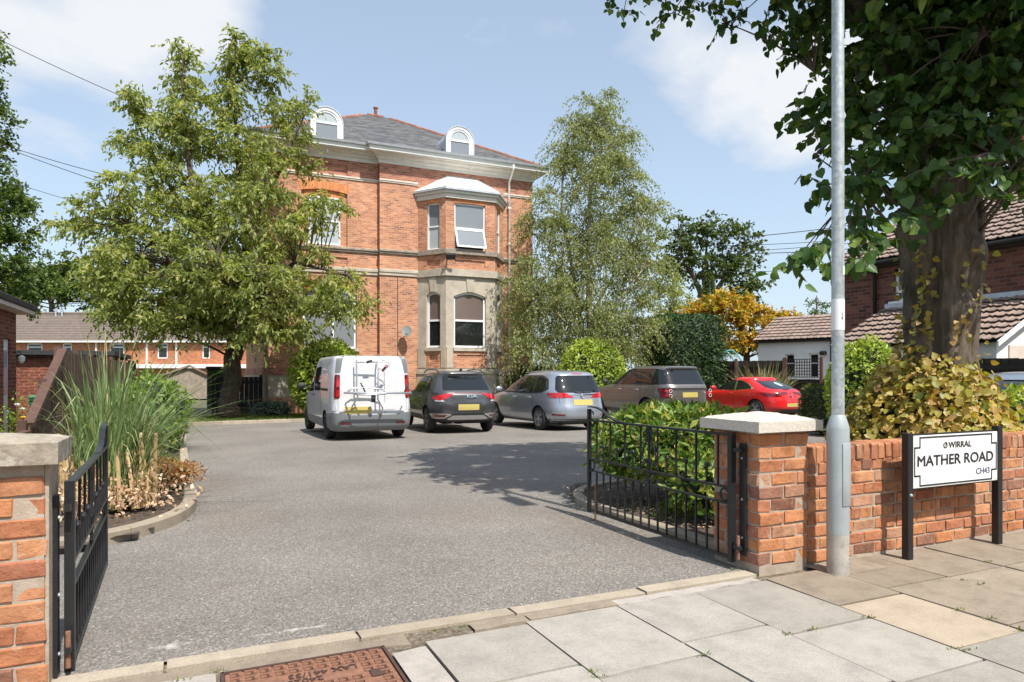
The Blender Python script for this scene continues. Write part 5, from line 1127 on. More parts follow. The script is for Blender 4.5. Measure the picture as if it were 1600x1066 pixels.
# dark grey SUV
kt, dc, bv = vehicle('suv', 'dark grey SUV with wide red tail lights between the van and silver car', 'car', (6.28, 16.45, gz(17.3)), R(-3.5),
  [(.30, .26, 4.2, .80), (.40, .10, 4.42, .88), (.55, .02, 4.5, .925), (.72, .0, 4.5, .93), (.88, .03, 4.46, .925), (1.0, .055, 4.2, .91), (1.06, .085, 3.6, .895), (1.12, .14, 3.3, .87), (1.32, .34, 2.95, .79), (1.48, .50, 2.55, .70), (1.57, .46, 2.3, .62), (1.615, .52, 2.15, .54), (1.635, .75, 2.0, .42), (1.645, 1.2, 1.7, .2)], 5, 3.4, 'p_grey', (.93, 3.61), .35, rim='rim_dk')
dc('rear_window', [(-.64, 1.13), (.64, 1.13), (.55, 1.50), (-.55, 1.50)], 'carglass', 0, .004, round_=.06)
for s in (-1, 1):
    dc('tail_light', [(s*x, z) for x, z in ((.36, 1.055), (.62, 1.04), (.82, .98), (.86, .90), (.72, .87), (.56, .92))], 'redlens', 0, .010, .03, round_=.02)
    dc('side_light', [(s*x, z) for x, z in ((.40, .90), (.80, .90), (.86, .96), (.46, 1.0))], 'redlens', -s*60, .008, .02, round_=.02)
    dc('reversing_light', [(s*x, z) for x, z in ((.62, .84), (.82, .85), (.80, .88), (.66, .89))], 'clearlens', 0, .008, .02)
    dc('fog_light_surround', [(s*x, z) for x, z in ((.44, .51), (.60, .42), (.86, .40), (.88, .53), (.60, .54))], 'alu', 0, .014, .02, round_=.02); dc('fog_light', [(s*x, z) for x, z in ((.56, .50), (.62, .45), (.82, .435), (.84, .51))], 'redlens_dk', 0, .024, .02)
    dc('bumper_recess', [(s*x, z) for x, z in ((.34, .60), (.66, .66), (.74, .74), (.62, .79), (.40, .74))], 'plasticdk', 0, .003, .01, round_=.03)
dc('light_bar', [(-.40, 1.045), (.40, 1.045), (.40, 1.065), (-.40, 1.065)], 'redlens_dk', 0, .006, .02); dc('plate_recess', [(-.42, .58), (.42, .58), (.36, .82), (-.36, .82)], 'plasticdk', 0, .002, .01, round_=.03)
dc('number_plate', [(-.28, .62), (.28, .62), (.28, .77), (-.28, .77)], 'plate', 0, .008, .012); dc('lower_bumper', [(-.90, .31), (.90, .31), (.90, .42), (.60, .44), (.36, .55), (-.36, .55), (-.60, .44), (-.90, .42)], 'plasticdk', 0, .004, .012)
dc('skid_plate', [(-.56, .40), (-.48, .38), (.48, .38), (.56, .40), (.42, .49), (-.42, .49)], 'alu', 0, .016, .02, round_=.03); dc('tailgate_crease', [(-.72, .845), (.72, .845), (.72, .851), (-.72, .851)], 'plasticdk', 0, .0015, .004, .2)
textbadge(kt, 'KIA', .115, (.08, .012, .975), sx=1.6, tilt=82)
both(dc, 'window_trim', [(.62, 1.13), (.80, 1.40), (1.2, 1.50), (2.4, 1.50), (3.05, 1.22), (3.38, 1.06), (1.2, 1.04)], 'plasticdk', off=.003, round_=.04)
both(dc, 'door_window', [(2.18, 1.09), (3.24, 1.08), (2.95, 1.24), (2.40, 1.46), (2.18, 1.47)], 'carglass', off=.008, round_=.03); both(dc, 'door_window', [(1.22, 1.09), (2.10, 1.09), (2.10, 1.47), (1.30, 1.47)], 'carglass', off=.008, round_=.03); both(dc, 'quarter_window', [(.74, 1.16), (1.14, 1.10), (1.20, 1.45), (.90, 1.40)], 'carglass', off=.008, round_=.03)
both(dc, 'sill_trim', [(1.42, .32), (3.12, .32), (3.12, .46), (1.42, .46)], 'plasticdk', off=.006); door_lines(dc, (1.22, 2.14, 3.2), .46, 1.05)
for y in (1.40, 2.28): handle(kt, bv, y, .96, -1, 'p_grey')
for s in (-1, 1):
    MB().tube([(s*.60, .75, 1.60), (s*.61, .95, 1.66), (s*.62, 1.6, 1.675), (s*.62, 2.1, 1.655), (s*.61, 2.3, 1.59)], .016, 6).build('roof_rail', 'plasticdk', kt, world=False); mirror_unit(kt, s*.86, 3.0, 1.08, 'p_grey')
MB().prism([(.55, 1.64), (.72, 1.645), (.56, 1.71), (.52, 1.71)], lambda y, z, c: Vector((-.03+c, y+.12, z-.005)), .05).build('shark_fin_aerial', 'p_grey', kt, world=False)
MB().box(-.6, .6, .3, 4.0, .26, .36).build('underbody', 'well', kt, world=False); MB().tube([(-.38, .16, .30), (-.38, .5, .30)], .035, 8).build('exhaust', 'rim_dk', kt, world=False)
# silver people carrier
zt, dc, bv = vehicle('people_carrier', 'silver blue people carrier with red tail lights behind the open right gate', 'car', (9.40, 15.92, gz(16.8)), R(2.5),
  [(.20, .24, 4.3, .78), (.30, .08, 4.56, .87), (.45, .0, 4.64, .92), (.60, .015, 4.66, .935), (.75, .06, 4.6, .935), (.90, .10, 4.4, .925), (.99, .12, 3.95, .91), (1.06, .14, 3.6, .895), (1.2, .21, 3.3, .85), (1.4, .33, 2.8, .765), (1.53, .38, 2.4, .69), (1.60, .50, 2.2, .61), (1.635, .8, 2.0, .47), (1.65, 1.25, 1.75, .22)], 4.6, 3.2, 'p_silver', (.95, 3.71), .325, rim='rim')
dc('rear_window', [(-.68, 1.04), (.68, 1.04), (.72, 1.12), (.60, 1.50), (-.60, 1.50), (-.72, 1.12)], 'carglass', 0, .004, round_=.07)
for s in (-1, 1):
    dc('tail_light', [(s*x, z) for x, z in ((.40, .93), (.62, .90), (.80, .90), (.84, 1.03), (.66, 1.04), (.52, 1.0))], 'redlens', 0, .012, .03, round_=.03)
    dc('side_light', [(s*x, z) for x, z in ((.20, .90), (.62, .90), (.60, 1.03), (.34, 1.03))], 'redlens', -s*65, .010, .02, round_=.04); dc('reflector', [(s*x, z) for x, z in ((.56, .42), (.80, .43), (.80, .475), (.56, .465))], 'redlens_dk', 0, .010, .015)
dc('lower_bumper', [(-.88, .21), (.88, .21), (.80, .33), (-.80, .33)], 'plasticdk', 0, .004, .012); dc('chrome_strip', [(-.42, .975), (.42, .975), (.42, .995), (-.42, .995)], 'chrome', 0, .012, .012); badge(zt, (0, .085, .955), .055)
dc('number_plate', [(-.30, .70), (.30, .70), (.30, .85), (-.30, .85)], 'plate', 0, .010, .012); dc('tailgate_seam', [(-.66, .545), (.66, .545), (.66, .552), (-.66, .552)], 'plasticdk', 0, .0015, .004, .2)
for s in (-1, 1): dc('tailgate_seam', [(s*.66, .55), (s*.667, .55), (s*.667, .92), (s*.66, .92)], 'plasticdk', 0, .0015, .004, .2)
MB().tube([(.30, .13, 1.055), (-.10, .10, 1.05), (-.24, .12, 1.06)], .014, 6).build('rear_wiper', 'plasticdk', zt, world=False); dc('spoiler_lamp', [(-.16, 1.535), (.16, 1.535), (.16, 1.555), (-.16, 1.555)], 'redlens', 0, .006, .01)
both(dc, 'window_trim', [(.52, 1.12), (.66, 1.40), (1.0, 1.51), (2.3, 1.51), (3.05, 1.22), (3.5, 1.01), (1.4, .995), (.8, 1.03)], 'plasticdk', off=.003, round_=.05)
both(dc, 'door_window', [(2.20, 1.04), (3.30, 1.04), (2.95, 1.22), (2.36, 1.46), (2.20, 1.47)], 'carglass', off=.008, round_=.03); both(dc, 'door_window', [(1.26, 1.05), (2.12, 1.04), (2.12, 1.475), (1.30, 1.475)], 'carglass', off=.008, round_=.03); both(dc, 'quarter_window', [(.62, 1.13), (.84, 1.07), (1.18, 1.05), (1.22, 1.465), (.98, 1.45), (.74, 1.38)], 'carglass', off=.008, round_=.04)
door_lines(dc, (1.24, 2.16, 3.2), .36, 1.0)
for y in (1.42, 2.32): handle(zt, bv, y, .90)
for s in (-1, 1): mirror_unit(zt, s*.88, 3.05, 1.04, 'p_silver'); MB().tube([(s*.60, .75, 1.585), (s*.615, 1.5, 1.61), (s*.61, 2.2, 1.585)], .012, 6).build('roof_rail', 'p_silver', zt, world=False)
MB().tube([(-.1, 1.0, 1.64), (-.1, .55, 1.80)], .008, 5).build('aerial', 'plasticdk', zt, world=False); MB().box(-.6, .6, .3, 4.0, .17, .30).build('underbody', 'well', zt, world=False)
# large warm grey SUV
rt_, dc, bv = vehicle('suv', 'large square warm grey SUV with black windows behind the bed shrub', 'car', (14.28, 17.55, gz(18.4)), R(1),
  [(.32, .24, 4.75, .86), (.42, .08, 4.92, .94), (.6, .0, 5.0, .98), (.85, .0, 5.0, .985), (1.0, .01, 4.85, .975), (1.12, .02, 4.3, .96), (1.18, .05, 3.75, .945), (1.25, .10, 3.55, .93), (1.5, .26, 3.0, .86), (1.70, .36, 2.6, .79), (1.775, .33, 2.4, .74), (1.82, .40, 2.3, .65), (1.84, .75, 2.1, .45), (1.85, 1.3, 1.8, .2)], 6, 4, 'p_bronze', (1.05, 3.97), .39, rim='rim_dk')
dc('rear_window', [(-.76, 1.24), (.76, 1.24), (.68, 1.70), (-.68, 1.70)], 'carglass', 0, .004, round_=.05); dc('spoiler_shadow_strip', [(-.66, 1.705), (.66, 1.705), (.64, 1.745), (-.64, 1.745)], 'plasticdk', 0, .004, .01)
for s in (-1, 1):
    dc('tail_light', [(s*x, z) for x, z in ((.70, .80), (.90, .80), (.92, 1.12), (.68, 1.12))], 'redlens_dk', -s*30 if False else 0, .010, .02, round_=.03); dc('side_light', [(s*x, z) for x, z in ((.40, .82), (.56, .82), (.60, 1.12), (.36, 1.12))], 'plasticdk', -s*60, .008, .02, round_=.03)
    for z in (.88, 1.03):
        o = MB().tube([(s*.80+.055*math.cos(2*PI*i/14), -.022, z+.05*math.sin(2*PI*i/14)) for i in range(15)], .010, 6).build('light_ring', 'clearlens', rt_, world=False); dc('red_lens', [(s*.80+.04*math.cos(2*PI*i/12), z+.036*math.sin(2*PI*i/12)) for i in range(12)], 'redlens', 0, .018, .01)
dc('tailgate_strip', [(-.66, 1.06), (.66, 1.06), (.66, 1.12), (-.66, 1.12)], 'plasticdk', 0, .006, .01); dc('number_plate', [(-.30, .82), (.30, .82), (.30, .98), (-.30, .98)], 'plate', 0, .010, .012); dc('tailgate_seam', [(-.68, 1.165), (.68, 1.165), (.68, 1.172), (-.68, 1.172)], 'plasticdk', 0, .0015, .004, .2)
dc('lower_bumper', [(-.92, .33), (.92, .33), (.92, .60), (-.92, .60)], 'plasticdk', 0, .004, .012)
both(dc, 'window_trim', [(.20, 1.24), (.42, 1.70), (.8, 1.745), (2.5, 1.745), (3.10, 1.48), (3.62, 1.22), (1.4, 1.21)], 'carglass', off=.004, round_=.03)
both(dc, 'door_window', [(2.42, 1.25), (3.45, 1.25), (3.05, 1.46), (2.55, 1.70), (2.42, 1.70)], 'carglass', off=.008, round_=.02); both(dc, 'door_window', [(1.40, 1.25), (2.32, 1.25), (2.32, 1.71), (1.45, 1.71)], 'carglass', off=.008, round_=.02)
door_lines(dc, (1.35, 2.37, 3.4), .5, 1.21)
for y in (1.55, 2.55): handle(rt_, bv, y, 1.06, -1, 'chrome')
for s in (-1, 1): mirror_unit(rt_, s*.93, 3.2, 1.25, 'plasticdk')
badge(rt_, (.58, -.012, .98), .03); MB().box(-.7, .7, .3, 4.4, .3, .4).build('underbody', 'well', rt_, world=False)
# red hatchback
at_, dc, bv = vehicle('hatchback', 'bright red three door hatchback behind the right gate pillar', 'car', (18.95, 17.75, gz(18.6)), R(1),
  [(.18, .24, 4.1, .78), (.28, .08, 4.36, .87), (.42, .0, 4.45, .915), (.58, .01, 4.46, .92), (.75, .06, 4.42, .915), (.86, .10, 4.1, .90), (.93, .15, 3.7, .885), (1.0, .26, 3.35, .86), (1.12, .56, 3.05, .81), (1.25, .92, 2.75, .75), (1.36, 1.20, 2.45, .68), (1.42, 1.22, 2.3, .61), (1.455, 1.35, 2.2, .50), (1.47, 1.6, 2.0, .25)], 4.2, 3, 'p_red', (.90, 3.60), .33, rim='rim')
dc('rear_window', [(-.56, 1.03), (.56, 1.03), (.66, 1.10), (.54, 1.345), (-.54, 1.345), (-.66, 1.10)], 'carglass', 0, .004, round_=.05); dc('window_sticker', [(.12+.10*math.cos(2*PI*i/14), 1.20+.07*math.sin(2*PI*i/14)) for i in range(14)], 'plate_w', 0, .008, .006)
for s in (-1, 1):
    dc('tail_light', [(s*x, z) for x, z in ((.42, .80), (.60, .77), (.80, .80), (.84, .92), (.64, .88))], 'redlens_dk', 0, .010, .03, round_=.02); dc('side_light', [(s*x, z) for x, z in ((.15, .86), (.60, .79), (.58, .88), (.22, .95))], 'redlens_dk', -s*60, .008, .02, round_=.02)
badge(at_, (0, .045, .80), .05); dc('number_plate', [(-.28, .42), (.28, .42), (.28, .54), (-.28, .54)], 'plate', 0, .010, .012); dc('lower_bumper', [(-.85, .19), (.85, .19), (.80, .33), (-.80, .33)], 'plasticdk', 0, .004, .012); dc('tailgate_crease', [(-.55, .73), (.55, .73), (.55, .736), (-.55, .736)], 'plasticdk', 0, .0015, .004, .2)
MB().tube([(.12, .30, 1.03), (-.22, .25, 1.025)], .012, 6).build('rear_wiper', 'plasticdk', at_, world=False); MB().tube([(0, 1.55, 1.465), (0, 1.42, 1.55)], .012, 5).build('aerial', 'plasticdk', at_, world=False)
both(dc, 'window_trim', [(1.02, 1.05), (1.30, 1.22), (1.7, 1.345), (2.2, 1.365), (2.75, 1.20), (3.25, .98), (1.9, .97)], 'chrome', off=.003, round_=.04); both(dc, 'door_window', [(1.95, .985), (3.16, .985), (2.72, 1.18), (2.2, 1.345), (1.98, 1.35)], 'carglass', off=.008, round_=.03); both(dc, 'quarter_window', [(1.10, 1.055), (1.87, .99), (1.90, 1.34), (1.7, 1.325), (1.34, 1.205)], 'carglass', off=.008, round_=.03)
door_lines(dc, (1.92, 3.15), .34, .97); handle(at_, bv, 2.10, .88, -1, 'p_red')
for s in (-1, 1): mirror_unit(at_, s*.86, 2.85, 1.0, 'p_red')
MB().box(-.6, .6, .3, 3.9, .15, .28).build('underbody', 'well', at_, world=False)
# car half hidden behind the wall on the right
bt_, dc, bv = vehicle('saloon_car', 'blue grey car half hidden behind the wall at the right edge', 'car', (9.25, 5.75, gz(6)), R(-86),
  [(.18, .24, 4.2, .78), (.28, .08, 4.42, .87), (.45, .0, 4.5, .90), (.75, .03, 4.45, .905), (.88, .07, 4.2, .895), (.96, .5, 3.6, .88), (1.02, .85, 3.3, .85), (1.15, 1.15, 3.0, .79), (1.30, 1.5, 2.6, .70), (1.37, 1.7, 2.4, .62), (1.40, 1.9, 2.2, .4)], 4.2, 3, 'p_blue', (.9, 3.55), .32)
both(dc, 'window_trim', [(.9, 1.02), (1.35, 1.25), (1.75, 1.32), (2.4, 1.32), (2.9, 1.15), (3.2, .99)], 'chrome', off=.002, round_=.04); both(dc, 'door_window', [(1.95, 1.0), (3.06, 1.0), (2.8, 1.15), (2.36, 1.29), (1.95, 1.295)], 'carglass', off=.007, round_=.03); both(dc, 'door_window', [(1.02, 1.02), (1.87, 1.0), (1.87, 1.295), (1.75, 1.29), (1.4, 1.22)], 'carglass', off=.007, round_=.03); dc('rear_window', [(-.6, 1.04), (.6, 1.04), (.5, 1.28), (-.5, 1.28)], 'carglass', 0, .004, round_=.04)
# ------------------------------------------------------------------ tiled roofs
def tile_roof(parent, o, u, up, nu, nv, tw, th, mat, nsingle, jit=.006, name='roof_tile'):
    """overlapping profiled tiles: o = eave corner, u along the eave, up = up the slope (unit vectors)"""
    o, u, up = Vector(o), Vector(u).normalized(), Vector(up).normalized(); n = u.cross(up).normalized()
    if n.z < 0: n = -n
    prof_ = [(0, .0), (.18, .030), (.36, .0), (.70, .0), (.86, .022), (1.0, .004)]; vs = []
    for y, zt in ((0, .055), (1.12, .0)):
        for a, z in prof_: vs.append((a*tw, y*th, z+zt))
    k = len(prof_); vs += [(a*tw, 0, z+.055-.022) for a, z in prof_]
    fs = [(i, i+1, k+i+1, k+i) for i in range(k-1)]+[(2*k+i, 2*k+i+1, i+1, i) for i in range(k-1)]
    pi = W(parent).inverted(); cells = []
    for j in range(nv):
        for i in range(nu): cells.append((o+u*(tw*(i+(.5 if j % 2 else 0)*0))+up*(th*j), i, j))
    cells.sort(key=lambda c: (c[0]-Vector((0, 0, CH))).length)
    me = bpy.data.meshes.new(name); me.from_pydata(vs, [], fs); me.update(); me.materials.append(MT[mat]); rot = Matrix((u, up, n)).transposed().to_4x4()
    for c, i, j in cells[:nsingle]:
        ob = bpy.data.objects.new(name, me); COL.objects.link(ob); ob.parent = parent; ob.matrix_parent_inverse = pi; ob.matrix_basis = Matrix.Translation(c+n*random.uniform(0, jit)) @ rot @ Matrix.Rotation(random.uniform(-.01, .01), 4, 'Z')
    if cells[nsingle:]:
        mb = MB()
        for c, i, j in cells[nsingle:]:
            off = n*random.uniform(0, jit); mb.add([c+off+u*v[0]+up*v[1]+n*v[2] for v in vs], fs)
        mb.build('roof_tiles' if nsingle else 'roof_tiling', mat, parent, fixn=False)['kind'] = 'stuff'
# ------------------------------------------------------------------ neighbour's dark brick house on the right
HX = 15.2
dh = thing('brick_house', 'dark brown brick house with brown tiled roof behind the lime tree', 'house', (HX+4, 13, -.2))
dw = MB(); panel(dw, (HX, 0, 0), Vector((0, -1, 0)), Vector((-1, 0, 0)), -12.9, -5.5, -.5, 4.12, [(-11.15, -10.1, 3.08, 3.86)], .3); dw.box(HX+.3, HX+8, 12.6, 12.9, -.5, 4.1).box(HX+.3, HX+8, 5.5, 5.8, -.5, 4.1).build('wall', 'dkhouse', dh, uv=True)
window(dh, (HX, 0, 0), Vector((0, -1, 0)), Vector((-1, 0, 0)), -11.15, -10.1, 3.08, 3.86, ('glass', 'glass'), .30, 0, .06, .07); MB().box(HX-.08, HX+.1, 10.0, 11.25, 3.0, 3.08).build('sill', 'white', dh)
upv = Vector((.894, 0, .447)); MB().add([(HX-.25, 5.3, 4.06), (HX-.25, 13.1, 4.06), (HX+4.2, 13.1, 6.285), (HX+4.2, 5.3, 6.285)], [(0, 1, 2, 3)]).build('roof_deck', 'fence_dk', dh, fixn=False)
tile_roof(dh, (HX-.31, 5.25, 4.08), (0, 1, 0), upv, 26, 15, .30, .33, 'tileroof', 300)
MB().box(HX-.26, HX-.003, 5.3, 13.0, 3.94, 4.05).build('eaves_board', 'fence_dk', dh); MB().tube([(HX-.34, 5.3, 4.03), (HX-.34, 13.0, 4.03)], .05, 8).build('gutter', 'black', dh); MB().tube([(HX-.34, 11.6, 4.0), (HX-.10, 11.6, 3.75), (HX-.08, 11.6, 0)], .045, 8).build('drainpipe', 'black', dh, smooth=True)
MB().box(HX+3.6, HX+4.5, 9.6, 10.6, 5.4, 8.4).build('chimney', 'midbrick', dh, uv=True)
# lean-to wing of that house with a white gable
lw = thing('side_extension', 'white walled side extension with sloping brown tiled roof, right of the lime trunk', 'extension', (HX-1, 9.5, -.2))
LXE = 13.32
MB().box(LXE+.2, LXE+.4, 8.0, 11.2, -.4, 1.98).build('side_wall', 'render_w', lw)
for y in (7.85, 11.05): MB().prism([(LXE+.2, -.4), (HX-.003, -.4), (HX-.003, 2.90), (LXE+.2, 1.99)], lambda x, z, c: Vector((x, y+c, z)), .15).build('gable_wall', 'render_w', lw)
MB().box(LXE+.55, HX-.25, 7.82, 7.86, -.3, 1.88).build('garage_door', 'stone_wh', lw)
up2 = Vector((1.88, 0, .98)).normalized()
MB().add([(LXE-.02, 7.7, 1.92), (LXE-.02, 11.35, 1.92), (HX-.01, 11.35, 2.90), (HX-.01, 7.7, 2.90)], [(0, 1, 2, 3)]).build('roof_deck', 'fence_dk', lw, fixn=False)
tile_roof(lw, (LXE-.07, 7.68, 1.94), (0, 1, 0), up2, 12, 8, .305, .265, 'tileroof', 96)
MB().box(HX-.14, HX-.005, 7.7, 11.3, 2.91, 3.02).build('lead_flashing', 'lead', lw); MB().prism([(LXE-.06, 1.84), (HX-.01, 2.84), (HX-.01, 2.94), (LXE-.06, 1.94)], lambda x, z, c: Vector((x, 7.66+c, z)), .03).build('verge_board', 'render_w', lw)
# small white outbuilding
wa = R(20); wu = Vector((-math.sin(wa), math.cos(wa), 0)); wn = Vector((-math.cos(wa), -math.sin(wa), 0)); wo = at(1300, 585, 31); wo.z = 0
wb = thing('outbuilding', 'small white outbuilding with brown tiled roof beyond the red car', 'outbuilding', (wo.x, wo.y, -.3), 0)
ln_ = 3.5; WZ = 2.96
pw = MB(); panel(pw, wo, wu, wn, -1.0, ln_, -.5, WZ, [(.60, 1.03, 1.18, 2.29), (1.72, 2.14, 1.18, 2.29)], .25); pw.obox(wo, wu, wn, ln_-.25, ln_, -3, -.25, -.5, WZ); pw.build('wall', 'render_w', wb)
for a in (.60, 1.72):
    window(wb, wo, wu, wn, a, a+.425, 1.18, 2.29, ('glass', 'glass'), .6, 0, .08, .05); MB().obox(wo, wu, wn, a-.08, a+.50, -.02, .04, 2.31, 2.37).build('window_hood', 'white', wb)
upw = (-wn*2.1+Vector((0, 0, 1.05))).normalized()
e0 = wo-wu*1.2+wn*.22+Vector((0, 0, WZ-.02)); e1 = wo+wu*(ln_+.15)+wn*.22+Vector((0, 0, WZ-.02))
MB().add([e0, e1, e1+upw*2.95, e0+upw*2.95], [(0, 1, 2, 3)]).build('roof_deck', 'fence_dk', wb)
tile_roof(wb, e0+Vector((0, 0, .03))-upw*.03, wu, upw, 16, 8, .305, .36, 'tileroof', 128)
MB().obox(wo, wu, wn, -1.2, ln_+.1, .02, .20, WZ-.12, WZ-.03).build('soffit_board', 'fence_dk', wb)
MB().tube([wo+wu*.02+wn*.06+Vector((0, 0, 2.85)), wo+wu*.02+wn*.06], .04, 8).build('drainpipe', 'black', wb); MB().lathe([(.10, -.12), (.10, .12)], 10, tuple(wo+wu*.35+wn*.12+Vector((0, 0, 2.3))), 'y').build('wall_lamp', 'black', wb)
# ------------------------------------------------------------------ fences
def board_fence(name, label, p0, p1, h0, h1, bw, mat, postm, post_every, zb=None, group=None, cap=False, board='board'):
    p0, p1 = Vector((*p0, 0)), Vector((*p1, 0)); L = (p1-p0).length; u = (p1-p0).normalized(); n = Vector((u.y, -u.x, 0)); t = thing(name, label, 'fence', (p0.x, p0.y, gz(p0.y)), 0, group)
    k = int(L/bw)
    for i in range(k):
        a = i*L/k; H = h0+(h1-h0)*(i+.5)/k; q = p0+u*a; z = gz(q.y) if zb is None else zb; j = random.uniform(-.006, .006)
        vs = MB().obox(q, u, n, .004, L/k-.004, -.01+j, .01+j, z, H-.03+random.uniform(-.008, .004)); vs.build(board, mat, t)
    m = max(1, round(L/post_every))
    for i in range(m+1):
        q = p0+u*(L*i/m); H = h0+(h1-h0)*i/m; MB().obox(q, u, n, -.05, .05, .02, .11, gz(q.y)-.1, H+.06).build('post', postm, t)
    if cap:
        a, b = p0+Vector((0, 0, h0)), p1+Vector((0, 0, h1)); d = (b-a).normalized(); w_ = d.cross(n).normalized()
        MB().add([a+n*.06+w_*.035, a-n*.06+w_*.035, a-n*.06-w_*.035, a+n*.06-w_*.035, b+n*.06+w_*.035, b-n*.06+w_*.035, b-n*.06-w_*.035, b+n*.06-w_*.035], [(0, 1, 2, 3), (7, 6, 5, 4), (0, 4, 5, 1), (1, 5, 6, 2), (2, 6, 7, 3), (3, 7, 4, 0)]).build('cap_rail', mat, t)
    else:
        for f in (.15, .85): MB().obox(p0, u, n, 0, L, .012, .05, gz((p0.y+p1.y)/2)+(h0-gz(p0.y))*f, gz((p0.y+p1.y)/2)+(h0-gz(p0.y))*f+.08).build('rail', mat, t)
    return t
board_fence('timber_fence', 'brown timber fence whose top rail slopes down beside the pampas grass', (-2.02, 13.0), (-2.0, 10.5), 1.72, .68, .12, 'fence_br', 'fence_br', 1.25, cap=True)
sf = thing('step_rail', 'short brown timber rail end below the sloping fence', 'rail', (-2.0, 10.2, 0)); MB().box(-2.25, -1.78, 10.0, 10.08, .50, .56).build('rail', 'fence_br', sf); MB().box(-2.05, -1.95, 9.6, 10.4, .58, .62).build('rail', 'fence_br', sf); MB().box(-2.05, -1.95, 10.1, 10.2, -.1, .58).build('post', 'fence_br', sf); MB().box(-2.27, -2.17, 10.0, 10.1, -.1, .56).build('post', 'fence_br', sf)
board_fence('timber_fence', 'long brown timber fence running back behind the pampas grass', (-2.2, 29.0), (-2.05, 13.1), 1.76, 1.72, .15, 'fence_br', 'fence_br', 1.9)
f0 = at(1083, 585, 31); f1 = at(1226, 585, 28.2)
board_fence('timber_fence', 'black stained timber fence with brown posts behind the red car', (f0.x, f0.y), (f1.x, f1.y), 1.95, 1.93, .15, 'fence_dk', 'fence_post', 1.85)
f2 = at(1287, 585, 27); f3 = at(1335, 585, 26)
board_fence('timber_fence', 'short black stained fence below the trellis by the clipped hedge', (f1.x+.1, f1.y-.02), (f3.x, f3.y), 1.16, 1.16, .15, 'fence_dk', 'fence_dk', 3.0)
g0 = at(1480, 585, 13.2); g1 = at(1650, 585, 11.2)
board_fence('timber_fence', 'black stained fence below the white gable at the right edge', (g0.x, g0.y), (g1.x, g1.y), 1.66, 1.63, .15, 'fence_dk', 'fence_dk', 1.8)
tr_ = thing('trellis', 'black square lattice trellis panel in front of the white outbuilding', 'trellis', (f1.x, f1.y, 1.1)); tu = (f2-f1); tu.z = 0; tL = tu.length; tu.normalize(); tn = Vector((tu.y, -tu.x, 0)); tp0 = Vector((f1.x, f1.y, 0))
for i in range(14): MB().obox(tp0, tu, tn, .1+(tL-.25)*i/13, .1+(tL-.25)*i/13+.028, .02, .035, 1.20, 1.95).build('slat', 'black', tr_)
for i in range(7): MB().obox(tp0, tu, tn, .1, tL-.12, .036, .05, 1.20+.722*i/6, 1.20+.722*i/6+.028).build('slat', 'black', tr_)
for a in (0, tL-.12): MB().obox(tp0, tu, tn, a, a+.11, .0, .10, .8, 2.02).build('post', 'fence_post', tr_)
cf = thing('climbing_frame', 'teal tubular arch of a play frame above the far fence', 'play frame', tuple(at(1140, 600, 33)))
pa, pb = at(1118, 568, 33), at(1163, 568, 33); 
for dy in (0, .5):
    MB().tube([Vector((pa.x, pa.y+dy, -.3))]+[Vector((pa.x+(pb.x-pa.x)*s, pa.y+(pb.y-pa.y)*s+dy, 1.75+.75*math.sin(PI*s))) for s in [i/12 for i in range(13)]]+[Vector((pb.x, pb.y+dy, -.3))], .03, 8).build('arch_tube', 'teal', cf, smooth=True)
# ------------------------------------------------------------------ left neighbours
lb = thing('flat_roofed_shed', 'brown brick outbuilding with flat felt roof and white door at the left edge', 'outbuilding', (-4, 18, -.2))
LXW = -3.85
sw = MB(); panel(sw, (LXW, 0, 0), Vector((0, 1, 0)), Vector((1, 0, 0)), 12, 18.95, -.4, 2.72, [(17.85, 18.5, -.4, 2.12)], .25); sw.box(LXW-3, LXW-.26, 18.7, 18.95, -.4, 2.72); sw.build('wall', 'shedbrick', lb, uv=True)
MB().box(-7, LXW+.30, 11.5, 19.3, 2.72, 2.80).build('soffit', 'stone_wh', lb); MB().box(-7, LXW+.34, 11.45, 19.35, 2.802, 2.95).build('flat_roof', 'plasticdk', lb, bevel=.03)
MB().box(LXW-.12, LXW-.06, 17.86, 18.49, -.4, 2.10).build('door', 'white', lb); MB().box(LXW-.058, LXW-.04, 18.0, 18.35, .9, 1.9).build('door_pane', 'netglass', lb); MB().tube([(LXW-.05, 17.93, .95), (LXW-.02, 17.94, 1.0)], .02, 6).build('door_handle', 'chrome', lb)
wl = thing('garden_brick_wall', 'red brick garage wall with dark flat roof edge behind the green bin', 'wall', (-3.9, 22.4, -.3))
MB().box(-6.2, -2.35, 22.35, 22.6, -.5, 1.80).build('mortar', 'mortar', wl)
for k in range(25):
    x = -6.2-(.115 if k % 2 else 0)
    while x < -2.36:
        a, b = max(x, -6.2), min(x+.218, -2.36)
        if b-a > .04 and a > -4.75: put_brick(wl, ((a+b)/2, 22.38, -.30+.084*(k+.5)), 0, b-a, .10, .074, BRD)
        x += .23
MB().box(-6.3, -2.2, 22.1, 27, 1.86, 1.98).build('flat_roof', 'plasticdk', wl); MB().box(-6.25, -2.3, 22.2, 27, 1.80, 1.86).build('eaves_board', 'fence_br', wl)
bn = thing('wheelie_bin', 'green wheelie bin against the brick garage wall', 'bin', (-3.78, 21.4, gz(21.4)), R(5))
def taper(a, b, z0, z1): 
    return MB().add([(-a, -a*1.15, z0), (a, -a*1.15, z0), (a, a*1.15, z0), (-a, a*1.15, z0), (-b, -b*1.15, z1), (b, -b*1.15, z1), (b, b*1.15, z1), (-b, b*1.15, z1)], [(3, 2, 1, 0), (4, 5, 6, 7), (0, 1, 5, 4), (1, 2, 6, 5), (2, 3, 7, 6), (3, 0, 4, 7)])
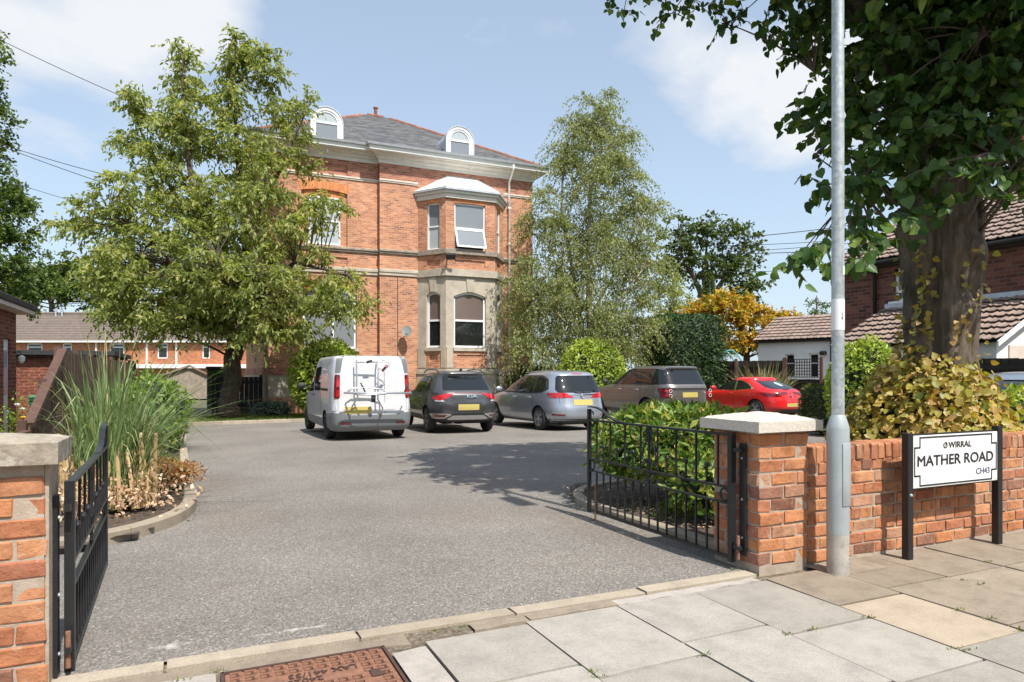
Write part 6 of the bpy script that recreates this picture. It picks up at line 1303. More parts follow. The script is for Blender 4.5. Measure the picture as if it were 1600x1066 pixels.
taper(.20, .27, .06, .98).build('bin_body', 'binplastic', bn, world=False, bevel=.03); taper(.30, .28, .985, 1.07).build('lid', 'binplastic', bn, world=False, bevel=.025); taper(.285, .285, .93, .97).build('rim', 'binplastic', bn, world=False)
for s in (-1, 1): MB().lathe([(.1, -.03), (.1, .03)], 16, (s*.2, .22, .1), 'x').build('wheel', 'tyre', bn, world=False)
hb = thing('hanging_basket', 'dark hanging basket with trailing plant on the garage eaves', 'hanging basket', (-4.15, 21.6, 1.2)); hx, hy = at(48, 575, 19.0).x, at(48, 575, 19.0).y
MB().lathe([(.05, 1.06), (.14, 1.10), (.19, 1.20), (.20, 1.28)], 14, (hx, hy, 0)).build('basket', 'plasticdk', hb, smooth=True)
for k in range(3): MB().tube([(hx+.19*math.cos(k*2.1), hy+.19*math.sin(k*2.1), 1.28), (hx, hy, 1.78)], .006, 4).build('chain', 'plasticdk', hb)
MB().tube([(hx, hy, 1.78), (hx+.03, hy+.6, 1.86)], .012, 5).build('hook', 'iron', hb)
g = np.random.default_rng(5); n = 160; ps = np.array([hx, hy, 1.30])+g.normal(size=(n, 3))*np.array([.13, .13, .06]); bake('trailing_plant', ps, g.normal(size=(n, 3)), g.normal(size=(n, 3)), np.full(n, .07), .6, 'rhomb', 'l_green', hb)
wlp = thing('wall_light', 'small white lantern light on the shed wall', 'wall light', (LXW+.1, 18.66, 1.6)); MB().lathe([(.02, 0), (.06, .05), (.07, .14), (.02, .18)], 10, (LXW+.16, 18.66, 1.58)).build('lamp_glass', 'white', wlp); MB().tube([(LXW, 18.66, 1.82), (LXW+.14, 18.66, 1.84), (LXW+.16, 18.66, 1.76)], .012, 5).build('bracket', 'iron', wlp)
# far terrace
th_ = thing('terraced_houses', 'row of orange brick terraced houses with long brown roof behind the left fence', 'terrace', tuple(at(200, 585, 70)))
tpa = at(-60, 585, 70); tpb = at(440, 585, 70); tpa.z = tpb.z = 0; u = (tpb-tpa).normalized(); n_ = Vector((u.y, -u.x, 0)); TL = (tpb-tpa).length
WIN = [((x0-(-60))/500*TL, (x1-(-60))/500*TL) for x0, x1 in ((42, 66), (98, 112), (171, 194), (316, 328), (246, 262))]
tw_ = MB(); panel(tw_, tpa, u, n_, 0, TL, -.4, 4.75, [(a, b, 2.95, 4.50) for a, b in WIN], .3); tw_.build('wall', 'midbrick', th_, uv=True)
for a, b in WIN: window(th_, tpa, u, n_, a, b, 2.95, 4.50, ('glass', 'glass'), .75, 0, .05, .11)
uq = (-n_*4.2+Vector((0, 0, 3.1))); e0 = tpa-u*2+n_*.35+Vector((0, 0, 4.72)); e1 = tpb+u*2+n_*.35+Vector((0, 0, 4.72))
mb = MB(); nr_ = 16
for j in range(nr_):
    a, b = uq*(j/nr_), uq*((j+1.15)/nr_); lift = Vector((0, 0, .11)); mb.add([e0+a+lift, e1+a+lift, e1+b, e0+b, e0+a, e1+a], [(0, 1, 2, 3), (4, 5, 1, 0)])
mb.build('roof', 'tileroof2', th_, fixn=False); MB().tube([e0+uq+Vector((0, 0, .08)), e1+uq+Vector((0, 0, .08))], .16, 8).build('ridge', 'tileroof2', th_)
MB().obox(tpa, u, n_, -1, TL+1, .30, .48, 4.58, 4.76).build('gutter', 'white', th_); MB().obox(tpa, u, n_, (240/500)*TL, TL, .02, .9, 1.95, 2.35).build('porch_canopy', 'white', th_)
for q in (87, 97):
    c = at(q, 492, 73.5); MB().lathe([(.10, -.3), (.10, .35), (.2, .4), (.2, .55), (.06, .7)], 8, tuple(c)).build('flue_cowl', 'chrome', th_)
for xx in (150, 229, 275): 
    a = (xx+60)/500*TL; MB().obox(tpa, u, n_, a, a+.15, .0, .15, 2.2, 4.6).build('drainpipe', 'white', th_)
gs = thing('gable_shed', 'pale gabled shed and low block wall in the distance left of the cherry trunk', 'shed', tuple(at(290, 600, 45))); q = at(285, 598, 45); q.z = 0; MB().prism([(-1.9, -.4), (2.2, -.4), (2.2, 1.1), (.4, 2.2), (-1.9, 1.1)], lambda x, z, c: Vector((q.x+x, q.y+c, z*.8)), 3).build('wall', 'stone_dk', gs); MB().prism([(-2.1, 1.05), (.4, 2.3), (2.4, 1.05), (2.4, 1.2), (.4, 2.45), (-2.1, 1.2)], lambda x, z, c: Vector((q.x+x, q.y-.2+c, z*.8)), 3.4).build('roof', 'tileroof', gs); MB().box(q.x-.3, q.x+1.6, q.y-.05, q.y-.01, -.3, .8).build('shutter', 'stone_dk', gs)
sgt = thing('side_gate', 'black boarded side gate between the cherry trunk and the villa', 'gate', (1.6, 30.1, -.35))
for i in range(10): MB().box(.55+.18*i, .55+.18*i+.172, 30.12, 30.15, -.3, 1.22+.004*(i % 3)).build('board', 'black', sgt)
MB().box(2.22, 2.32, 30.06, 30.16, -.35, 1.3).build('post', 'black', sgt); MB().box(.4, .5, 30.06, 30.16, -.35, 1.3).build('post', 'black', sgt)
for z in (.0, .95): MB().box(.5, 2.22, 30.152, 30.19, z, z+.1).build('rail', 'black', sgt)
sb = thing('garden_store', 'dark green garden store half hidden behind the cherry trunk', 'store', (.7, 33.7, -.35)); MB().box(.25, 1.0, 33.6, 34.4, -.3, 1.55).build('store_body', 'l_cyp', sb, bevel=.05); MB().box(.2, 1.05, 33.55, 34.45, 1.552, 1.68).build('lid', 'fence_dk', sb, bevel=.03)
# ------------------------------------------------------------------ overhead cables
def cable(lab, a, b, sag, r=.012):
    a, b = Vector(a), Vector(b); o = MB().tube([a.lerp(b, i/16)-Vector((0, 0, sag*4*(i/16)*(1-i/16))) for i in range(17)], r, 4).build('overhead_cable', 'plasticdk'); tag(o, lab, 'cable', 'overhead cables')
cable('topmost overhead cable from the tall left tree to the villa', at(-20, 52, 32), at(300, 195, 33.0), .15, .016); cable('upper of two overhead cables crossing low at the left', at(-20, 218, 33), at(235, 290, 33), .12, .016); cable('lower of two overhead cables crossing low at the left', at(-20, 220, 33), at(330, 338, 33), .15, .016); cable('lowest overhead cable at the left above the terrace', at(-20, 272, 33), at(300, 362, 33), .15, .012)
for k, (l, y0, y1, rr_) in enumerate((('highest of the overhead cables at right beside the lamp post', 374, 352, .03), ('second highest overhead cable at right beside the lamp post', 384, 374, .022), ('middle overhead cable at right beside the lamp post', 394, 380, .022), ('fourth overhead cable at right beside the lamp post', 397, 389, .03), ('lowest overhead cable at right beside the lamp post', 425, 418, .022))): cable(l, at(1120, y0, 58), at(1330, y1, 54), .1, rr_)
# ------------------------------------------------------------------ trees
def V3(*a): return Vector(a)
cb = V3(1.0, 28.0, -.36)
def cp_(px, py, d=26.5): return at(px, py, d)
limbs = [[(cb, .46), (cb+V3(0, 0, .5), .36), (cp_(362, 575, 26.4), .33), (cp_(366, 545), .30)],
         [(cp_(366, 548), .24), (cp_(345, 470, 26), .18), (cp_(300, 300, 25.5), .12), (cp_(285, 150, 25.5), .05), (cp_(285, 75, 25.5), .02)],
         [(cp_(368, 560), .24), (cp_(395, 480, 26.8), .17), (cp_(375, 300, 26.5), .12), (cp_(365, 130, 26), .05), (cp_(370, 50, 26), .02)],
         [(cp_(350, 490, 26), .13), (cp_(260, 400, 25), .08), (cp_(170, 330, 24.5), .03)], [(cp_(390, 480, 26.6), .13), (cp_(460, 410, 25.5), .08), (cp_(545, 430, 25), .03)],
         [(cp_(378, 380, 26), .10), (cp_(440, 260, 25.5), .06), (cp_(485, 160, 25.5), .02)], [(cp_(320, 380, 26), .10), (cp_(240, 250, 26.5), .06), (cp_(200, 160, 26.5), .02)], [(cp_(360, 500, 25.5), .10), (cp_(350, 450, 23.5), .06), (cp_(340, 400, 22.5), .03)]]
bl = lambda px, py, d, rx, rz, n, ry=None: (at(px, py, d), (rx, ry or rx*.9, rz), n)
tree('cherry_tree', 'tall cherry tree with drooping light green leaves in front of the villa', 'tree', limbs,
     [bl(285, 105, 25.8, .42, 1.1, 9), bl(290, 160, 25.8, .75, 1.1, 14), bl(372, 75, 26.2, .40, .9, 9), bl(372, 130, 26.2, .75, 1.2, 16), bl(425, 120, 26.2, .55, 1.1, 10), bl(455, 180, 26.2, .85, 1.0, 12), bl(205, 170, 26, .5, .9, 8), bl(230, 220, 26, .95, 1.0, 14), bl(330, 230, 26, 2.1, 1.5, 44), bl(425, 260, 25.8, 1.6, 1.3, 26),
      bl(240, 320, 25.5, 2.1, 1.4, 40), bl(390, 345, 25.5, 2.5, 1.6, 54), bl(165, 350, 25, 1.6, .7, 14), bl(505, 325, 25.2, .95, .45, 9), bl(300, 420, 25, 3.2, 1.4, 80), bl(440, 440, 25, 2.7, 1.1, 58), bl(535, 480, 24.8, 1.25, .55, 15), bl(205, 425, 25, 2.1, 1.0, 34), bl(225, 490, 24.8, 1.8, .6, 26), bl(300, 505, 24.4, 1.8, .45, 22), bl(360, 490, 24.2, 2.0, .6, 24), bl(430, 515, 24.4, 1.6, .45, 16), bl(350, 420, 23.6, 1.8, 1.1, 26), bl(330, 330, 24.6, 1.3, 1.2, 18)],
     (.185, .3, .42, 'long'), ('bark', 'l_cherry'), twig=(.75, 11, 11), droop=.75, seed=11, stray=.25)
bb = V3(15.5, 26.2, -.36); bp_ = lambda px, py, d=30.1: at(px, py, d)
limbs = [[(bb, .20), (bp_(922, 520), .15), (bp_(918, 400), .11), (bp_(925, 260), .06), (bp_(948, 160), .02)], [(bb+V3(.2, .1, 0), .15), (bp_(905, 480), .10), (bp_(878, 330), .06), (bp_(880, 230), .02)], [(bp_(921, 500), .09), (bp_(975, 400), .06), (bp_(1015, 300), .02)], [(bp_(918, 540), .08), (bp_(880, 500, 29), .05), (bp_(825, 440, 28.5), .02)], [(bp_(920, 520, 30), .08), (bp_(960, 480, 29), .05), (bp_(1005, 420, 28.6), .02)]]
tree('birch_tree', 'tall weeping silver birch with hanging olive green foliage right of the villa', 'tree', limbs,
     [bl(952, 180, 30.2, .75, 1.2, 16), bl(915, 200, 30.2, .9, 1.3, 18), bl(970, 240, 30, .8, 1.0, 12), bl(885, 260, 30, 1.0, 1.4, 20), bl(940, 290, 30, 1.6, 1.8, 34), bl(860, 350, 29.8, 1.3, 1.6, 28), bl(1000, 330, 30, 1.1, .9, 16), bl(925, 390, 29.8, 2.1, 1.8, 48), bl(1005, 430, 29.6, 1.2, 1.7, 30), bl(835, 450, 29.2, 1.25, 1.6, 30), bl(900, 480, 29.2, 2.2, 1.4, 44), bl(985, 510, 29.2, 1.5, 1.3, 34), bl(835, 530, 28.8, 1.1, .9, 18), bl(930, 540, 29, 1.6, .9, 22)],
     (.088, .3, .75, 'rhomb'), ('bark_birch', 'l_birch'), twig=(1.15, 13, 24), droop=1.5, outward=.5, seed=5, brad=.007, stray=.2)
sb_ = at(1108, 600, 60)
limbs = [[(V3(sb_.x, sb_.y, -.4), .5), (at(1105, 500, 60), .42), (at(1100, 430, 60), .28)], [(at(1102, 470, 60), .25), (at(1065, 400, 60), .14), (at(1060, 350, 60), .05)], [(at(1104, 480, 60), .25), (at(1140, 420, 60), .14), (at(1170, 370, 60), .05)], [(at(1101, 440, 60), .2), (at(1105, 370, 60), .06)], [(at(1130, 440, 60), .12), (at(1170, 440, 60), .06), (at(1190, 465, 60), .03)]]
tree('sycamore_tree', 'dark green sycamore tree in the distance right of the birch', 'tree', limbs, [bl(1065, 375, 60, 1.9, 2.0, 30), bl(1110, 360, 60, 2.0, 1.5, 28), bl(1155, 380, 60, 2.0, 1.8, 30), bl(1090, 420, 60, 2.0, 1.4, 22), bl(1150, 420, 60, 2.2, 1.2, 26), bl(1180, 450, 60, 1.0, 1.0, 12), bl(1050, 420, 60, 1.3, 1.3, 16), bl(1150, 460, 60, 1.6, .9, 14)], (.30, .3, .8, 'rhomb'), ('bark', 'l_syc'), twig=(.9, 7, 8), droop=.3, seed=21)
gb = at(1165, 600, 36)
tree('golden_maple', 'golden orange leaved maple beyond the far fence', 'tree', [[(V3(gb.x, gb.y, -.4), .22), (at(1165, 545, 36), .16), (at(1150, 490, 36), .08)], [(at(1163, 555, 36), .12), (at(1210, 510, 36), .05)], [(at(1162, 555, 36), .12), (at(1115, 510, 36), .05)]],
     [bl(1110, 490, 36, 1.3, .9, 30), bl(1145, 475, 36, 1.2, .8, 28), bl(1180, 500, 36, 1.4, .7, 30), bl(1225, 500, 36, 1.0, .6, 20), bl(1150, 525, 36, 1.7, .7, 30), bl(1195, 535, 36, 1.3, .7, 22), bl(1085, 490, 36.5, .8, .3, 10)], (.13, .3, .9, 'rhomb'), ('bark', 'l_gold'), twig=(.55, 11, 12), droop=.3, seed=31)
for lab, px, py, d, rx, rz, nc, sd, mt in (('mid green tree between the birch and the sycamore', 1052, 480, 42, 1.5, 2.0, 46, 41, 'l_cherry'), ('small pale green tree peeping over the outbuilding roof', 1276, 492, 50, 1.1, 1.1, 22, 42, 'l_lefttree')):
    b_ = at(px, 600, d); tree('leafy_tree', lab, 'tree', [[(V3(b_.x, b_.y, -.4), .15), (at(px, py+20, d), .10), (at(px, py-30, d), .03)]], [bl(px, py, d, rx, rz, nc)], (.16, .3, .6, 'rhomb'), ('bark', mt), twig=(.6, 10, 10), droop=.3, seed=sd)
lt = at(-75, 600, 36)
tree('tall_tree', 'tall dark green tree rising along the left edge', 'tree', [[(V3(lt.x, lt.y, -.4), .5), (at(-75, 400, 36), .4), (at(-60, 150, 36), .15), (at(-50, 40, 36), .05)]],
     [bl(-40, 100, 36, 1.9, 2.2, 30), bl(-30, 180, 36, 1.8, 2.0, 34), bl(-55, 280, 36, 2.4, 2.2, 44), bl(-20, 330, 36, 2.2, 1.4, 30), bl(-10, 410, 36, 2.6, 1.6, 46), bl(-80, 420, 36, 2.4, 2.0, 30), bl(30, 372, 36, 1.4, .4, 10), bl(20, 310, 36, .8, .5, 8), bl(-10, 460, 36.5, 2.4, 1.0, 26)], (.17, .3, .8, 'rhomb'), ('bark', 'l_lefttree'), twig=(.85, 12, 13), droop=.3, seed=51)
l2 = at(85, 600, 86)
tree('garden_tree', 'rounded yellow green tree behind the terrace roof at left', 'tree', [[(V3(l2.x, l2.y, -.4), .4), (at(80, 470, 86), .3), (at(80, 420, 86), .1)]], [bl(95, 425, 86, 2.6, 2.2, 40), bl(60, 440, 86, 3.0, 2.6, 40), bl(110, 455, 86, 1.8, 1.6, 24), bl(20, 450, 86, 3, 2.4, 30), bl(150, 470, 88, 3.0, 1.2, 20)], (.36, .3, .7, 'rhomb'), ('bark', 'l_lefttree'), twig=(1.3, 11, 10), droop=.3, seed=61)
cn = at(1108, 445, 50); ct = thing('conifer_tree', 'grey green conifer tip above the golden maple', 'tree', (cn.x, cn.y, -.4)); MB().tube([(cn.x, cn.y, -.4), (cn.x, cn.y, cn.z+.7)], [.15, .02], 6).build('trunk', 'bark', ct)
g = np.random.default_rng(9); n = 2600; hh = g.random(n); rr2 = (1-hh)*1.9*np.sqrt(g.random(n)); an = g.random(n)*2*PI; ps = np.stack([cn.x+rr2*np.cos(an), cn.y+rr2*np.sin(an), cn.z-5+hh*5.8-.12*rr2], 1); bake('crown', ps, np.stack([np.cos(an), np.sin(an), g.normal(size=n)*.3], 1), g.normal(size=(n, 3)), np.full(n, .3), .35, 'rhomb', 'l_syc', ct)
# the lime tree beside the road
TX, TY = 6.84, 4.53
lm = thing('lime_tree', 'old lime tree with thick fissured trunk and big heart shaped leaves over the wall', 'tree', (TX, TY, 0))
def lime_r(z, a):
    ca = math.atan2(-TY, -TX); d = (a-ca+PI) % (2*PI)-PI
    base = .335+.12*math.exp(-z/.5)+.02*math.sin(z*3)-.02*(z > 2)*(z-2)*.3
    r = base*(1-.20*math.exp(-((d+.12-.08*math.sin(z*1.5))/.20)**2)*min(1, z/.8)-.07*math.exp(-((d-1.1)/.2)**2)-.06*math.exp(-((d+1.2)/.18)**2))
    p = Vector((math.cos(a)*1.3, math.sin(a)*1.3, z*.9)); r += .055*noise.noise(p*1.7)+.03*noise.noise(p*4)+.024*noise.noise(Vector((p.x*11, p.y*11, z*1.6)))+.012*noise.noise(Vector((p.x*24, p.y*24, z*3)))
    for bz, bd, bs, br in ((1.95, .75, .16, .10), (1.35, -.9, .15, .12), (2.55, .9, .14, .10), (.95, -.75, .2, .08), (2.8, -.9, .16, .10)): r += br*math.exp(-((d-bd)/.45)**2-((z-bz)/bs)**2)
    return r
NA, NZ = 110, 120; vs = []
for j in range(NZ+1):
    z = -.1+4.2*j/NZ; lean = .03*z
    for i in range(NA): a = 2*PI*i/NA; r = lime_r(z, a); vs.append((TX+lean*.5+r*math.cos(a), TY+r*math.sin(a), z))
MB().add(vs, [(j*NA+i, j*NA+(i+1) % NA, (j+1)*NA+(i+1) % NA, (j+1)*NA+i) for j in range(NZ) for i in range(NA)]).build('trunk', 'bark_lime', lm, smooth=True, fixn=False)
g = np.random.default_rng(77); top = V3(TX+.06, TY, 3.9)
lim = MB(); limb_s = []
for tip, r0, mid in ((V3(4.9, 6.6, 7.3), .13, V3(6.3, 5.2, 6.8)), (V3(5.2, 4.6, 7.0), .14, V3(6.5, 4.6, 6.4)), (V3(6.6, 3.1, 6.6), .13, V3(6.9, 3.9, 5.4)), (V3(8.2, 4.0, 7.2), .15, V3(7.4, 4.3, 5.5)), (V3(7.6, 6.8, 7.2), .15, V3(7.2, 5.5, 5.5)), (V3(6.6, 5.0, 8.5), .16, V3(6.9, 4.7, 6.0)), (V3(9.2, 6.0, 6.4), .12, V3(8.0, 5.2, 5.2)), (V3(5.6, 7.8, 7.4), .11, V3(6.6, 5.6, 6.9))):
    pts = bez(top+V3(random.uniform(-.1, .1), random.uniform(-.1, .1), -.4), mid, tip, 9); lim.tube(pts, [r0+(.02-r0)*i/9 for i in range(10)], 8, False); limb_s += pts[2:]
for k in range(26):   # young shoots round the trunk top
    a = g.uniform(0, 2*PI); z = g.uniform(2.6, 4.0); p = V3(TX+.36*math.cos(a), TY+.36*math.sin(a), z); q = p+V3(math.cos(a)*.8, math.sin(a)*.8, .9); limb_s += [p.lerp(q, .5), q]; lim.tube([p, p.lerp(q, .5)+V3(0, 0, .1), q], [.02, .014, .006], 5, False)
lim.build('limbs', 'bark_lime', lm, smooth=True, fixn=False)
P, A, NN, SZ = [], [], [], []; tw = MB(); sp_ = np.array([tuple(p) for p in limb_s])
def spray(c, n_tw, ln, nl, size, dirb=(0, 0, 0), drp=.6):
    c = np.array(tuple(c)); j = int(np.argmin(np.linalg.norm(sp_-c, axis=1))); p0 = Vector(sp_[j]); cv = Vector(c)
    tw.tube(bez(p0, p0.lerp(cv, .5)+V3(0, 0, .12), cv, 5), [.016, .013, .011, .009, .007, .005], 4, False)
    for k in range(n_tw):
        dr = unit(g.normal(size=(1, 3))*np.array([1, 1, .5])+np.array(dirb))[0]; L = ln*g.uniform(.5, 1.2); m = max(3, int(nl*L/ln)); s = np.linspace(.1, 1, m)*L; pts = c+dr*s[:, None]; pts[:, 2] -= drp*s*s
        tw.tube([cv]+[Vector(p) for p in pts[::2]], [.005]*(1+len(pts[::2])), 3, False)
        side = np.array([-dr[1], dr[0], 0]); sg_ = np.where(np.arange(m) % 2 == 0, 1, -1)[:, None]
        ax = side[None, :]*sg_*.6+dr[None, :]*.4+g.normal(size=(m, 3))*.35; ax[:, 2] -= .75; nm = g.normal(size=(m, 3))*.55+dr[None, :]*.3; nm[:, 2] += .7
        P.append(pts); A.append(ax); NN.append(nm); SZ.append(size*g.uniform(.65, 1.2, m))
cnt = 0
while cnt < 190:        # dense crown straight above the trunk
    c = V3(TX+g.normal()*.85, TY+g.normal()*.85, g.uniform(3.2, 5.6)); rr3 = math.hypot(c.x-TX, c.y-TY); lim_r = .50+.50*min(1.6, max(0, c.z-2.9))
    if rr3 > lim_r or rr3 < .25: continue
    spray(c, 5, .42, 8, .10, ((c.x-TX)*.8, (c.y-TY)*.8, 0)); cnt += 1
cnt = 0
while cnt < 620:        # spreading crown above the picture and over the drive
    c = V3(g.uniform(3.4, 9.6), g.uniform(1.5, 8.5), g.uniform(4.5, 8.8)); e = ((c.x-6.65)/2.95)**2+((c.y-5.0)/3.5)**2+((c.z-6.9)/2.4)**2
    d_ = c.x*sY+c.y*cY; px_ = 800+F*(c.x*cY-c.y*sY)/max(d_, .5); py_ = HZ-F*(c.z-CH)/max(d_, .5)
    if e > 1 or (d_ < 2.5) or (px_ < 1420 and py_ > -75) or (px_ < 1000 and py_ > -140): continue
    spray(c, 5, .6, 9, .15, (0, 0, -.1)); cnt += 1
for px, py, d in ((950, 5, 8.6), (975, 30, 8.5), (1010, -10, 8.4), (1040, 15, 8.2), (1075, 10, 8.0), (1110, 20, 7.8), (1140, 0, 7.8), (1165, 30, 7.6), (1185, 55, 7.6), (1210, 20, 7.4), (1240, 10, 7.2), (1265, 40, 7.2), (1290, 20, 7.0), (1240, 50, 7.2), (1200, -20, 7.5), (1150, -25, 7.7), (1090, -25, 8), (1030, -30, 8.3), (970, -25, 8.5), (1130, 50, 7.7), (1050, 35, 8.1), (1285, 60, 7), (1215, 55, 7.4)):
    spray(at(px, py-14, d), 4, .30, 7, .078, (0, 0, -.4), 1.2)
for px, py, d, n in ((1330, 130, 6.6, 5), (1345, 190, 6.5, 6), (1325, 240, 6.4, 6), (1350, 280, 6.3, 6), (1318, 300, 6.2, 5), (1290, 290, 6.2, 3), (1355, 340, 6.1, 6), (1325, 360, 6.0, 6), (1285, 378, 5.9, 5), (1262, 395, 5.8, 4), (1240, 415, 5.8, 3), (1370, 380, 5.9, 5), (1345, 405, 5.8, 3), (1400, 330, 6.0, 6), (1430, 290, 6.1, 6), (1480, 300, 6.0, 5), (1540, 290, 6.1, 6), (1580, 270, 6.2, 6), (1380, 240, 6.3, 7), (1440, 200, 6.2, 7), (1500, 180, 6.1, 7), (1560, 200, 6.2, 7), (1400, 140, 6.3, 7), (1480, 100, 6.2, 7), (1560, 90, 6.3, 7), (1340, 80, 6.5, 6), (1420, 50, 6.3, 7), (1520, 30, 6.2, 7), (1595, 150, 6.2, 6), (1600, 40, 6.3, 6), (1620, 300, 6.3, 6), (1460, 260, 5.9, 6), (1520, 250, 5.9, 6)):
    spray(at(px, py, d), n, .30, 8, .10, (-.25, -.2, -.2), .9)
P, A, NN, SZ = map(np.concatenate, (P, A, NN, SZ)); tag(tw.build('twigs', 'twig', lm, fixn=False), kind='stuff')
def near_view(p):       # the leaves that show largest: nearest of those inside the view
    d = p[:, 0]*sY+p[:, 1]*cY; l = p[:, 0]*cY-p[:, 1]*sY; px = 800+F*l/d; py = HZ-F*(p[:, 2]-CH)/d
    return d+100*((px < 0) | (px > 1600) | (py < 0) | (py > 1066) | (d < 1))
foliage(lm, P, A, NN, SZ, 1.0, 'heart', 'l_lime', 300, prefer=near_view)
# scorched shoots heaped round the foot of the lime
sk = thing('lime_sucker_shoots', 'mound of yellowing scorched shoots round the foot of the lime tree', 'shrub', (TX-.1, TY-.1, 0))
n = 9000; an = g.random(n)*2*PI; hh = g.random(n)**.9; rad = (.36+.82*(1-hh)**.75*(1+.10*np.sin(an*3+1)+.06*np.sin(an*7)))*(1-.34*g.random(n)**2.2); zt = .15+1.20*hh
ps = np.stack([TX-.10+rad*np.cos(an), TY+.02+rad*np.sin(an)*.92, zt+.05*np.sin(an*5)+.09*g.normal(size=n)], 1); nr = np.stack([np.cos(an), np.sin(an), .7+0*an], 1)
ax = nr*.4+g.normal(size=(n, 3))*.5; ax[:, 2] -= .7; nm = nr+g.normal(size=(n, 3))*.5
n2 = 520; ph = g.normal(size=n2)*.75+math.atan2(-TY, -TX)-.35; z2 = 1.25+1.3*g.random(n2)**1.6; r2 = np.array([lime_r(zz_, aa) for zz_, aa in zip(z2, ph)])+.04+.06*g.random(n2); keep_ = np.array([noise.noise(V3(a_*2.2, z_*1.6, 3)) > -.06 for a_, z_ in zip(ph, z2)])
ps2 = np.stack([TX+.03*z2*.5+r2*np.cos(ph), TY+r2*np.sin(ph), z2], 1)[keep_]; nr2 = np.stack([np.cos(ph), np.sin(ph), .5+0*ph], 1)[keep_]; ax2 = nr2*.5+g.normal(size=nr2.shape)*.5; ax2[:, 2] -= .6
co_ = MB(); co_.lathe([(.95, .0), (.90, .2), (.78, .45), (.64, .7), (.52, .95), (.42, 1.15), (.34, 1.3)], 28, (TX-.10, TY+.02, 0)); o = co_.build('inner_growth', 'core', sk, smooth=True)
foliage(sk, np.concatenate([ps, ps2]), np.concatenate([ax, ax2]), np.concatenate([nm, nr2+g.normal(size=nr2.shape)*.5]), np.concatenate([.06*g.uniform(.45, 1.45, n), .065*g.uniform(.6, 1.2, len(ps2))]), .9, 'heart', 'l_skirt', 300, name='foliage', prefer=near_view)
# ------------------------------------------------------------------ shrubs and hedges
def bpos(px, d, y=None): q = at(px, 585, d); return (q.x, q.y, gz(q.y)+(y or 0))
bush('laurel_ball', 'round clipped laurel bush behind the white van', 'shrub', bpos(512, 26), (1.38, 1.3, 1.52), 5200, (.15, .25, .45, 'long'), 'l_laurel', seed=71, lumps=.10)
bush('laurel_ball', 'round bright green laurel bush behind the silver car', 'shrub', bpos(924, 27.9), (1.38, 1.3, 1.56), 5200, (.15, .25, .45, 'long'), 'l_laurel', seed=72, lumps=.07)
bush('laurel_ball', 'rounded laurel bush between the lamp post and the lime trunk', 'shrub', bpos(1352, 12.5), (.66, .64, 1.02), 4200, (.085, .25, .45, 'long'), 'l_laurel', seed=73, lumps=.12)
bush('laurel_ball', 'green laurel bush above the wall at the right edge', 'shrub', bpos(1592, 7.2), (.46, .42, .60), 1500, (.08, .25, .45, 'long'), 'l_laurel', seed=74, nsingle=120)
bush('cypress_hedge', 'tall dark clipped cypress hedge left of the golden maple', 'hedge', bpos(1064, 30.5), (1.5, 1.5, 2.12), 11000, (.17, .3, .35, 'long'), 'l_cyp', seed=75, boxy=7, lumps=.05, depth=.10)
bush('clipped_hedge', 'low dark clipped hedge between the red car and lamp post', 'hedge', bpos(1288, 16.5), (.48, .5, .60), 2600, (.07, .3, .5, 'rhomb'), 'l_hedge', seed=76, boxy=4, lumps=.06, depth=.12)
bush('bed_shrub', 'broad glossy green shrub behind the open right gate', 'shrub', (4.55, 5.75, .22), (.92, .80, .40), 6000, (.09, .35, .42, 'long'), 'l_laurel2', seed=77, nsingle=300, lumps=.22, depth=.3, spray=.18)
bush('bed_shrub', 'small low green shrub at the foot of the right gate pillar', 'shrub', (4.0, 4.75, .06), (.26, .3, .30), 420, (.10, .3, .42, 'long'), 'l_laurel2', seed=78, lumps=.25, depth=.4, stems=False)
bush('juniper', 'low blue grey juniper on the lawn by the villa plinth', 'shrub', bpos(427, 27.2), (.75, .5, .30), 1800, (.10, .3, .25, 'long'), 'l_blue', seed=79, lumps=.3, stems=False)
bush('leafy_shrub', 'fresh green leafy shrub behind the pampas blades', 'shrub', (-.85, 14.2, -.1), (.58, 1.3, .70), 3000, (.085, .3, .55, 'long'), 'l_green', seed=80, lumps=.3, spray=.25)
bush('leafy_shrub', 'cream flecked variegated shrub among the left grasses', 'shrub', (-.85, 10.4, -.05), (.42, .6, .40), 1700, (.06, .3, .5, 'rhomb'), 'l_var', seed=81, lumps=.3, spray=.2)
bush('leafy_shrub', 'dark green shrubs behind the silver car under the birch', 'shrub', bpos(838, 31.0), (1.4, 1.2, 1.1), 2600, (.13, .3, .5, 'long'), 'l_cyp', seed=82)
bush('brown_conifer', 'browned dry ground conifer spilling over the left kerb', 'shrub', (-.38, 8.95, .05), (.36, .45, .13), 2200, (.05, .4, .3, 'rhomb'), 'fern', seed=83, lumps=.4, depth=.5, stems=False, spray=.3)
bush('ground_cover', 'small green cushion plant behind the browned conifer', 'shrub', (-.45, 9.75, .05), (.22, .22, .14), 700, (.04, .4, .3, 'rhomb'), 'l_green', seed=84, depth=.5, stems=False)
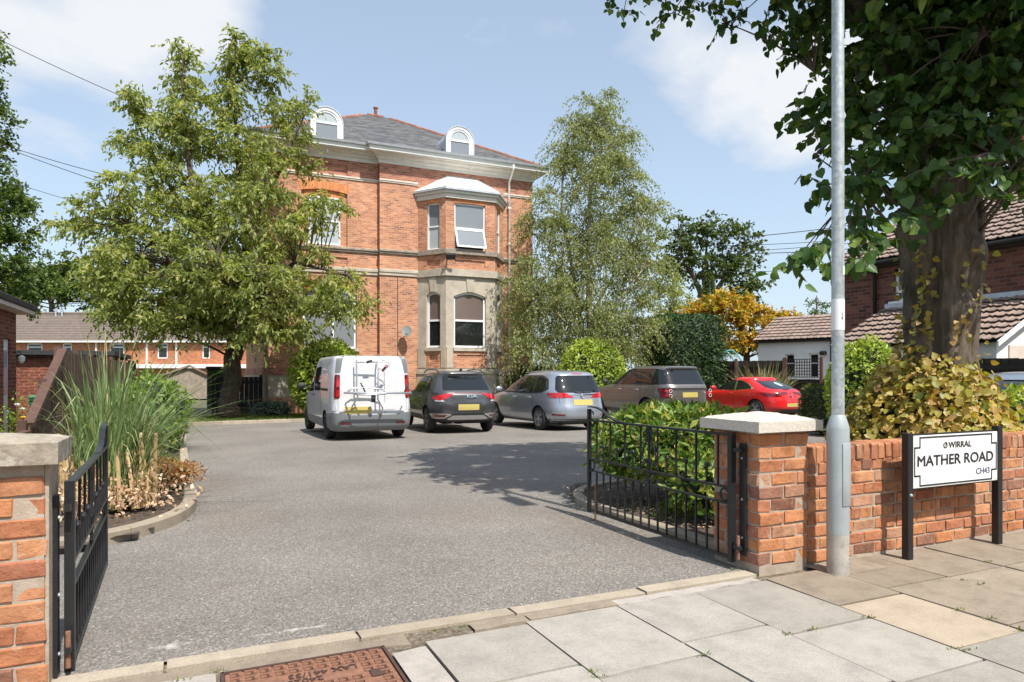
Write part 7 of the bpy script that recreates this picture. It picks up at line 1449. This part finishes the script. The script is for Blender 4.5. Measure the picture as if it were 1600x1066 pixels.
# pampas and other grasses
def grass(name, label, c, specs, seed, litter=0, canes=0):
    g = np.random.default_rng(seed); t = thing(name, label, 'grass clump', tuple(c))
    for k, (n, r, h, lean, wd, mat, aim, flop) in enumerate(specs): tag(blades(n, c, r, h, lean, wd, g, aim=aim, flop=flop).build('blades', mat, t, fixn=False), kind='stuff')
    if litter:
        ps = np.array(c)+g.normal(size=(litter, 3))*np.array([.30, .30, .10])+np.array([0, -.25, .16]); ps[:, 2] = np.maximum(ps[:, 2], c[2]+.02); bake('dead_leaves', ps, g.normal(size=(litter, 3)), g.normal(size=(litter, 3)), .05*g.uniform(.5, 1.3, litter), .6, 'rhomb', 'litter', t)['kind'] = 'stuff'
    for i in range(canes):
        a = g.uniform(0, 2*PI); r = .42*math.sqrt(g.random()); p = Vector((c[0]+r*math.cos(a), c[1]+r*math.sin(a)-.1, c[2])); MB().tube([p, p+Vector((g.normal()*.06, g.normal()*.06, g.uniform(.28, .72)))], [.022, .016], 6).build('cut_cane', 'drystraw', t)
    return t
grass('pampas_grass', 'tall pampas grass with cut straw canes beside the left gate', (-.80, 7.8, .04), [(130, .26, 1.75, .20, .010, 'grassblade', (-.25, .1, 0), .40), (170, .30, 1.9, .55, .009, 'grassblade', (.55, .1, 0), .95), (120, .4, 1.55, .75, .010, 'grassblade', (.8, .2, 0), .9), (70, .45, .8, .6, .011, 'drystraw', (.2, -.2, 0), .9), (60, .3, 2.1, .75, .007, 'grassblade', (.6, .4, 0), .9)], 91, 1500, 46)
grass('pampas_grass', 'arching pampas grass leaning over the left kerb', (-.85, 9.9, .03), [(300, .32, 1.35, .70, .010, 'grassblade', (.35, .3, 0), .7), (90, .3, .8, 1.0, .009, 'grassblade', (.6, -.4, 0), 1.1), (40, .25, .9, .8, .008, 'drystraw', None, 1)], 92, 300, 10)
grass('feathery_grass', 'fine feathery grass mound at the far end of the left bed', (-.75, 15.2, -.12), [(520, .45, 1.15, .85, .005, 'grassblade', None, 1.0), (60, .3, 1.5, 1.1, .004, 'drystraw', (.6, 0, 0), .9)], 93)
q = at(1192, 600, 27.0); grass('feathery_grass', 'pale feathery grass behind the red car roof', (q.x, q.y, -.35), [(640, .7, 2.45, .6, .013, 'grassblade', None, .8), (240, .8, 2.4, .6, .012, 'drystraw', None, .8)], 94)
grass('tufted_grass', 'low tuft of strappy leaves at the left kerb corner', (-.72, 7.75, .05), [(60, .12, .48, 1.0, .007, 'grassblade', (.5, -.2, 0), 1.1)], 95)
fw_ = thing('yellow_flowers', 'yellow flowers and white roses behind the left pillar', 'flowers', (-2.6, 11, 0)); g = np.random.default_rng(96)
for px, py, k in ((37, 653, 'petal'), (49, 651, 'petal'), (50, 655, 'petal'), (35, 640, 'petal_w'), (27, 633, 'petal_w')):
    c = at(px, py, 11.6); MB().lathe([(.005, -.02), (.045, .0), (.05, .02), (.01, .03)], 9, tuple(c)).build('flower_head', k, fw_); MB().tube([(c.x+.02, c.y, 0), tuple(c)], .005, 4).build('flower_stem', 'l_green', fw_)
c0 = at(25, 660, 11.8); n = 500; ps = np.array(tuple(c0))+g.normal(size=(n, 3))*np.array([.28, .2, .22]); bake('leaves', ps, g.normal(size=(n, 3)), g.normal(size=(n, 3)), .06*g.uniform(.6, 1.2, n), .6, 'rhomb', 'l_green', fw_)
# lawn and weeds
g = np.random.default_rng(97); n = 30000; xs = g.uniform(-2.5, 9, n); ys = g.uniform(24.95, 29.6, n); ps = np.stack([xs, ys, np.array([gz(y)+.0 for y in ys])], 1); ax = g.normal(size=(n, 3))*.35; ax[:, 2] = 1
tag(bake('lawn_grass', ps, ax, g.normal(size=(n, 3)), .10*g.uniform(.5, 1.2, n), .3, 'rhomb', 'turf'), 'strip of green lawn in front of the villa', 'lawn', None, 'stuff')
n = 1500; xs = g.normal(size=n)*.28+4.45; ys = g.normal(size=n)*.22+5.15; ps = np.stack([xs, ys, 0*xs+.03], 1); ax = g.normal(size=(n, 3))*.4; ax[:, 2] = 1; tag(bake('bed_grass', ps, ax, g.normal(size=(n, 3)), .07*g.uniform(.5, 1.2, n), .25, 'rhomb', 'turf'), 'patch of bright grass in the shrub bed behind the right gate', 'grass', None, 'stuff')
wd = [(1.58, 2.57), (1.585, 2.62), (2.17, 2.56), (2.72, 2.59), (3.33, 2.12), (3.36, 2.08), (3.33, 2.58), (3.87, 2.14), (1.12, 3.38), (1.25, 3.36), (.06, 3.32), (-.1, 3.3), (2.9, 2.58), (3.88, 2.45), (4.47, 2.7), (4.47, 2.8), (5.07, 3.0), (4.7, 3.33), (3.31, 3.6), (3.90, 2.3)]
P_ = []; 
for x, y in wd: P_.append(np.array([x, y, 0])+g.normal(size=(16, 3))*np.array([.022, .008, 0]))
P_ = np.concatenate(P_); ax = g.normal(size=P_.shape)*.7; ax[:, 2] = .8; tag(bake('joint_weeds', P_, ax, g.normal(size=P_.shape), .022*g.uniform(.4, 1.2, len(P_)), .3, 'rhomb', 'turf'), 'tiny weeds growing in the pavement joints', 'weeds', None, 'stuff')
n = 260; ps = np.stack([g.uniform(-.2, .9, n), g.uniform(6.2, 11, n), 0*np.zeros(n)], 1); ps[:, 0] += .25*g.normal(size=n); ps = ps[ps[:, 0] > -.02]; ps[:, 2] = np.array([gz(y) for y in ps[:, 1]])+.004; ax = g.normal(size=ps.shape); ax[:, 2] *= .15; tag(bake('leaf_litter', ps, ax, np.tile([0, 0, 1.0], (len(ps), 1)), .022*g.uniform(.4, 1.2, len(ps)), .5, 'rhomb', 'fern'), 'scattered dry leaf bits on the tarmac by the left kerb', 'leaf litter', None, 'stuff')
n = 700; ps = np.stack([g.uniform(3.7, 5.2, n), g.uniform(4.0, 7.0, n), np.full(n, .04)], 1); ax = g.normal(size=ps.shape); ax[:, 2] *= .2; tag(bake('leaf_litter', ps, ax, np.tile([0, 0, 1.0], (len(ps), 1)), .045*g.uniform(.4, 1.2, n), .5, 'rhomb', 'litter'), 'fallen brown leaves on the soil of the right bed', 'leaf litter', None, 'stuff')

# the leafy far side of the road, behind the camera: what the windows mirror
g = np.random.default_rng(123); P_ = []; hump = lambda x: 6.2+2.2*noise.noise(Vector((x*.13, 2, 0)))+1.2*noise.noise(Vector((x*.45, 7, 0)))
n = 16000; xs = g.uniform(-45, 55, n); hs_ = np.array([hump(x) for x in xs]); zz2 = hs_*g.random(n)**.8; bul = 1.3*np.sin(np.clip(zz2/hs_, 0, 1)*PI); ys = -13.5+bul+g.normal(size=n)*.35
ps = np.stack([xs, ys, zz2], 1); ax = g.normal(size=(n, 3)); ax[:, 2] -= .4; wl_ = bake('woodland', ps, ax, g.normal(size=(n, 3))+np.array([0, 1, .4]), .42*g.uniform(.6, 1.3, n), .6, 'rhomb', 'l_lefttree'); tag(wl_, 'belt of trees along the far side of the road', 'trees', None, 'stuff')
mb = MB(); m = 60; vs = []
for i in range(m+1):
    x = -46+102*i/m; h = hump(x)*.93; vs += [(x, -14.0, -.2), (x, -13.2, h*.35), (x, -13.0, h*.7), (x, -14.2, h), (x, -15.5, h*.8), (x, -15.6, -.2)]
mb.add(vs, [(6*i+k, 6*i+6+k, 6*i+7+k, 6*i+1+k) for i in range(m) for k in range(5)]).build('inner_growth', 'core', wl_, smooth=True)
